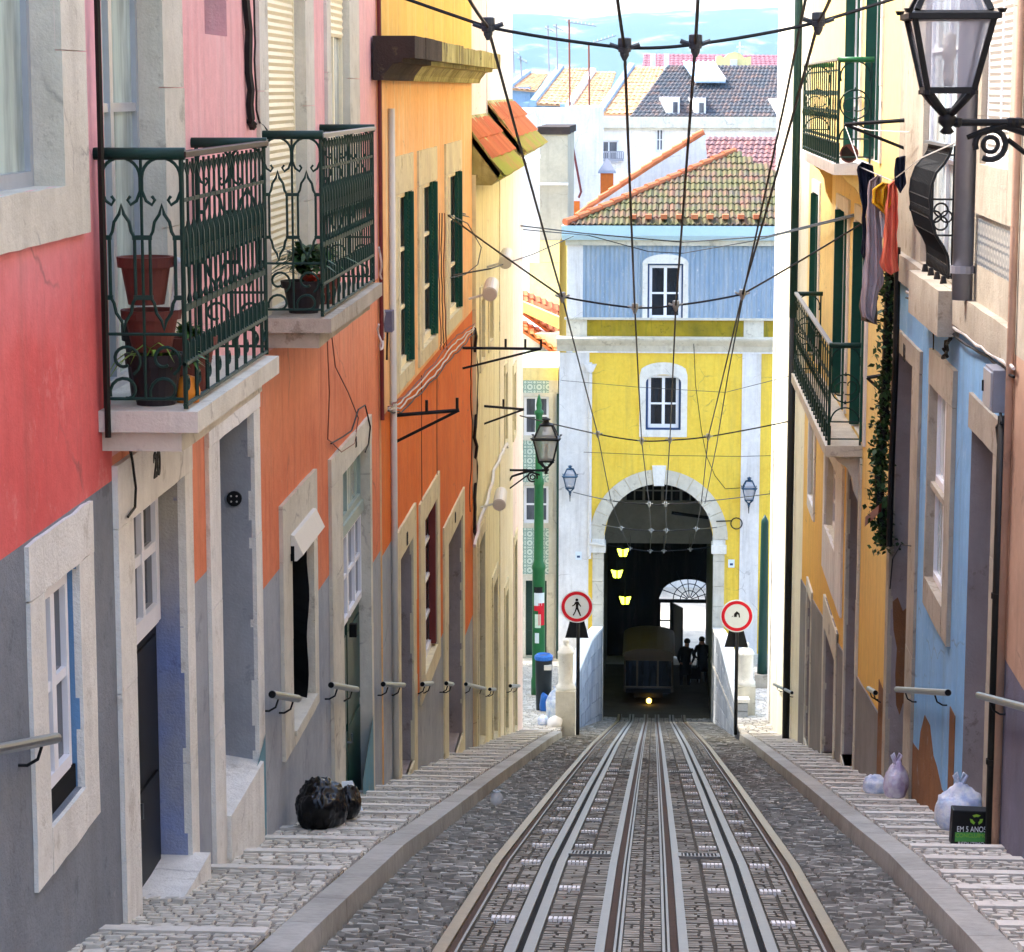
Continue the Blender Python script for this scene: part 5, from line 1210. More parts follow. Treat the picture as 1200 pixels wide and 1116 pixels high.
# the tram waiting in the dark
Yt = 83.5; zt0 = gz(Yt) + .1; tm = thing('tram', 'unlit funicular tram with one glowing headlamp, standing inside the arch', 'tram', (XQ(762, Yt), Yt, zt0))
tc = XQ(762, Yt); tw = (XQ(792, Yt) - XQ(733, Yt)) / 2; zr0 = ZQ(763, Yt); zw0, zw1 = ZQ(805, Yt), ZQ(775, Yt)
m = MB(); m.box(tc - tw, tc + tw, Yt, Yt + 3.5, zt0 + .35, zw0)
for x in (-tw, -tw * .5, tw * .33, tw - .07): m.box(tc + x, tc + x + .07, Yt, Yt + .07, zw0, zw1)
for s_ in (-1, 1):
    for i in range(4): m.box(tc + s_ * tw - (.06 if s_ > 0 else 0), tc + s_ * tw + (.06 if s_ < 0 else 0), Yt + i, Yt + i + .12, zw0, zw1)
m.box(tc - tw, tc + tw, Yt, Yt + 3.5, zw1, zw1 + .2); m.build('body', 'tramy', tm, bevel=.02)
m = MB(); k = 10
pr = [(tc - tw - .05, zw1 + .2)] + [(tc + (tw + .05) * math.cos(R(180 - 18 * i)), zw1 + .2 + (zr0 - zw1 - .1) * math.sin(R(18 * i))) for i in range(11)]
m.prism([(x, Yt - .1, z) for x, z in pr[1:]], (0, 3.7, 0)); m.build('roof', 'tramy', tm)
m = MB(); m.quad((tc - tw + .05, Yt + .05, zw0), (tc + tw - .05, Yt + .05, zw0), (tc + tw - .05, Yt + .05, zw1), (tc - tw + .05, Yt + .05, zw1)); m.build('windscreen', 'gdark', tm, recalc=False)
x, z = Q(760.5, 821, Yt); m = MB(); m.tube([(x, Yt - .01, z), (x, Yt - .08, z)], .09, 12); m.build('headlamp', 'lampo', tm)
m = MB(); m.box(tc - tw * .9, tc + tw * .9, Yt - .15, Yt, zt0 + .35, zt0 + .5); m.box(tc - .5, tc + .5, Yt + .3, Yt + 3.2, zt0 + .08, zt0 + .35); m.build('bumper', 'ironblk', tm)
# three lit lamps on the dark hall wall
for i, (px, py, lb) in enumerate(((730, 648, 'topmost of the three glowing yellow lamps in the arch'), (723, 673, 'middle glowing yellow lamp in the arch, nearest the jamb'), (732.5, 704, 'lowest of the three glowing yellow lamps in the arch'))):
    y = 84.0; x, z = Q(px, py, y); ro = thing('hanging_lamp', lb, 'lamp', (x, y, z), 'glowing lamps inside the arch')
    m = MB(); m.prism([(x - .2, y, z + .13), (x - .03, y, z + .1), (x - .03, y, z - .14), (x - .12, y, z - .12)], (0, .1, 0)); m.build('glass_shade', 'lampy', ro)
    m = MB(); m.prism([(x + .2, y, z + .13), (x + .03, y, z + .1), (x + .03, y, z - .14), (x + .12, y, z - .12)], (0, .1, 0)); m.build('glass_shade', 'lampy', ro)
    m = MB(); m.tube([(x, y + .05, z + .1), (x, y + .05, z + 1.6)], .012, 5); m.build('hanger', 'black', ro)
# parapet walls on both sides of the sunken track
for sg, lb in ((-1, 'grey stone block parapet beside the track, next to the pedestrian sign'), (1, 'bluish grey stone block parapet beside the track, next to the damaged sign')):
    ro = thing('parapet_wall', lb, 'wall', (sg * 1.95, 66, gz(66)), 'parapets beside the sunken track')
    xn, xf = XC + sg * 1.93, (aL - .02 if sg < 0 else aR + .02); n = 18; m = MB(); r_ = MB()
    for i in range(n):
        t0, t1 = i / n, (i + 1) / n; ya, yb = 55.5 + (YF - 55.5) * t0, 55.5 + (YF - 55.5) * t1; xa, xb = xn + (xf - xn) * t0, xn + (xf - xn) * t1
        ha, hb = plaza(ya) + .35 + .75 * min(1, t0 * 1.6), plaza(yb) + .35 + .75 * min(1, t1 * 1.6)
        z0, z1 = gz(ya) - .3, gz(yb) - .3; rows = 6
        for k in range(rows):
            c0, c1 = z0 + (ha - z0) * k / rows, z0 + (ha - z0) * (k + 1) / rows - .02; d0, d1 = z1 + (hb - z1) * k / rows, z1 + (hb - z1) * (k + 1) / rows - .02
            m.rv = random.random(); o_ = random.uniform(0, .015) ; y2 = yb - .03
            m.add([(xa + sg * o_, ya, c0), (xb + sg * o_, y2, d0), (xb + sg * o_, y2, d1), (xa + sg * o_, ya, c1), (xa + sg * .3, ya, c0), (xb + sg * .3, y2, d0), (xb + sg * .3, y2, d1), (xa + sg * .3, ya, c1)], [(0, 1, 2, 3), (4, 5, 6, 7), (0, 1, 5, 4), (1, 2, 6, 5), (2, 3, 7, 6), (3, 0, 4, 7)])
        r_.add([(xa - sg * .02, ya, ha), (xb - sg * .02, yb, hb), (xb + sg * .34, yb, hb), (xa + sg * .34, ya, ha), (xa - sg * .02, ya, ha + .08), (xb - sg * .02, yb, hb + .08), (xb + sg * .34, yb, hb + .08), (xa + sg * .34, ya, ha + .08)], [(4, 5, 6, 7), (0, 1, 5, 4), (1, 2, 6, 5), (2, 3, 7, 6), (3, 0, 4, 7)])
    m.build('wall_blocks', 'kerb' if False else 'parblk', ro, rnd=True); r_.build('coping', 'stonew', ro)
# ------------------------------------------------------------------ houses and roofs round and beyond the square
def GP(px, py, h=0.0):
    r = ray(px, py); t = 5.0
    while r[2] * t > side(r[1] * t) + h and t < 200: t += .02
    return (r[0] * t, r[1] * t, r[2] * t)
def GR(px, py):
    r = ray(px, py); t = 5.0
    while r[2] * t > gz(r[1] * t) and t < 200: t += .02
    return (r[0] * t, r[1] * t, r[2] * t)
def prect(mb, px0, px1, py0, py1, y, w0=-.1, w1=.03, k=None):
    a, b = XQ(px0, y), XQ(px1, y); c, d_ = ZQ(py1, y), ZQ(py0, y); mb.box(a, b, y - w1, y - w0, 0, 0) if False else mb.box(a, b, c, d_, w0, w1, k)
YT = 78.6; TT_ = TF(YT)
Tl = thing('tiled_house', 'house faced with green patterned tiles, left of the white pilaster behind the green lamp post', 'house', (-4.5, YT, plaza(YT)))
tx0, tx1 = XQ(540, YT), XQ(654, YT)
h1 = (XQ(614, YT), XQ(643, YT), ZQ(512, YT), ZQ(466, YT)); h2 = (XQ(614, YT), XQ(643, YT), ZQ(615, YT), ZQ(571, YT)); h3 = (XQ(616, YT), XQ(641, YT), ZQ(772, YT), ZQ(682, YT))
face_wall(Tl, TT_, tx0, tx1, -22, ZQ(432, YT), [h1 + (.15, 1), h2 + (.15, 1), h3 + (.3, 1)], [(tx0, tx1, ZQ(447, YT), ZQ(432, YT), 2), (XQ(643, YT), tx1, -22, ZQ(447, YT), 1)], ['tilegreen', 'stone', 'paleyel'], thick=8)
for h in (h1, h2):
    surround(Tl, TT_, h, h[0] - .15, h[1] + .15, h[3] + .12, h[2] - .15, 'stone', w=.04); sash(Tl, TT_, *h, .12, 2, 1, 'winwhite', 'gmid', fr=.08, mu=.06, rowpos=[.5])
surround(Tl, TT_, h3, h3[0] - .2, h3[1] + .25, h3[3] + .2, h3[2] - .5, 'stone', w=.05, sill=False); leaf(Tl, TT_, *h3, .28, 'darkgreen', 3)
m = MB(TT_); m.box(h3[0] - .4, h3[1] + .6, h3[2] - .3, h3[2] - .02, 0, .5); m.box(h3[0] - .6, h3[1] + .8, h3[2] - .8, h3[2] - .31, 0, .9); m.build('door_steps', 'stone', Tl)
m = MB(TT_); x = XQ(656, YT); m.tube([(x, -20.5, .12), (x, ZQ(462, YT), .12)], .1, 8); m.build('drainpipe', 'darkgreen', Tl)
Wl = thing('low_house', 'white house with layered orange tile roofs above the green tiled front', 'house', (-5, 84, -19))
m = MB(); m.box(XQ(540, 84), XQ(661, 84), 84, 92, -20, ZQ(392, 84)); m.build('wall', 'white', Wl)
for (p0, q0, p1, q1, dq, mt, yy) in ((606, 338, 663, 362, 40, 'roofo', 84.6), (606, 372, 655, 398, 18, 'roofo', 83.6)):
    a = PY(p0, q0 + dq * .6, yy); b = PY(p1, q1 + dq, yy); c = PY(p1, q1, yy + 1.6); d_ = PY(p0, q0, yy + 1.6)
    tile_roof(Wl, ID, a, b, c, d_, mt, .24, .42, .07)
m = MB(); a = PY(608, 352, 84.2); b = PY(655, 372, 84.2); m.prism([(a[0], 84.2, a[2]), (b[0], 84.2, b[2]), (b[0], 84.2, b[2] - .4), (a[0], 84.2, a[2] - .35)], (0, .5, 0)); m.build('parapet', 'paleyel', Wl)
Gb = thing('tall_house', 'tall narrow house end, grey render above pale yellow, rising over the orange roofs', 'house', (-4, 92, -20))
yg = 92
m = MB(); m.box(XQ(632, yg), XQ(664, yg), yg, yg + 7, ZQ(282, yg), ZQ(158, yg)); m.build('upper_wall', 'greyblk', Gb)
m = MB(); m.box(XQ(632, yg) - .01, XQ(664, yg) + .01, yg - .02, yg + 7, ZQ(308, yg), ZQ(282, yg) - .01); m.box(XQ(620, yg), XQ(668, yg), yg - .02, yg + 7, -21, ZQ(308, yg) - .01); m.build('lower_wall', 'paleyel', Gb)
m = MB(); m.box(XQ(612, yg + .8), XQ(631.5, yg), yg + .8, yg + 7, -21, ZQ(187, yg)); m.build('side_wall', 'parw', Gb)
m = MB(); m.box(XQ(629, yg), XQ(665, yg), yg - .1, yg + 7.1, ZQ(158, yg) + .01, ZQ(149, yg), jit=.05, seg=.3); m.build('roof', 'soot', Gb)
m = MB(); m.tube([PY(624, 216, yg - .2), PY(666, 216, yg - .2)], .05, 6); m.build('pipe', 'pvc', Gb)
Wt = thing('tall_house', 'bright white house end between the grey narrow one and the blue attic', 'house', (-2, 100, -20))
yw = 104
m = MB(); m.box(XQ(664, yw), XQ(700, yw), yw, yw + 8, -21, ZQ(125, yw)); m.box(XQ(570, yw), XQ(664, yw), yw + .1, yw + 8, -21, ZQ(128, yw)); m.build('wall', 'white', Wt)
m = MB(); m.box(XQ(664, yw), XQ(678, yw), yw - .05, yw, ZQ(262, yw), ZQ(236, yw)); m.build('orange_panel', 'orangeC', Wt)
m = MB(); x = XQ(672, yw); m.tube([PY(670, 165, yw - .2), PY(681, 225, yw - .2), PY(678, 232, yw - .2)], .05, 6); m.build('pipe', 'maroon', Wt)
ch = thing('chimney', 'small orange chimney with a dark pointed cap in front of the white mansard house', 'chimney', PY(711, 226, 96))
m = MB(); x, z = Q(711, 226, 96); m.box(x - .25, x + .25, 96, 96.5, z - 3, z + .75); m.build('stack', 'orangeC', ch)
m = MB(); m.lathe((x, 96.25, z + .75), [(.5, 0), (.45, .1), (.04, .55)], 4, rot=R(45)); m.build('cap', 'pipegrey', ch)
# white mansard house: long roof, dormers, cornice, skylight
yc = 128; Mh = thing('mansard_house', 'long white house with a dark tiled roof, dormers and a skylight beyond the yellow building', 'house', (8, yc, -20))
X_ = lambda p: XQ(p, yc); Z_ = lambda q: ZQ(q, yc)
hw_ = [(X_(765), X_(774), Z_(178), Z_(150)), (X_(700), X_(722), Z_(192), Z_(165)), (X_(840), X_(850), Z_(200), Z_(170)), (X_(885), X_(895), Z_(200), Z_(170))]
face_wall(Mh, TF(yc), X_(684), X_(1010), -22, Z_(150), [h + (.3, 0) for h in hw_], [], ['white'], thick=14)
for h in hw_: sash(Mh, TF(yc), *h, .25, 2, 2, 'winwhite', 'gmid', fr=.08)
m = MB(TF(yc)); m.box(X_(684), X_(1010), Z_(150), Z_(137), -.5, .35); m.box(X_(684), X_(1010), Z_(150) - .12, Z_(150) - .01, -.1, .2); m.build('cornice', 'stone', Mh)
m = MB(TF(yc)); m.box(X_(696), X_(728), Z_(189), Z_(186), .0, .6); n = 16
for i in range(n): x = X_(696) + (X_(728) - X_(696)) * i / (n - 1); m.box(x - .03, x + .03, Z_(186), Z_(178), .5, .55)
m.box(X_(696), X_(728), Z_(178), Z_(177), .48, .57); m.build('balcony', 'pipegrey', Mh)
tile_roof(Mh, TF(yc), (X_(735), Z_(137), .1), (X_(1010), Z_(137), .1), (X_(1010), Z_(84) + .35, -6), (X_(778), Z_(84) + .35, -6), 'rooffar', .24, .45, .06)
for a, b, t, bt in ((766, 792, 114, 137), (800, 822, 115, 137), (892, 917, 116, 137), (858, 869, 113, 124)):
    dr = MB(TF(yc)); w0 = -.2 if b - a > 15 else -2.2; c = X_(a), X_(b); dr.prism([(c[0], Z_(t), w0 - 2.2), (c[1] , Z_(t), w0 - 2.2), (c[1], Z_(t), w0), ((c[0] + c[1]) / 2 - .1, Z_(t), w0)], (0, -(Z_(t) - Z_(bt)), 0)); o = dr.build('dormer', 'white', Mh)
    g_ = MB(TF(yc)); g_.box(c[1] - .34, c[1] - .1, Z_(bt) + .2, Z_(t) - .25, w0, w0 + .02); g_.build('window', 'gmid', o)
m = MB(TF(yc)); q = [(X_(797), Z_(84) + .4, -5.6), (X_(832), Z_(84) + .4, -5.6), (X_(846), Z_(104) + .3, -3.2), (X_(811), Z_(104) + .3, -3.2)]; m.prism(q, (0, .15, 0)); o = m.build('skylight', 'glass_sky', Mh)
m = MB(TF(yc))
for i in range(7): t = i / 6; a = [q[0][j] + (q[1][j] - q[0][j]) * t for j in range(3)]; b = [q[3][j] + (q[2][j] - q[3][j]) * t for j in range(3)]; m.tube([(a[0], a[1] + .18, a[2]), (b[0], b[1] + .18, b[2])], .05, 4)
m.tube([(q[3][0], q[3][1] + .15, q[3][2]), (q[2][0], q[2][1] + .15, q[2][2])], .12, 4); m.build('skylight_bars', 'white', o)
# tan roofed row left of it, blue grey ends
for i, (pl, pr, pt, pbl, pbr, lb) in enumerate(((583, 642, 86, 104, 100, 'leftmost tan roofed far house with a pale blue flank'), (612, 690, 80, 122, 108, 'tan roofed far house with a grey verge, second in the row'), (655, 722, 84, 124, 112, 'tan roofed far house with a white verge, third in the row'), (690, 778, 78, 134, 112, 'largest tan roofed far house, touching the white mansard house'))):
    y = 150 - i * 4; ro = thing('far_house', lb, 'house', (XQ(pl, y), y, -20), 'tan roofed houses beyond the square')
    m = MB(); m.box(XQ(pl, y), XQ((pl + pr) / 2 + 8, y), y, y + 9, -21, ZQ(pbl - 2, y)); m.build('wall', 'farblue', ro)
    a = PY(pl + 12, pbl, y - .3); b = PY(pr - 14, pbl + 3 - i, y - .3); c = PY(pr, pt + 1, y + 8); d_ = PY((pl + pr) / 2 + 6, pt, y + 8)
    tile_roof(ro, ID, a, b, c, d_, 'rooftan', .3, .6, .06)
    m = MB(); m.tube([tuple(a), tuple(d_)], .28, 5); m.build('verge', 'farblue' if i != 2 else 'white', ro)
rb = thing('far_house', 'long far building with a crimson tiled roof along the skyline', 'house', (20, 190, -20))
yr = 190; m = MB(); m.box(XQ(752, yr), XQ(1010, yr), yr, yr + 14, -22, ZQ(86, yr)); m.build('wall', 'white', rb)
tile_roof(rb, TF(yr), (XQ(748, yr), ZQ(86, yr), .5), (XQ(1010, yr), ZQ(86, yr), .5), (XQ(1010, yr), ZQ(65, yr), -6), (XQ(750, yr), ZQ(62, yr), -6), 'rooffarred', .35, .8, .06)
for px in (765, 781): m = MB(); x, z = Q(px, 80, yr - 3); m.box(x - .2, x + .2, yr - 3, yr - 2.5, z - 1, z + 1.1); m.build('chimney', 'white', rb)
cp_ = thing('chapel_front', 'small yellow baroque chapel gable with a white cross on the skyline', 'chapel', (14, 176, -20)); yk = 176; TK = TF(yk)
K = lambda p, q: (XQ(p, yk), ZQ(q, yk), 0)
m = MB(TK); m.prism([K(833, 84), K(833, 66), K(838, 65), K(842, 68), K(847, 63), K(854, 61), (K(861, 63)), K(865, 68), K(869, 67), K(873, 66), K(873, 84)], (0, 0, -2)); m.box(XQ(833, yk), XQ(873, yk), -20, ZQ(84, yk), -2, .1); m.build('gable', 'paleyel', cp_)
m = MB(TK); m.box(XQ(849, yk), XQ(857, yk), ZQ(79, yk), ZQ(70, yk), 0, .2); m.build('niche', 'white', cp_)
m = MB(TK); m.box(XQ(859, yk), XQ(861, yk), ZQ(63, yk), ZQ(49, yk), -.2, 0); m.box(XQ(856, yk), XQ(864, yk), ZQ(56, yk), ZQ(54, yk), -.18, .02); m.build('cross', 'white', cp_)
# unseen house added left of the square to keep the sun off it
sh = thing('sun_blocking_house', 'unseen pale house added to shade the square, behind the cream corner house', 'house', (-12, 64, plaza(64)))
face_wall(sh, TL(-9.5), 52, 77.5, -20, 3.5, [(56 + k * 5, 57.2 + k * 5, z, z + 1.9, .2, 0) for k in range(4) for z in (-12, -8, -4)], [], ['cream2'], thick=8)
# aerials on the far roofs
for i, (px, y0, y1, bars, lb) in enumerate(((652, 82, 28, ((12, 80),), 'tall thin aerial mast, leftmost of the roof masts with a small white dish'), (667, 200, 23, ((-2, 0),), 'reddish tall aerial mast rising past the white house end'), (690, 205, 50, ((0, 0),), 'reddish aerial mast just left of the tan roofed house'), (642, 84, 30, (), 'faint thin aerial mast above the second tan roof'), (601, 86, 56, (), 'short dark aerial mast above the leftmost tan roof'), (610, 92, 66, (), 'short pale aerial mast above the leftmost tan roof'))):
    y = 120 if px in (667, 690) else 146; ro = thing('aerial', lb, 'aerial', PY(px, y0, y), 'aerials on the far roofs')
    m = MB(); m.tube([PY(px + 1.5, y0, y), PY(px, y1, y)], .05, 5); m.build('mast', 'cabler' if px in (667, 690) else 'pipegrey', ro)
    m = MB(); L_ = 32 if px in (667, 690) else 8
    a = PY(px - 3, y1 + 3, y); b = PY(px + L_, y1 + (8 if px != 690 else -8), y); m.tube([a, b], .03, 4)
    for k in range(8): t = k / 8; c = [a[j] + (b[j] - a[j]) * t for j in range(3)]; m.tube([(c[0], c[1] - .4, c[2]), (c[0], c[1] + .4, c[2] + .12)], .02, 4)
    m.build('crossbars', 'pipegrey', ro)
# the far bank: low hills with speckled settlement
import mathutils
m = MB(); nx, ny = 110, 12
for j in range(ny):
    for i in range(nx):
        x = -1100 + 2200 * i / (nx - 1); t = j / (ny - 1); y = 2300 + 800 * t
        h = -58 + (150 + 26 * mathutils.noise.noise((x / 260, 3.1, 0)) + 9 * mathutils.noise.noise((x / 60, 7, 0)) + (x + 200) * .0) * (math.sin(min(1, t * 1.15) * math.pi / 2) ** 1.3) + 5 * mathutils.noise.noise((x / 40, y / 60, 1))
        m.v.append((x, y, h))
for j in range(ny - 1):
    for i in range(nx - 1): m.f.append((j * nx + i, j * nx + i + 1, (j + 1) * nx + i + 1, (j + 1) * nx + i)); m.m.append(0); m.r.append(0)
tag(m.build('hills', 'hillmat', smooth=True), kind='structure')
# air between here and the far bank
m = MB(); m.box(-2520, 2520, -420, 3260, -66, 135); hz = m.build('haze', 'hazemat'); tag(hz, kind='stuff')

# ------------------------------------------------------------------ signs, posts, bin
def road_sign(px, py, rpx, base, label, walker):
    b = GP(*base, 0); y = b[1]; T = TF(y - .05); cx, _, cz = PY(px, py, y - .05); r = rpx / F * y * 1.01
    ro = thing('road_sign', label, 'sign', b, 'round red rimmed signs flanking the track')
    m = MB(); m.tube([(b[0], y + .02, b[2] - .1), (b[0], y + .02, cz + r * .9)], .04, 10); m.build('post', 'ironblk', ro, smooth=True)
    def ring(r0, r1, w0, w1, mat, nm, par):
        m = MB(T); N = 48
        if r0 == 0: m.prism([(cx + r1 * math.cos(2 * math.pi * i / N), cz + r1 * math.sin(2 * math.pi * i / N), w0) for i in range(N)], (0, 0, w1 - w0))
        else:
            for i in range(N):
                a, a2 = 2 * math.pi * i / N, 2 * math.pi * (i + 1) / N; P = lambda rr, t, w: (cx + rr * math.cos(t), cz + rr * math.sin(t), w)
                m.quad(P(r0, a, w1), P(r1, a, w1), P(r1, a2, w1), P(r0, a2, w1)); m.quad(P(r1, a, w0), P(r1, a2, w0), P(r1, a2, w1), P(r1, a, w1)); m.quad(P(r0, a, w0), P(r0, a2, w0), P(r0, a2, w1), P(r0, a, w1))
        return m.build(nm, mat, par)
    pl = ring(0, r, 0, .012, 'signwhite', 'plate', ro); ring(r * .74, r * .93, .012, .016, 'red', 'red_rim', pl)
    m = MB(T); s_ = r / 19.0; P = lambda a, b_: (cx + a * s_, cz - b_ * s_, .013)
    def blob(pts): m.prism([P(*p) for p in pts], (0, 0, .004))
    if walker:
        blob([(0 + 1.7 * math.cos(R(t)), -8 + 1.7 * math.sin(R(t))) for t in range(0, 360, 30)])
        blob([(-1.6, -6), (1.8, -6), (3.2, -3.4), (5, -.6), (4.3, .2), (2.0, -2.6), (1.7, -1.5), (1.6, 1), (3.4, 6), (5, 10.6), (3.6, 10.9), (1.8, 7), (0, 3), (-1.6, 7), (-3.6, 10.6), (-4.8, 10), (-2.6, 6), (-1.2, 1), (-1.3, -3), (-3, -1.2), (-5.4, -.2), (-5.6, -1.2), (-3.6, -2.4)])
    else:
        blob([(-3.2, 1), (-3.2, -2.6), (-.2, -5.8), (3.2, -3), (3.6, 1.6), (2.4, 1.6), (2.0, -1.2), (.8, -2.2), (-.1, -1.6), (-.1, 1)])
        blob([(-6, 1), (-4.4, -.4), (-4.2, 0), (-5.6, 1.2)])
    m.build('pictogram', 'signblack', pl)
    tz = cz - r * .75; m = MB(); w = r * .9
    m.prism([(cx - w * .8, y + .08, tz - .45), (cx + w * .8, y + .08, tz - .45), (cx, y + .08, tz + .5)], (0, .015, 0)); m.build('triangular_plate', 'ironblk', ro)
    m = MB(); m.box(cx - .06, cx + .06, y - .04, y + .06, cz - .02, cz + .02); m.build('clamp', 'galv', ro)
road_sign(676, 711, 19.5, (677, 856), 'round red rimmed sign with a walking figure, beside the left stone pillar', True)
road_sign(863.5, 722, 19.5, (862, 856), 'round red rimmed sign whose symbol is mostly worn away', False)
def bollard(px, py, top, label):
    b = GP(px, py); y = b[1]; s_ = y / F; H_ = PY(px, top, y)[2] - b[2]
    ro = thing('stone_pillar', label, 'pillar', b, 'stone pillars at the parapet ends'); hb = H_ * .43
    w = 13 * s_ * .9; m = MB(); m.box(b[0] - w, b[0] + w, y - w, y + w, b[2] - .3, b[2] + hb - .02, jit=.006, seg=.2); m.build('plinth', 'stone', ro)
    r = 9.0 * s_; m = MB(); m.lathe((b[0], y, b[2] + hb - .02), [(r * 1.3, 0), (r * 1.3, .07), (r * 1.05, .12), (r, .2), (r, H_ * .4), (r * 1.12, H_ * .41), (r * 1.12, H_ * .43), (r * 1.02, H_ * .44), (r * .9, H_ * .47), (r * .45, H_ * .5), (r * .32, H_ * .51), (r * .42, H_ * .53), (r * .45, H_ * .55), (r * .3, H_ * .57), (.01, H_ * .575)], 20); m.build('shaft', 'stonew', ro, smooth=True)
bollard(663, 851, 748, 'round topped stone pillar beside the rubbish bin'); bollard(873, 838, 752, 'round topped stone pillar beyond the worn sign')
b = GP(637, 833); s_ = b[1] / F; ro = thing('litter_bin', 'tall dark litter bin with a bright blue liner at its rim', 'bin', b)
r = 10.5 * s_; H_ = 68 * s_; m = MB(); m.lathe(b, [(r * .78, .0), (r * .86, .03), (r, H_ * .97), (r * .99, H_)], 20); m.build('body', 'binblk', ro, smooth=True)
m = MB(); m.lathe((b[0], b[1], b[2] + H_ - .09), [(r * 1.04, 0), (r * 1.08, .03), (r * 1.04, .09), (r * .8, .13), (r * .5, .08)], 20); m.build('liner', 'binblue', ro)
m = MB(); m.box(b[0] + r * .1, b[0] + r * .95, b[1] - r - .05, b[1] - r * .6, b[2] + H_ * .78, b[2] + H_ * .86); m.build('bin_label', 'pvc', ro)
m = MB(); m.tube([(b[0] - r * .7, b[1], b[2] - .05), (b[0] - r * .7, b[1], b[2] + .5)], .03); m.build('stand', 'ironblk', ro)
# green tram poles
def pole(px, pyb, ptop, label, y=None, rr=.15):
    b = GP(px, pyb) if y is None else (XQ(px, y), y, plaza(y)); y = b[1]; zt_ = PY(px, ptop, y)[2]; h = zt_ - b[2]
    ro = thing('tram_pole', label, 'pole', b, 'green iron poles carrying the wires')
    m = MB(); m.lathe(b, [(rr * 1.25, 0), (rr * 1.25, .4), (rr * 1.1, .5), (rr * 1.05, h * .42), (rr * 1.15, h * .425), (rr * 1.15, h * .435), (rr * .82, h * .45), (rr * .75, h * .7), (rr * .85, h * .705), (rr * .85, h * .72), (rr * .62, h * .73), (rr * .55, h * .93), (rr * .75, h * .935), (rr * .75, h * .945), (rr * .4, h * .95), (rr * .5, h * .965), (rr * .3, h * .985), (.01, h)], 18); m.build('shaft', 'polegreen', ro, smooth=True)
    return ro, b, h
ro, b, h = pole(631.5, 0, 462, 'green iron pole plastered with stickers behind the litter bin', 62.0, .155)
yy = b[1] - .17
for px0, px1, q0, q1, mt in ((626, 638, 697, 712, 'signwhite'), (631, 638, 709, 735, 'red'), (626, 633, 712, 718, 'red'), (627, 634, 722, 738, 'bagp'), (627, 632, 744, 756, 'signwhite'), (626, 636, 690, 697, 'inkdark')):
    m = MB(); n = 4; a0, a1 = XQ(px0, yy), XQ(px1, yy); c, d_ = ZQ(q1, yy), ZQ(q0, yy); P = []
    for i in range(n + 1):
        x = a0 + (a1 - a0) * i / n; rr_ = .178; dx = max(-.165, min(.165, x - b[0])); P.append((b[0] + dx, b[1] - math.sqrt(rr_ ** 2 - dx * dx)))
    for p, q in zip(P, P[1:]): m.quad((p[0], p[1], c), (q[0], q[1], c), (q[0], q[1], d_), (p[0], p[1], d_))
    m.build('sticker', mt, ro, recalc=False)
ro, b, h = pole(0, 0, 640, 'green iron pole on a stone block beside the ivory corner house', None, .16) if False else (None, None, None)
yp = 66.0; bx_ = XQ(898, yp); bz_ = plaza(yp); ro = thing('tram_pole', 'green iron pole on a stone block beside the ivory corner house', 'pole', (bx_, yp, bz_), 'green iron poles carrying the wires')
m = MB(); m.box(bx_ - .22, bx_ + .22, yp - .2, yp + .2, bz_ - .2, bz_ + .42, jit=.008, seg=.1); m.build('stone_foot', 'stoneg', ro)
m = MB(); m.lathe((bx_ - .02, yp, bz_ + .42), [(.15, 0), (.13, .5), (.12, 2), (.10, 4.2), (.09, 4.25), (.01, 4.4)], 14); m.build('shaft', 'darkgreen', ro, smooth=True)

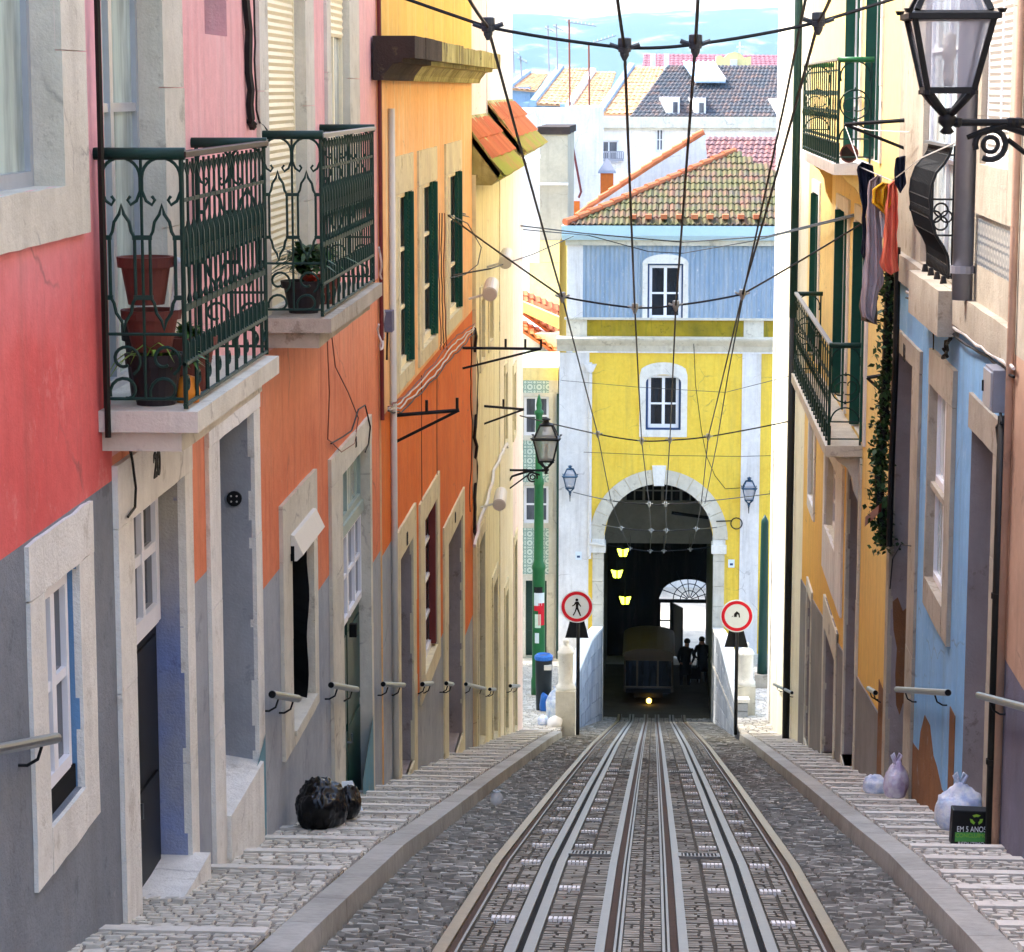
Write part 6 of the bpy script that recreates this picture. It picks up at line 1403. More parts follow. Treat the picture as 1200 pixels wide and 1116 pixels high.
# ------------------------------------------------------------------ lanterns
def lantern(name_label, P, wmax, blue=False, bracket=None, hang=None):
    """square tapering lantern; P = centre of its bottom plate"""
    x, y, z = P; ro = thing('street_lantern', name_label, 'lantern', P, None); s_ = wmax; f = 'navyl' if blue else 'ironblk'
    hb, ht, H_ = .27 * s_, .50 * s_, .86 * s_; H2 = .52 * s_
    # frame: bottom square hb, top square ht at height H_; pagoda roof to a narrow cap
    m = MB(); ring = lambda a, h: [(x - a, y - a, z + h), (x + a, y - a, z + h), (x + a, y + a, z + h), (x - a, y + a, z + h)]
    t = .022 * s_ / .5 + .004
    lo, hi, tp = ring(hb, 0), ring(ht * .93, H_), ring(.22 * s_, H_ + H2)
    for i in range(4): m.tube([lo[i], hi[i]], t * .9, 4)
    for q in (lo, hi):
        for i in range(4): m.tube([q[i], q[(i + 1) % 4]], t, 4)
    for i in range(4): m.tube([lo[i], (lo[i][0], lo[i][1], lo[i][2] - .05 * s_)], t * 1.0, 6)
    m.build('frame', f, ro)
    m = MB(); e = ht * 1.08
    a_, b_, c_ = ring(e, H_ + .015), ring(ht * .86, H_ + .07 * s_), ring(e, H_ - .012)
    m.add(a_ + b_ + c_, [(i, (i + 1) % 4, 4 + (i + 1) % 4, 4 + i) for i in range(4)] + [(i, (i + 1) % 4, 8 + (i + 1) % 4, 8 + i) for i in range(4)] ); 
    r1, r2 = ring(ht * .86, H_ + .07 * s_), tp
    for i in range(4): m.tube([r1[i], r2[i]], t * .9, 4); m.tube([r2[i], r2[(i + 1) % 4]], t * .9, 4)
    for i in range(4): m.tube([a_[i], (a_[i][0], a_[i][1], a_[i][2] + .05 * s_)], [t * .7, t * 1.1], 6)
    m.lathe((x, y, z + H_ + H2), [(.24 * s_, 0), (.26 * s_, .03 * s_), (.12 * s_, .1 * s_), (.1 * s_, .16 * s_), (.17 * s_, .2 * s_), (.17 * s_, .23 * s_), (.05 * s_, .28 * s_), (.01, .3 * s_)], 12); m.build('cap', f, ro)
    for a0, h0, a1, h1 in ((hb, 0, ht * .93, H_), (ht * .86, H_ + .07 * s_, .22 * s_, H_ + H2)):
        q0, q1 = ring(a0 * .98, h0), ring(a1 * .98, h1)
        for i in range(4): m = MB(); m.quad(q0[i], q0[(i + 1) % 4], q1[(i + 1) % 4], q1[i]); m.build('glass_pane', 'lglass', ro, recalc=False)
    m = MB(); m.lathe((x, y, z + .02), [(.05 * s_, 0), (.07 * s_, .12 * s_), (.05 * s_, .3 * s_), (.08 * s_, .33 * s_), (.08 * s_, .6 * s_), (.02 * s_, .64 * s_)], 10); m.build('lamp_bulb', 'pvc', ro, smooth=True)
    m = MB()                                                   # cradle legs to a turned knob
    for i in range(4): m.tube([lo[i], ((lo[i][0] * .6 + x * .4), lo[i][1] * .6 + y * .4, z - .14 * s_), ((lo[i][0] * .22 + x * .78), lo[i][1] * .22 + y * .78, z - .26 * s_), (x, y, z - .27 * s_)], t * .9, 5)
    m.lathe((x, y, z - .52 * s_), [(.02, 0), (.09 * s_, .03 * s_), (.05 * s_, .08 * s_), (.11 * s_, .14 * s_), (.11 * s_, .2 * s_), (.06 * s_, .25 * s_), (.02, .31 * s_)], 12); m.build('knob', f, ro, smooth=True)
    if bracket:
        xe = bracket; sg = 1 if xe > x else -1; m = MB(); zb_ = z - .38 * s_; k = s_ / .5
        m.tube([(x, y, zb_), (xe, y, zb_)], .022 * k, 8)
        L_ = abs(xe - x); P = lambda a, b_: (x + sg * a * k, y, zb_ - b_ * k)
        m.tube([P(.12, .09), P(.2, .06), P(.34, .02), P(.5, .07), P(.65, .12), P(min(.95, L_ / k), .22)], [.016 * k, .022 * k, .024 * k, .024 * k, .022 * k, .02 * k], 6)
        m.tube([P(.26 + .09 * math.cos(R(t)), .13 + .09 * math.sin(R(t))) for t in range(-200, 130, 20)], .018 * k, 6); m.tube([P(.26 + .045 * math.cos(R(t)), .13 + .045 * math.sin(R(t))) for t in range(-200, 200, 25)], .014 * k, 6)
        m.tube([P(.36, .1), P(L_ / k, .1 + (L_ / k - .36) * .75)], .016 * k, 6)
        for a in (.06, .38, .42, .9): m.lathe(P(min(a, L_ / k), .03), [(.01, 0), (.03 * k, .01), (.035 * k, .03 * k), (.03 * k, .055 * k), (.01, .06 * k)], 8)
        m.build('bracket', f, ro)
    if hang is not None:
        m = MB(); m.tube([(x, y, z - .5 * s_), (x, y + .02, z - 1.0 * s_)], [.05 * s_, .025 * s_], 6); m.tube([(x, y, z - .55 * s_), (x, hang, z - .75 * s_)], .04 * s_, 6); m.build('bracket', 'ironblk', ro)
    return ro
yl = 12.6; x, _, z = PY(1111, 106, yl)
lantern('big black glass lantern on a scrolled wall bracket, nearest the camera', (x, yl, z), .42, bracket=2.6)
yl = 46.5; x = XQ(640, yl); z = ZQ(540, yl, 640); lantern('dark green and glass lantern on a scrolled bracket in front of the green pole', (x, yl, z), .50, bracket=-2.8)
for px, py, lb in ((668, 573, 'small blue topped lantern on the white pilaster beside the green tiled front'), (878, 585, 'small blue topped lantern on the white pilaster beside the arch, nearer the amber house')):
    yl = YF - .5; lantern(lb, (XQ(px, yl), yl, ZQ(py, yl)), .44, blue=True, hang=YF)
# ------------------------------------------------------------------ overhead wires
def sagline(P, n=10, sag=0.0):
    out = []
    for a, b in zip(P, P[1:]):
        for i in range(n): t = i / n; q = [a[j] + (b[j] - a[j]) * t for j in range(3)]; q[2] -= sag * 4 * t * (1 - t); out.append(tuple(q))
    return out + [tuple(P[-1])]
def insulator(ro, P, s_, mat='insul'):
    m = MB(); m.lathe((P[0], P[1], P[2] - .5 * s_), [(.12 * s_, -.35 * s_), (.3 * s_, 0), (.32 * s_, .2 * s_), (.42 * s_, .22 * s_), (.46 * s_, .5 * s_), (.4 * s_, .52 * s_), (.46 * s_, .7 * s_), (.44 * s_, 1.1 * s_), (.3 * s_, 1.16 * s_)], 12)
    m.tube([(P[0] - 1.0 * s_, P[1], P[2] + .02), (P[0] - .4 * s_, P[1], P[2])], .16 * s_, 6); m.tube([(P[0] + .4 * s_, P[1], P[2]), (P[0] + 1.0 * s_, P[1], P[2] + .02)], .16 * s_, 6)
    m.build('insulator', mat, ro)
spans_ = [(15.7, [(572, 32), (732, 56), (815, 52), (959, 26)], PY(235, -90, 15.7), PY(1247, -68, 15.7), .011, .095, 'insul', 'first'),
          (28.7, [(659, 348), (744, 361), (792, 358), (870, 345)], PX(523, 251, -2.86), PX(1010, 262, 2.62), .012, .085, 'insulw', 'second'),
          (46.6, [(700.6, 509), (752, 517), (785, 516), (830, 512)], PX(608, 487, -2.8), PX(924, 494, 2.62), .014, .09, 'insulw', 'third'),
          (57.0, [(716, 587), (761, 591), (780, 591), (822, 588)], PY(672, 577, 77.9), PY(908, 578, 77.9), .014, .085, 'insulw', 'fourth'),
          (70.0, [(728, 619), (763, 622), (781, 622), (816, 620)], PY(706, 615, 77.9), PY(840, 618, 77.9), .014, .09, 'insulw', 'fifth'),
          (79.5, [(738, 643), (762, 646), (778, 646), (809, 644)], PY(708, 638, 79.5), PY(838, 640, 79.5), .014, .09, 'insulw', 'farthest')]
lbs = ['nearest span wire crossing the street, black with four dark insulators', 'span wire from the green shuttered house to the amber house, with four pale insulators', 'thin span wire crossing level with the top of the arched window sill', 'thin span wire tied to both white pilasters just above the arch crown', 'span wire just inside the arch head, upper of the two', 'span wire across the arch springing, lower of the two inside']
nodes = [[], [], [], []]
for (y, pts, l_, r_, rr, s_, mt, _), lb in zip(spans_, lbs):
    P = [PY(px, py, y) for px, py in pts]
    for i in range(4): nodes[i].append(P[i])
    ro = thing('span_wire', lb, 'wire', P[0], 'span wires across the street')
    m = MB(); m.tube(sagline([l_] + P + [r_], 6, .01), rr, 5); m.build('wire', 'cable', ro)
    for p in P: insulator(ro, p, s_, mt)
ext = [(534, -30, 13.8), (719, -40, 13.5), (820, -40, 13.5), (984, -30, 14)]
for i, lb in enumerate(('trolley wire farthest toward the pink house, running down the street', 'trolley wire second from the pink house side, running down into the arch', 'trolley wire second from the blue house side, running down into the arch', 'trolley wire nearest the blue house, slanting down to the arch')):
    e_ = PY(*ext[i]); ro = [(e_[0] * 1.05, -6.0, 5.2), (e_[0] * 1.02, 4.0, 3.4), e_] + nodes[i] + [(nodes[i][-1][0], 90, -15.0)]
    m = MB(); m.tube(sagline(ro, 6, .02), .011, 5); tag(m.build('trolley_wire', 'cable'), lb, 'wire', 'trolley wires above the tracks')
def wire(label, P, r=.009, mat='cable', sag=0, name='overhead_cable', n=10):
    m = MB(); m.tube(sagline(P, n, sag), r, 5); return tag(m.build(name, mat), label, 'cable')
wire('second slanting wire beside the ivory house, running down to the arch', [(1.1, -6, 5.0), PY(950, -30, 14.5), PY(920, 118, 20), PY(871, 345, 28.7), PY(853, 440, 38), PY(840, 520, 46), PY(826, 590, 57)], .010)
wire('upper telephone cable crossing in front of the blue attic eave', [PX(540, 250, -2.86), PY(588, 262, 48), PY(688, 274, 60), PY(800, 284, 60), PY(900, 277, 50), PX(1008, 250, 2.62)], .016)
wire('lower telephone cable crossing in front of the blue attic wall', [PX(540, 252, -2.86), PY(600, 268, 50), PY(690, 276, 60), PY(760, 295, 60), PY(800, 297, 60), PY(880, 283, 52), PX(1008, 252, 2.62)], .012)
wire('cable rising from the cream house to the blue attic corner', [PX(530, 323, -2.86), PX(575, 315, -2.4), PY(625, 298, 60), PY(672, 277, 70)], .012)
wire('thin cable across the yellow wall level with the arched window', [PY(658, 446, 77), PY(750, 454, 74), PY(850, 460, 70), PX(925, 441, 2.62)], .008, 'cable')
wire('thin cable across the yellow wall between window and arch', [PY(684, 530, 77.5), PY(780, 534, 77), PY(870, 535, 77), PY(907, 534, 77.5)], .010, 'cable')
wire('loop of black cable hanging from the green shuttered wall', [PX(527, 252, -2.83), PX(548, 262, -2.75), PX(564, 290, -2.7), PX(560, 310, -2.7), PX(545, 322, -2.75), PX(527, 326, -2.83)], .008)
wire('loose cable hanging down the yellow wall from the cornice to the blue topped lantern', [PY(813, 403, 77.7), PY(815, 450, 77.8), PY(822, 505, 77.8), PY(828, 535, 77.8), PY(838, 558, 77.8), PY(850, 573, 77.8), PY(868, 572, 77.8)], .012)
# ------------------------------------------------------------------ wall cables, brackets
def wcable(x, pts, label, r=.008, mat='cable', w=.03, name='wall_cable', wob=.0):
    sg = 1 if x < 0 else -1
    P = [PX(px, py, x + sg * w) for px, py in pts]; Q_ = []
    for a, b in zip(P, P[1:]):
        for i in range(5):
            t = i / 5; Q_.append(tuple(a[j] + (b[j] - a[j]) * t + (random.uniform(-wob, wob) if 0 < i else 0) for j in range(3)))
    Q_.append(P[-1]); m = MB(); m.tube(Q_, r, 5); return tag(m.build(name, mat), label, 'cable')
gB = 'loose cables on the walls'
wcable(-2.88, [(288, -20), (291, 50), (294, 140), (296, 150)], 'thick dark cable bundle on the pink wall between the two balconies', .03, wob=.01)
wcable(-2.88, [(297, -10), (299, 90), (303, 140), (318, 160)], 'thin dark cable beside the bundle on the pink wall, bending to the far balcony', .008, wob=.01)
wcable(-2.88, [(383, 390), (386, 460), (384, 515), (388, 518), (400, 530), (415, 520), (420, 490), (408, 460), (393, 430), (389, 395)], 'brown cable loop hanging on the salmon wall above the grey green door', .006, 'cabler', .03)
wcable(-2.88, [(150, 517), (155, 540), (159, 572), (158, 595), (150, 606)], 'black cable hanging from the near balcony across the door lintel numbered 20', .008, w=.05)
wcable(-2.88, [(388, 520), (402, 512), (412, 505), (420, 480), (428, 475), (434, 500), (432, 520), (428, 530)], 'black cable bowed over the lintel of the grey green door', .008, w=.04)
for k, (dy, mt, lb) in enumerate(((0, 'cablew', 'pale grey cable slung along the orange wall below the shutters, uppermost of its bundle'), (6, 'cablew', 'pale cable slung along the orange wall, middle of its bundle'), (12, 'cable', 'dark cable slung along the orange wall, lowest of its bundle'), (-5, 'cabler', 'brown cable slung along the orange wall just over the pale bundle'))):
    wcable(-2.86, [(455, 478 + dy * .3), (470, 472 + dy), (490, 452 + dy), (512, 428 + dy * 1.2), (530, 405 + dy * 1.2), (545, 392 + dy), (556, 382 + dy * .5)], lb, .009, mt, .03 + k * .015, wob=.015)
wcable(-2.86, [(556, 385), (559, 440), (557, 500), (558, 560), (556, 620), (560, 640)], 'thick ragged black cable bundle at the corner of the orange and cream houses', .028, w=.05, wob=.02)
wcable(-2.86, [(553, 385), (552, 450), (553, 520), (551, 600)], 'thin black cable beside the ragged bundle at the cream house corner', .009, w=.04, wob=.015)
for i, (px, mt) in enumerate(((515, 'cabler'), (518, 'cable'), (521, 'cabler'))): wcable(-2.86, [(px, 250), (px - 1, 320), (px + 2, 400), (px + 1 + i, 410)], ('brown', 'black', 'reddish')[i] + ' upright cable between the second and third green shuttered windows', .008, mt, .04 + i * .01, wob=.008)
for i, px in enumerate((494, 512)): wcable(-2.86, [(px, 440), (px, 520), (px + .5, 600)], ('long thin cable down the orange wall, nearer the white drainpipe', 'long thin cable down the orange wall, nearer the cream house')[i], .006, 'cabler', .02)
wcable(-2.80, [(556, 640), (566, 600), (578, 560), (590, 530), (594, 520)], 'tangled grey cable bundle climbing the cream house front', .03, 'cablew', .06, wob=.04)
wcable(-2.88, [(444, 290), (448, 330), (450, 395), (446, 410), (444, 380)], 'tangle of grey cable on the salmon wall by the far balcony end', .012, 'cablew', .05, wob=.02)
jb = thing('junction_box', 'small mauve junction box on the salmon wall beside the white drainpipe', 'junction box', (-2.88, L(450, 380)[0], L(450, 390)[1]))
a, z1 = L(446, 365); b_, z0 = L(446, 390)[0] + .2, L(446, 390)[1]; m = MB(TLw); m.box(a, a + .22, z0, z1, 0, .12); m.build('body', 'slate', jb, bevel=.006); m = MB(TLw); m.tube([(a + .1, z0, .06), (a + .1, z0 - .3, .05)], .012); m.build('cable_tail', 'cable', jb)
def wall_bar(x, p0, p1, label, posts=(), r=.022, out=.4, tip=None):
    sg = 1 if x < 0 else -1
    a = PX(*p0, x); y = a[1]; m0 = MB(); b = PY(*p1, y) if tip is None else tip
    ro = thing('wall_bracket', label, 'bracket', a, 'iron brackets for wires and washing')
    m0.tube([a, b], r, 6); m0.build('bar', 'ironblk', ro)
    for t in posts: c = [a[j] + (b[j] - a[j]) * t for j in range(3)]; m0 = MB(); m0.tube([tuple(c), (c[0], c[1], c[2] + .14)], .018); m0.build('peg', 'ironblk', ro)
    m0 = MB(); m0.tube([b, (a[0], a[1], a[2] - .3)], r * .8, 6); m0.build('strut', 'ironblk', ro)
    return ro
wall_bar(-2.86, (462, 487), (538, 481), 'rusty iron bar with two pegs sticking out from the orange wall', (.5, .97))
wall_bar(-2.82, (542, 408), (634, 409), 'iron bar bracket on the cream house, the upper of two, with upright pegs', (.55, .8, 1))
wall_bar(-2.82, (566, 476), (614, 480), 'iron bar bracket on the cream house, just below the longer one', (.5,))
wall_bar(2.62, (1062, 141), (990, 146), 'iron washing bracket with a strut on the amber house, above the drying clothes')
wall_bar(2.62, (1046, 438), (1016, 443), 'short flat iron bracket on the amber house beside the hanging vine')
# white floodlights on the cream house
for px, py, s_, lb in ((574, 345, 9, 'round white floodlight on the cream house front, lower one of the upper pair'), (592, 308, 8, 'faint round white floodlight on the cream house, topmost'), (585, 592, 8, 'white floodlight on the cream house just before the street lantern')):
    x = -2.8 + .32; P = PX(px, py, x); r = s_ * P[1] / F; ro = thing('floodlight', lb, 'floodlight', P, 'white floodlights on the cream house')
    m = MB(); m.tube([P, (P[0], P[1] + .5, P[2] + .12)], [r, r * .95], 18); m.build('housing', 'pvc', ro, smooth=False, bevel=.01)
    m = MB(); m.tube([(P[0], P[1] - .012, P[2] - .003), (P[0], P[1] - .002, P[2])], r * .86, 18); m.build('lens', 'pvc', ro)
    m = MB(); m.tube([(P[0], P[1] + .3, P[2]), (-2.82, P[1] + .3, P[2] - .1)], .02); m.build('arm', 'pvc', ro)
# short steel handrails bracketed to the walls
HR = [(-2.88, (-30, 884), (66, 865), 'steel wall handrail at the frame edge in front of the white framed low window', .026), (-2.88, (319, 814), (349, 819), 'short steel wall handrail under the white shutter box', .03), (-2.88, (388, 803), (418, 808), 'short steel wall handrail at the grey green door', .028), (-2.88, (449, 802), (473, 803), 'short steel wall handrail across the white drainpipe', .028),
      (-2.86, (495, 802), (506, 801), 'tiny steel handrail below the maroon shuttered window', .03), (-2.86, (523, 801), (530, 802), 'tiny steel handrail before the far orange house door', .03), (-2.86, (546, 802), (568, 807), 'steel wall handrail at the joint of the orange and cream houses', .03), (-2.8, (574, 808), (580, 808), 'tiny handrail on the cream house, nearer one', .03), (-2.8, (598, 804), (608, 804), 'tiny handrail at the pale rose corner', .035),
      (2.6, (1111, 812), (1051, 808), 'long steel wall handrail on the blue house between its doors', .03), (2.58, (1230, 837), (1147, 815), 'steel wall handrail crossing the dark drainpipe at the frame edge', .028), (2.62, (1026, 812), (1018, 807), 'short dark handrail between the amber and blue houses', .03), (2.62, (928, 812), (907, 802), 'bent steel handrail on the ivory corner house', .03)]
for x, p0, p1, lb, rr in HR:
    sg = 1 if x < 0 else -1; xo = x + sg * .11
    a, b = PX(*p0, xo), PX(*p1, xo); ro = thing('wall_handrail', lb, 'handrail', a, 'short steel handrails along the walls')
    m = MB(); m.tube([a, b], rr, 12); m.build('tube', 'galv', ro, smooth=False)
    d_ = (Vector(b) - Vector(a)); e = tuple(Vector(a) - d_.normalized() * .004)
    m = MB(); m.tube([e, a], rr * .9, 12); m.build('end_cap', 'black', ro)
    for t in (.22, .8):
        c = Vector(a) + d_ * t; m = MB(); m.tube([(c.x, c.y, c.z - rr), (c.x - sg * .02, c.y, c.z - rr - .06), (c.x - sg * .07, c.y, c.z - rr - .09), (x, c.y, c.z - rr - .09)], .008, 6); m.build('bracket', 'ironblk', ro)

# ------------------------------------------------------------------ bags, bottle
from mathutils import noise as N_
def bag(name, label, cat, P, rx, ry, rz, mat, seed, knot=True, sub=4, amp=.16, group=None):
    ro = thing(name, label, cat, P, group); bm = bmesh.new(); bmesh.ops.create_icosphere(bm, subdivisions=sub, radius=1)
    sd = Vector((seed * 7.3, seed * 3.1, 0))
    for v in bm.verts:
        c = v.co.copy(); k = 1 + amp * N_.noise(c * 1.4 + sd) + amp * .55 * abs(N_.noise(Vector((c.x * 5, c.y * 5, c.z * 1.6)) + sd)) + amp * .22 * N_.noise(c * 9 + sd) + amp * .35 * abs(math.sin(math.atan2(c.y, c.x) * 9 + 2 * N_.noise(c * 2 + sd))) * max(0, c.z) 
        z = c.z
        if z < -.55: z = -.55 - (abs(z) - .55) * .15
        pin = 1.0 if c.z < .55 or not knot else 1 - (c.z - .55) * 1.1
        v.co = Vector((c.x * k * rx * pin, c.y * k * ry * pin, (z + .62) * rz * (k if z > 0 else 1)))
    me = bpy.data.meshes.new('b'); bm.to_mesh(me); bm.free(); m = MB(); m.add([(v.co.x + P[0], v.co.y + P[1], v.co.z + P[2]) for v in me.vertices], [tuple(p.vertices) for p in me.polygons]); bpy.data.meshes.remove(me)
    m.build('body', mat, ro, smooth=True)
    if knot:
        m = MB(); z = P[2] + 1.55 * rz
        for s_ in (-1, 1): m.tube([(P[0], P[1], z - .04), (P[0] + s_ * .02, P[1], z + .05), (P[0] + s_ * .05, P[1] - .01, z + .11), (P[0] + s_ * .03, P[1], z + .13), (P[0], P[1], z + .04)], [.03, .02, .014, .012, .01], 6)
        m.build('tied_handles', mat, ro, smooth=True)
    return ro
def gpw(px, py): return GP(px, py, .02)
p = gpw(374, 974); s_ = p[1] / F
bag('rubbish_bag', 'glossy black bin bag slumped against the grey wall foot, the bigger one', 'rubbish bag', (p[0], p[1] + .1, p[2] + .02), 30 * s_, .24, 32 * s_, 'blackbag', 1, False, 5, .17)
p2 = gpw(404, 965); bag('rubbish_bag', 'small glossy black bin bag behind the bigger black one', 'rubbish bag', (p2[0], p2[1] + .15, p2[2] + .02), 18 * s_, .17, 22 * s_, 'blackbag', 2, False, 5, .18)
m = MB(); q = gpw(414, 958); m.prism([(q[0] - .05, q[1], q[2] + .05), (q[0] + .07, q[1] + .1, q[2] + .03), (q[0] - .02, q[1] + .12, q[2] + .28), (q[0] - .1, q[1] + .02, q[2] + .3)], (0, .01, .004)); tag(m.build('loose_paper', 'signwhite'), 'crumpled white paper leaning beside the small black bin bag', 'paper')
p = gpw(1050, 938); s_ = p[1] / F; bag('rubbish_bag', 'upright lilac plastic bag with tied handles by the bare brown wall patch', 'rubbish bag', (p[0], p[1] + .05, p[2] + .02), 14.5 * s_, .12, 25 * s_, 'bag2', 3)
p = gpw(1026, 933); bag('rubbish_bag', 'limp pale blue plastic bag lying beside the upright lilac one', 'rubbish bag', (p[0], p[1] + .05, p[2] + .02), 16 * s_, .12, 13 * s_, 'bag', 4, False)
p = gpw(1127, 984); s_ = p[1] / F; bag('rubbish_bag', 'bulging pale blue bag rising behind the black printed shopping bag', 'rubbish bag', (p[0] , p[1] + .2, p[2] + .02), 27 * s_, .16, 33 * s_, 'bag', 5, True)
tp = gpw(1136, 989); s_ = tp[1] / F; ro = thing('shopping_bag', 'black shopping bag printed EM 5 ANOS with a green recycling mark', 'shopping bag', tp)
y = tp[1]; x0_, x1_ = PY(1115, 960, y)[0], PY(1161, 960, y)[0]; z1_ = PY(1138, 950, y)[2]; z0_ = tp[2] - .02
m = MB(); m.prism([(x0_, y, z0_), (x1_, y, z0_), (x1_ + .01, y, z1_ - .01), (x0_ + .01, y, z1_)], (0, .14, 0)); m.build('body', 'totebk', ro, bevel=.008)
TB = TF(y - .001); xc_, W_ = (x0_ + x1_) / 2 + .01, x1_ - x0_; H_ = z1_ - z0_
text_mesh('EM 5 ANOS', .062, TB, xc_ - .005, z0_ + H_ * .47, .0, 'totew', ro, 'lettering', sx=.72 * W_ / .30, depth=.001)
m = MB(TB); m.box(x0_ + .03, x1_ - .02, z0_ + H_ * .13, z0_ + H_ * .39, 0, .002); m.build('green_panel', 'toteg', ro)
text_mesh('CONCLUÍMOS', .045, TB, xc_ + .005, z0_ + H_ * .30, .002, 'totegl', ro, 'lettering', sx=.9 * W_ / .30, depth=.001)
text_mesh('REDUZIMOS', .045, TB, xc_ + .005, z0_ + H_ * .06, .0, 'totew', ro, 'lettering', sx=.9 * W_ / .30, depth=.001)
m = MB(TB); cxx, czz = xc_ + .03, z0_ + H_ * .75
for k in range(3):
    a0 = 90 + k * 120; pts = [(cxx + .05 * math.cos(R(a0 - 38)), czz + .042 * math.sin(R(a0 - 38))), (cxx + .05 * math.cos(R(a0)), czz + .042 * math.sin(R(a0))), (cxx + .05 * math.cos(R(a0 + 38)), czz + .042 * math.sin(R(a0 + 38))), (cxx + .028 * math.cos(R(a0 + 42)), czz + .024 * math.sin(R(a0 + 42))), (cxx + .026 * math.cos(R(a0)), czz + .022 * math.sin(R(a0))), (cxx + .028 * math.cos(R(a0 - 30)), czz + .024 * math.sin(R(a0 - 30)))]
    m = MB(TB); m.prism([(a, b, 0) for a, b in pts], (0, 0, .002)); m.build('recycling_arrow', 'totegl', ro)
for i, (px, py, rx, rz, mt, lb, kn) in enumerate(((651, 843, 11, 22, 'bag', 'upright pale bag with green and blue print between bin and pillar', True), (650, 852, 9, 8, 'clothw', 'small cream bag at the foot of the pale bag pile by the pillar', False), (637, 850, 7, 7, 'bag', 'small pale bag spilling toward the wall, left end of the pile by the bin', False), (638, 834, 6, 14, 'binblue', 'strong blue bag squeezed beside the litter bin', False))):
    b = GP(px, py); s_ = b[1] / F; bag('rubbish_bag', lb, 'rubbish bag', (b[0], b[1], b[2]), rx * s_, .2, rz * s_, mt, 6 + i, kn, 3)
q = GR(582, 946); ro = thing('glass_jar', 'clear round glass globe lying on the cobbles beside the kerb', 'glass globe', q); r = 8.2 * q[1] / F
s = NT('clear_glass'); t_ = s.n.new('ShaderNodeBsdfTransparent'); mx = s.n.new('ShaderNodeMixShader'); mx.inputs[0].default_value = .45; s.col(srgb('dfe2e2')); s.set(.06); s.l(t_.outputs[0], mx.inputs[1]); s.l(s.b.outputs[0], mx.inputs[2]); s.l(mx.outputs[0], s.o.inputs[0]); M['clear'] = s.m
m = MB(); m.lathe((q[0], q[1], q[2] + .02), [(r * .3, 0), (r * .75, r * .25), (r * .98, r * .7), (r, r), (r * .95, r * 1.35), (r * .75, r * 1.75), (r * .5, r * 2.0), (r * .5, r * 2.15)], 22); m.build('globe', 'clear', ro, smooth=True)
m = MB(); m.tube([(q[0] + r * .5 * math.cos(R(t)), q[1] + r * .5 * math.sin(R(t)), q[2] + .02 + r * 2.15) for t in range(0, 360, 30)], .006, 5, closed=True); m.build('rim', 'clear', ro)

# ------------------------------------------------------------------ plants and pots on the balconies
def pot(label, P, r, h, mat='tc', sq=1.0, group='flower pots on the near balcony', soil=True):
    ro = thing('flower_pot', label, 'flower pot', P, group); m = MB(); m.lathe(P, [(r * .68, 0), (r * .92, h * .78), (r * 1.05, h * .78), (r * 1.08, h), (r * .95, h), (r * .9, h * .9)], 20); m.build('pot_body', mat, ro, smooth=False)
    m = MB(); m.lathe((P[0], P[1], P[2] + h * .86), [(r * .93, 0), (r * .6, .012), (.01, .02)], 16); m.build('soil', 'soil', ro); return ro
def leaves(name, label, P, n, L0, L1, wdt, mat, up=.6, droop=.5, spread=180, seed=1, per=4, group=None, stems=True):
    rs = random.Random(seed); m = MB()
    ro = thing(name, label, 'plant', P, group); st = MB()
    for i in range(n):
        a = rs.uniform(0, 2 * math.pi); e = up + rs.uniform(-.4, .4); Ln = rs.uniform(L0, L1); pts = []
        b = Vector(P) + Vector((rs.uniform(-.05, .05), rs.uniform(-.05, .05), 0)) + Vector((0, 0, rs.uniform(0, L1 * .5 if per > 4 else 0)))
        d_ = Vector((math.cos(a) * math.cos(e), math.sin(a) * math.cos(e), math.sin(e)))
        for k in range(5): t = k / 4; pts.append(b + d_ * Ln * t + Vector((0, 0, -droop * Ln * t * t)))
        sd = d_.cross(Vector((0, 0, 1))); sd = sd.normalized() if sd.length > 1e-3 else Vector((1, 0, 0))
        vs = []
        for k, q in enumerate(pts): w = wdt * (math.sin(math.pi * min(.98, .12 + k / 4 * .86))) ; vs += [tuple(q - sd * w), tuple(q + sd * w)]
        m.rv = rs.random(); m.add(vs, [(2 * k, 2 * k + 1, 2 * k + 3, 2 * k + 2) for k in range(4)])
    m.build('foliage', mat, ro, recalc=False); return ro
zb0 = zfl; xb = XL + pj * .42 if False else -2.88 + .26
xm_ = -2.66; yb = ua1 + .28
pot('dark plastic pot standing on the near balcony floor by the corner, bottom of the stack', (xm_ + .02, yb, zb0), .15, .27, 'plasticpot')
pot('terracotta pot stacked on the dark pot, middle of the near balcony stack', (xm_, yb + .02, zb0 + .28), .15, .22)
pot('terracotta pot at the top of the near balcony stack', (xm_ - .02, yb, zb0 + .53), .14, .25)
pot('terracotta pot behind the front railing of the near balcony', (xm_ + .08, yb + .62, zb0), .15, .3)
pot('small dark pot behind the other pots on the near balcony', (xm_ - .09, yb + .28, zb0), .12, .4, 'plasticpot')
leaves('potted_plant', 'long pale green blades arching out of the lowest pot', (xm_ + .02, yb - .06, zb0 + .22), 12, .3, .5, .010, 'leaflight', 1.0, .9, seed=4)
leaves('potted_plant', 'feathery green plant between the stacked pots of the near balcony', (xm_ + .12, yb + .1, zb0 + .25), 60, .08, .2, .012, 'leaf', .3, .4, seed=5)
leaves('potted_plant', 'small green plant in the terracotta pot behind the near front railing', (xm_ + .08, yb + .62, zb0 + .3), 50, .1, .22, .014, 'leaf', .8, .5, seed=8)
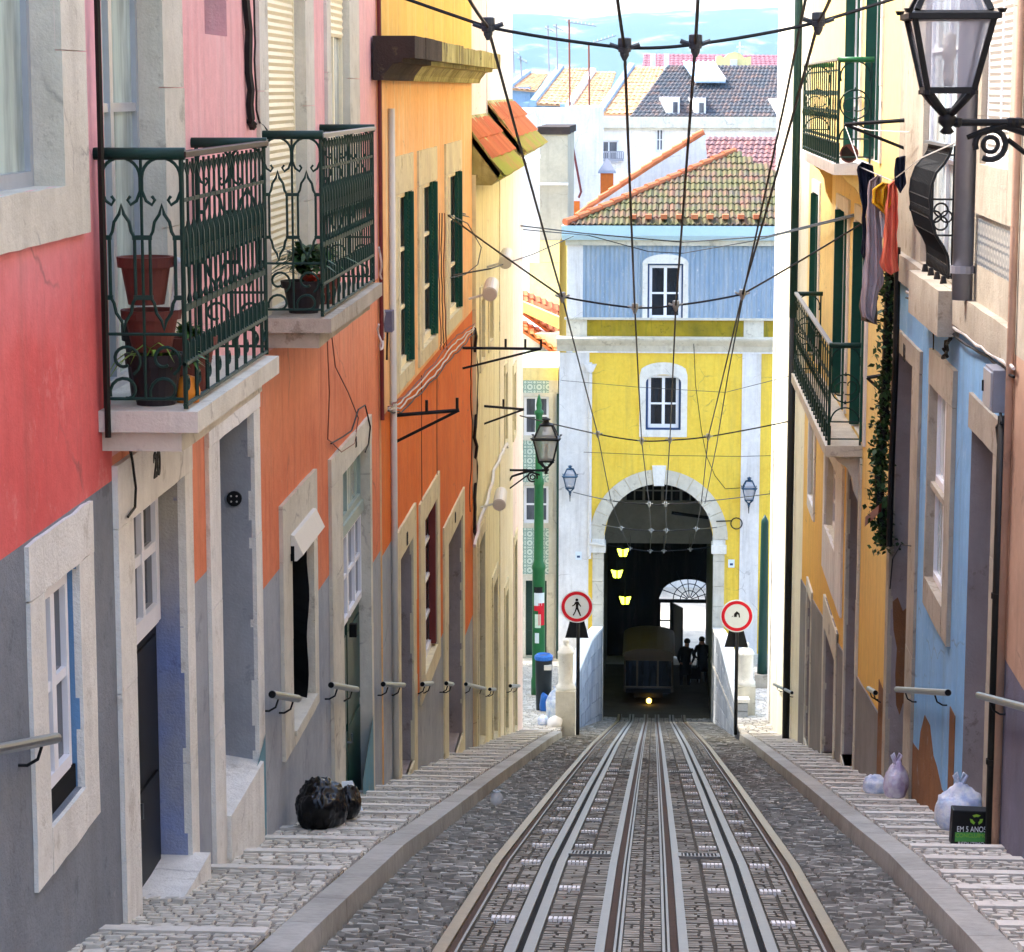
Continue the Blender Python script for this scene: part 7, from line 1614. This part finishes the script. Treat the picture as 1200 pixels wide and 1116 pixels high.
m = MB(); c = (xm_ - .02 + .12, yb - .02, zb0 + .58); m.prism([(c[0], c[1], c[2] - .12), (c[0] + .05, c[1], c[2] - .12), (c[0] + .09, c[1], c[2] + .16), (c[0] + .04, c[1], c[2] + .2)], (0, .08, 0)); tag(m.build('stone_tile', 'stonew', bevel=.01), 'pale stone tile propped against the top pot on the near balcony', 'tile')
m = MB(); m.lathe((xm_ + .17, yb + .1, zb0), [(.06, 0), (.07, .06), (.05, .13), (.0, .15)], 12); tag(m.build('orange_gourd', 'orangeobj', smooth=True), 'small orange object on the near balcony floor beside the dark pot', 'ornament')
yb2 = ua2 + .45
pot('dark bowl pot with a bushy plant on the far balcony', (-2.63, yb2, zb0), .16, .24, 'plasticpot', group='flower pots on the far balcony')
leaves('potted_plant', 'bushy dark green plant above the bowl pot of the far balcony', (-2.63, yb2, zb0 + .28), 170, .12, .34, .022, 'leafd', .7, .5, seed=11, per=9)
pot('terracotta pot farther along the far balcony', (-2.6, yb2 + .8, zb0), .14, .22, 'tc', group='flower pots on the far balcony')
leaves('potted_plant', 'reddish green plant farther along the far balcony', (-2.6, yb2 + .8, zb0 + .25), 120, .1, .34, .016, 'leaf', .7, .6, seed=12, per=9)
leaves('potted_plant', 'small orange flowers at the foot of the bushy far balcony plant', (-2.56, yb2 - .04, zb0 + .24), 26, .05, .14, .02, 'flower', .8, .2, seed=14)
ro = thing('flower_pot', 'terracotta pot tipped on its side on the uppermost green balcony', 'flower pot', PX(995, 180, 2.35)); P = PX(995, 180, 2.35)
m = MB(); m.tube([P, (P[0] + .02, P[1] + .28, P[2] + .02)], [.115, .08], 16); m.build('pot_body', 'tc', ro); m = MB(); m.tube([(P[0], P[1] - .004, P[2]), (P[0], P[1] - .002, P[2])], .095, 16); m.build('soil', 'soil', ro)
# hanging vine on the joint between amber and blue house
ro = thing('climbing_vine', 'dark ragged vine hanging down the joint of the amber and blue houses', 'vine', PX(1036, 640, 2.5)); rs = random.Random(3); m = MB(); st = MB()
P0 = [PX(1044, 300, 2.5), PX(1040, 400, 2.5), PX(1036, 500, 2.5), PX(1030, 560, 2.45), PX(1036, 640, 2.5)]
line = sagline(P0, 12)
for q in line:
    for k in range(34):
        b = Vector(q) + Vector((rs.gauss(0, .06), rs.gauss(0, .10), rs.uniform(-.08, .08))); s2 = rs.uniform(.03, .065); d_ = Vector((rs.uniform(-1, 1), rs.uniform(-1, 1), rs.uniform(-1.4, .3))).normalized() * s2; e = d_.cross(Vector((rs.random(), rs.random(), 1))).normalized() * s2 * .5
        m.add([tuple(b - e), tuple(b + d_), tuple(b + e), tuple(b - d_ * .6)], [(0, 1, 2, 3)])
m.build('foliage', 'leafd', ro, recalc=False); st.tube([tuple(q) for q in line], .05, 7); st.build('stem', 'cable', ro)
m = MB(); m.tube(sagline([PX(1052, 290, 2.52), PX(1050, 420, 2.52), PX(1046, 520, 2.52), PX(1042, 640, 2.52)], 8), .035, 7); tag(m.build('wall_cable', 'cable'), 'thick black cable bundle beside the ragged vine', 'cable')
wcable(2.6, [(1062, 342), (1085, 358), (1110, 378), (1140, 400), (1170, 420), (1188, 432)], 'pale cable running under the string course of the blue house, upper one', .014, 'cablew', .06, wob=.012)
wcable(2.6, [(1062, 349), (1085, 364), (1110, 385), (1140, 408), (1170, 428), (1188, 442)], 'dark cable running under the string course of the blue house, lower one', .012, 'cable', .05, wob=.012)
wcable(2.6, [(1111, 372), (1116, 392), (1110, 412), (1105, 418), (1108, 400), (1114, 385), (1102, 380), (1106, 372)], 'knotted black cable hanging under the pot bellied balcony', .014, 'cable', .06, wob=.03)
wcable(2.6, [(1093, 362), (1094, 400), (1093, 428)], 'thin dark cable going down to the blue house window lintel', .007, 'cable', .02)
wcable(2.6, [(1172, 483), (1174, 495), (1168, 500), (1170, 520)], 'cable tail under the grey meter box', .012, 'cable', .08)
wcable(2.6, [(1043, 690), (1046, 655), (1056, 638), (1068, 640)], 'thin cable looping across the mauve stone by the vine foot', .007, 'cable', .03)
# ------------------------------------------------------------------ washing on the line
def cloth(name, label, cat, X, pts, mat, amp=.02, th=.004, group='clothes drying above the blue house door', y0=None):
    """garment outline in photo columns on the plane of depth y, rippled"""
    n = 18; P = [PY(px, py, X) for px, py in pts]; xs_ = [p[0] for p in P]; zs_ = [p[2] for p in P]; zt_, zb2 = max(zs_), min(zs_); m = MB(); rows = []
    for i in range(25):
        z = zt_ - (zt_ - zb2) * (i + .001) / 24.002; cr = []
        for a, b in zip(P, P[1:] + P[:1]):
            if (a[2] - z) * (b[2] - z) <= 0 and abs(a[2] - b[2]) > 1e-9: cr.append(a[0] + (b[0] - a[0]) * (z - a[2]) / (b[2] - a[2]))
        if len(cr) < 2: rows.append(rows[-1] if rows else None); continue
        rows.append((min(cr), max(cr), z))
    vs = []
    for r_ in rows:
        for k in range(n + 1):
            t = k / n; x = r_[0] + (r_[1] - r_[0]) * t; vs.append((x + .006 * math.sin(r_[2] * 23 + X * 9) * (1 if k in (0, n) else 0), X + amp * 1.3 * math.sin(t * 13 + r_[2] * 2.2 + X) + amp * .8 * math.sin(t * 29 + r_[2] * 4) + amp * .5 * math.sin(r_[2] * 17 + t * 6), r_[2]))
    m.add(vs, [(i * (n + 1) + k, i * (n + 1) + k + 1, (i + 1) * (n + 1) + k + 1, (i + 1) * (n + 1) + k) for i in range(24) for k in range(n)])
    o = m.build(name, mat, recalc=False, smooth=True); sd = o.modifiers.new('s', 'SOLIDIFY'); sd.thickness = th; return tag(o, label, cat, group)
yc_ = 25.2
cloth('trousers', 'long mauve grey trousers hanging on the line, taupe at the hem', 'trousers', yc_ + .25, [(1019, 205), (1032, 205), (1033, 260), (1036, 330), (1030, 345), (1024, 378), (1013, 374), (1009, 368), (1010, 330), (1015, 290), (1016, 240)], 'clothg', .03)
cloth('trouser_hem', 'taupe brown garment hanging lowest behind the mauve trousers', 'garment', yc_ + .35, [(1012, 340), (1027, 330), (1028, 380), (1010, 376), (1007, 360)], 'clothbr', .03)
cloth('shirt', 'coral shirt hanging by its sleeves on the line', 'shirt', yc_, [(1042, 212), (1050, 212), (1052, 240), (1051, 290), (1054, 318), (1044, 322), (1041, 316), (1036, 319), (1031, 310), (1036, 280), (1038, 240)], 'clotho', .03)
cloth('towel', 'bunched yellow cloth between the coral shirt and the mauve trousers', 'cloth', yc_ + .1, [(1023, 222), (1034, 214), (1044, 216), (1044, 235), (1038, 252), (1030, 244), (1021, 238)], 'clothy', .05)
cloth('shirt', 'dark navy shirt hanging highest beside the mauve trousers', 'shirt', yc_ + .4, [(1004, 196), (1010, 190), (1023, 192), (1025, 215), (1020, 235), (1014, 250), (1014, 280), (1012, 300), (1010, 240), (1006, 215)], 'clothb', .03)
cloth('shirt', 'black shirt hanging between the coral shirt and the dark iron balcony', 'shirt', yc_ - .3, [(1049, 185), (1060, 183), (1061, 215), (1055, 226), (1048, 215)], 'clothb', .02)
cloth('sock', 'small blue and dark cloth hanging under the navy shirt', 'cloth', yc_ + .5, [(1012, 255), (1016, 255), (1016, 300), (1012, 305), (1009, 295)], 'clothb', .01)
cloth('towel', 'white cloth hanging behind the coral shirt', 'towel', yc_ + .2, [(1031, 248), (1039, 244), (1039, 280), (1033, 278)], 'clothw', .02)
wire('white washing line from the iron bracket to the pot bellied balcony', [PY(990, 146, 29.2), PY(1008, 196, 25.6), PY(1045, 212, 25.2), PX(1080, 185, 2.42), PX(1118, 168, 2.45)], .006, 'cablew', name='washing_line')
wire('second white washing line just above the clothes', [PY(990, 146, 29.2), PY(1020, 153, 27), PX(1065, 155, 2.5)], .006, 'cablew', name='washing_line')
m = MB(); q0, q1 = PX(1014, 606, 2.35), PX(1030, 592, 2.35); m.prism([q0, (q0[0], q0[1] + .05, q0[2] - .12), (q1[0], q1[1] + .05, q1[2] - .1), q1], (.03, .02, .02)); tag(m.build('rolled_umbrella', 'maroon'), 'small dark red rolled cloth tucked under the vine', 'cloth')

# ------------------------------------------------------------------ two people standing at the open station door
def person(label, x, y, z0, H_, lean=0.0, face=1, hood=False, seed=0):
    k = H_ / 1.72; V = []; E_ = []; Rd = []
    def v(a, b, c, r): V.append((x + a * k, y + b * k, z0 + c * k)); Rd.append((r * k, r * k)); return len(V) - 1
    def e(*ids):
        for a, b in zip(ids, ids[1:]): E_.append((a, b))
    pel = v(0, 0, .95, .15); bel = v(lean * .2, 0, 1.1, .15); che = v(lean * .5, 0, 1.3, .17); nk = v(lean * .8, -.01, 1.47, .075); hd0 = v(lean * .95, -.02 * face, 1.56, .085); hd1 = v(lean, -.02 * face, 1.66, .085)
    e(pel, bel, che, nk, hd0, hd1)
    for s_ in (-1, 1):
        h = v(s_ * .1, 0, .88, .105); kn = v(s_ * .12, -.03 * face * s_, .48, .07); an = v(s_ * .13, .02, .09, .045); toe = v(s_ * .15, -.14 * face, .035, .035); e(pel, h, kn, an, toe)
        sh = v(lean * .6 + s_ * .19, 0, 1.40, .075); el = v(lean * .5 + s_ * .27, -.02, 1.13, .052); wr = v(lean * .4 + s_ * .2, -.16 * face, .98, .036); hn = v(lean * .4 + s_ * .16, -.21 * face, .96, .03); e(che, sh, el, wr, hn)
        for f_ in range(4): a = v(lean * .4 + s_ * (.14 - f_ * .008), -.26 * face, .985 - f_ * .02, .009); b = v(lean * .4 + s_ * (.13 - f_ * .006), -.285 * face, .965 - f_ * .02, .008); e(hn, a, b)
        t1 = v(lean * .4 + s_ * .12, -.22 * face, .99, .009); e(hn, t1)
    off = (x, y, z0); me = bpy.data.meshes.new('person'); me.from_pydata([(a - x, b - y, c - z0) for a, b, c in V], E_, []); o = bpy.data.objects.new('person_src', me); COL.objects.link(o)
    sk_ = o.modifiers.new('skin', 'SKIN'); me.skin_vertices[0].data[0].use_root = True
    for i, r in enumerate(Rd): me.skin_vertices[0].data[i].radius = r
    sb = o.modifiers.new('sub', 'SUBSURF'); sb.levels = 2; sb.render_levels = 2
    bpy.context.view_layer.update(); m2 = bpy.data.meshes.new_from_object(o.evaluated_get(bpy.context.evaluated_depsgraph_get())); bpy.data.objects.remove(o)
    m2.materials.clear(); m2.materials.append(M['coat']); m2.materials.append(M['skin'])
    for p_ in m2.polygons:
        c = p_.center; p_.material_index = 1 if (c.z > 1.5 * k or (.94 * k < c.z < 1.0 * k and abs(c.y) > .2 * k)) else 0; p_.use_smooth = True
    b_ = bpy.data.objects.new('person', m2); COL.objects.link(b_); b_.location = off; b_['_off'] = off; tag(b_, label, 'person')
    m = MB(); hx, hz_ = x + lean * k, z0 + 1.66 * k
    m.lathe((hx, y + .01 * face, hz_ - .04), [(.098 * k, 0), (.11 * k, .05 * k), (.10 * k, .1 * k), (.06 * k, .14 * k), (.01, .155 * k)], 14); m.build('hair', 'soil', b_, smooth=True)
    m = MB()
    for s_ in (-1, 1): m.lathe((hx + s_ * .03 * k, y - face * .105 * k, hz_ - .04), [(.004, 0), (.012, .008), (.004, .016)], 6)
    m.lathe((hx, y - face * .115 * k, hz_ - .085), [(.016, 0), (.011, .03), (.004, .05)], 6); m.build('face_features', 'skin', b_)
    m = MB(); m.lathe((x + lean * .2 * k, y, z0 + .55 * k), [(.20 * k, 0), (.2 * k, .2 * k), (.175 * k, .5 * k), (.2 * k, .75 * k), (.15 * k, .88 * k), (.09 * k, .95 * k)], 16, sq=.75); m.build('coat', 'coat', b_, smooth=True)
    return b_
yp_ = 86.8; zz = -21.4; H1 = (PY(805, 750, yp_)[2] - zz)
a = PY(803, 770, yp_); b = PY(823, 770, yp_ + .6)
person('person in a dark hooded coat standing in the lit station doorway, stooping slightly', a[0], yp_, zz, min(1.85, H1), .06, 1, seed=1)
person('person in dark clothes at the right edge of the lit station doorway', b[0], yp_ + .6, zz, min(1.8, H1 - .05), -.02, -1, seed=2)
m = MB(); c = PY(814, 800, yp_ + .3); m.box(c[0] - .22, c[0] + .22, yp_ + .2, yp_ + .6, zz + .35, zz + .75); ro = thing('suitcase', 'dark suitcase standing between the two people in the doorway', 'suitcase', (c[0], yp_ + .4, zz)); m.build('body', 'coat', ro, bevel=.03)
m = MB(); m.tube([(c[0] - .1, yp_ + .4, zz + .75), (c[0] - .1, yp_ + .4, zz + 1.0), (c[0] + .1, yp_ + .4, zz + 1.0), (c[0] + .1, yp_ + .4, zz + .75)], .012); m.build('handle', 'galv', ro)
for s_ in (-1, 1): m = MB(); m.tube([(c[0] + s_ * .16, yp_ + .38, zz + .05), (c[0] + s_ * .16, yp_ + .42, zz + .05)], .05, 12); m.build('wheel', 'black', ro); m = MB(); m.box(c[0] + s_ * .16 - .02, c[0] + s_ * .16 + .02, yp_ + .38, yp_ + .42, zz + .05, zz + .36); m.build('foot', 'galv', ro)
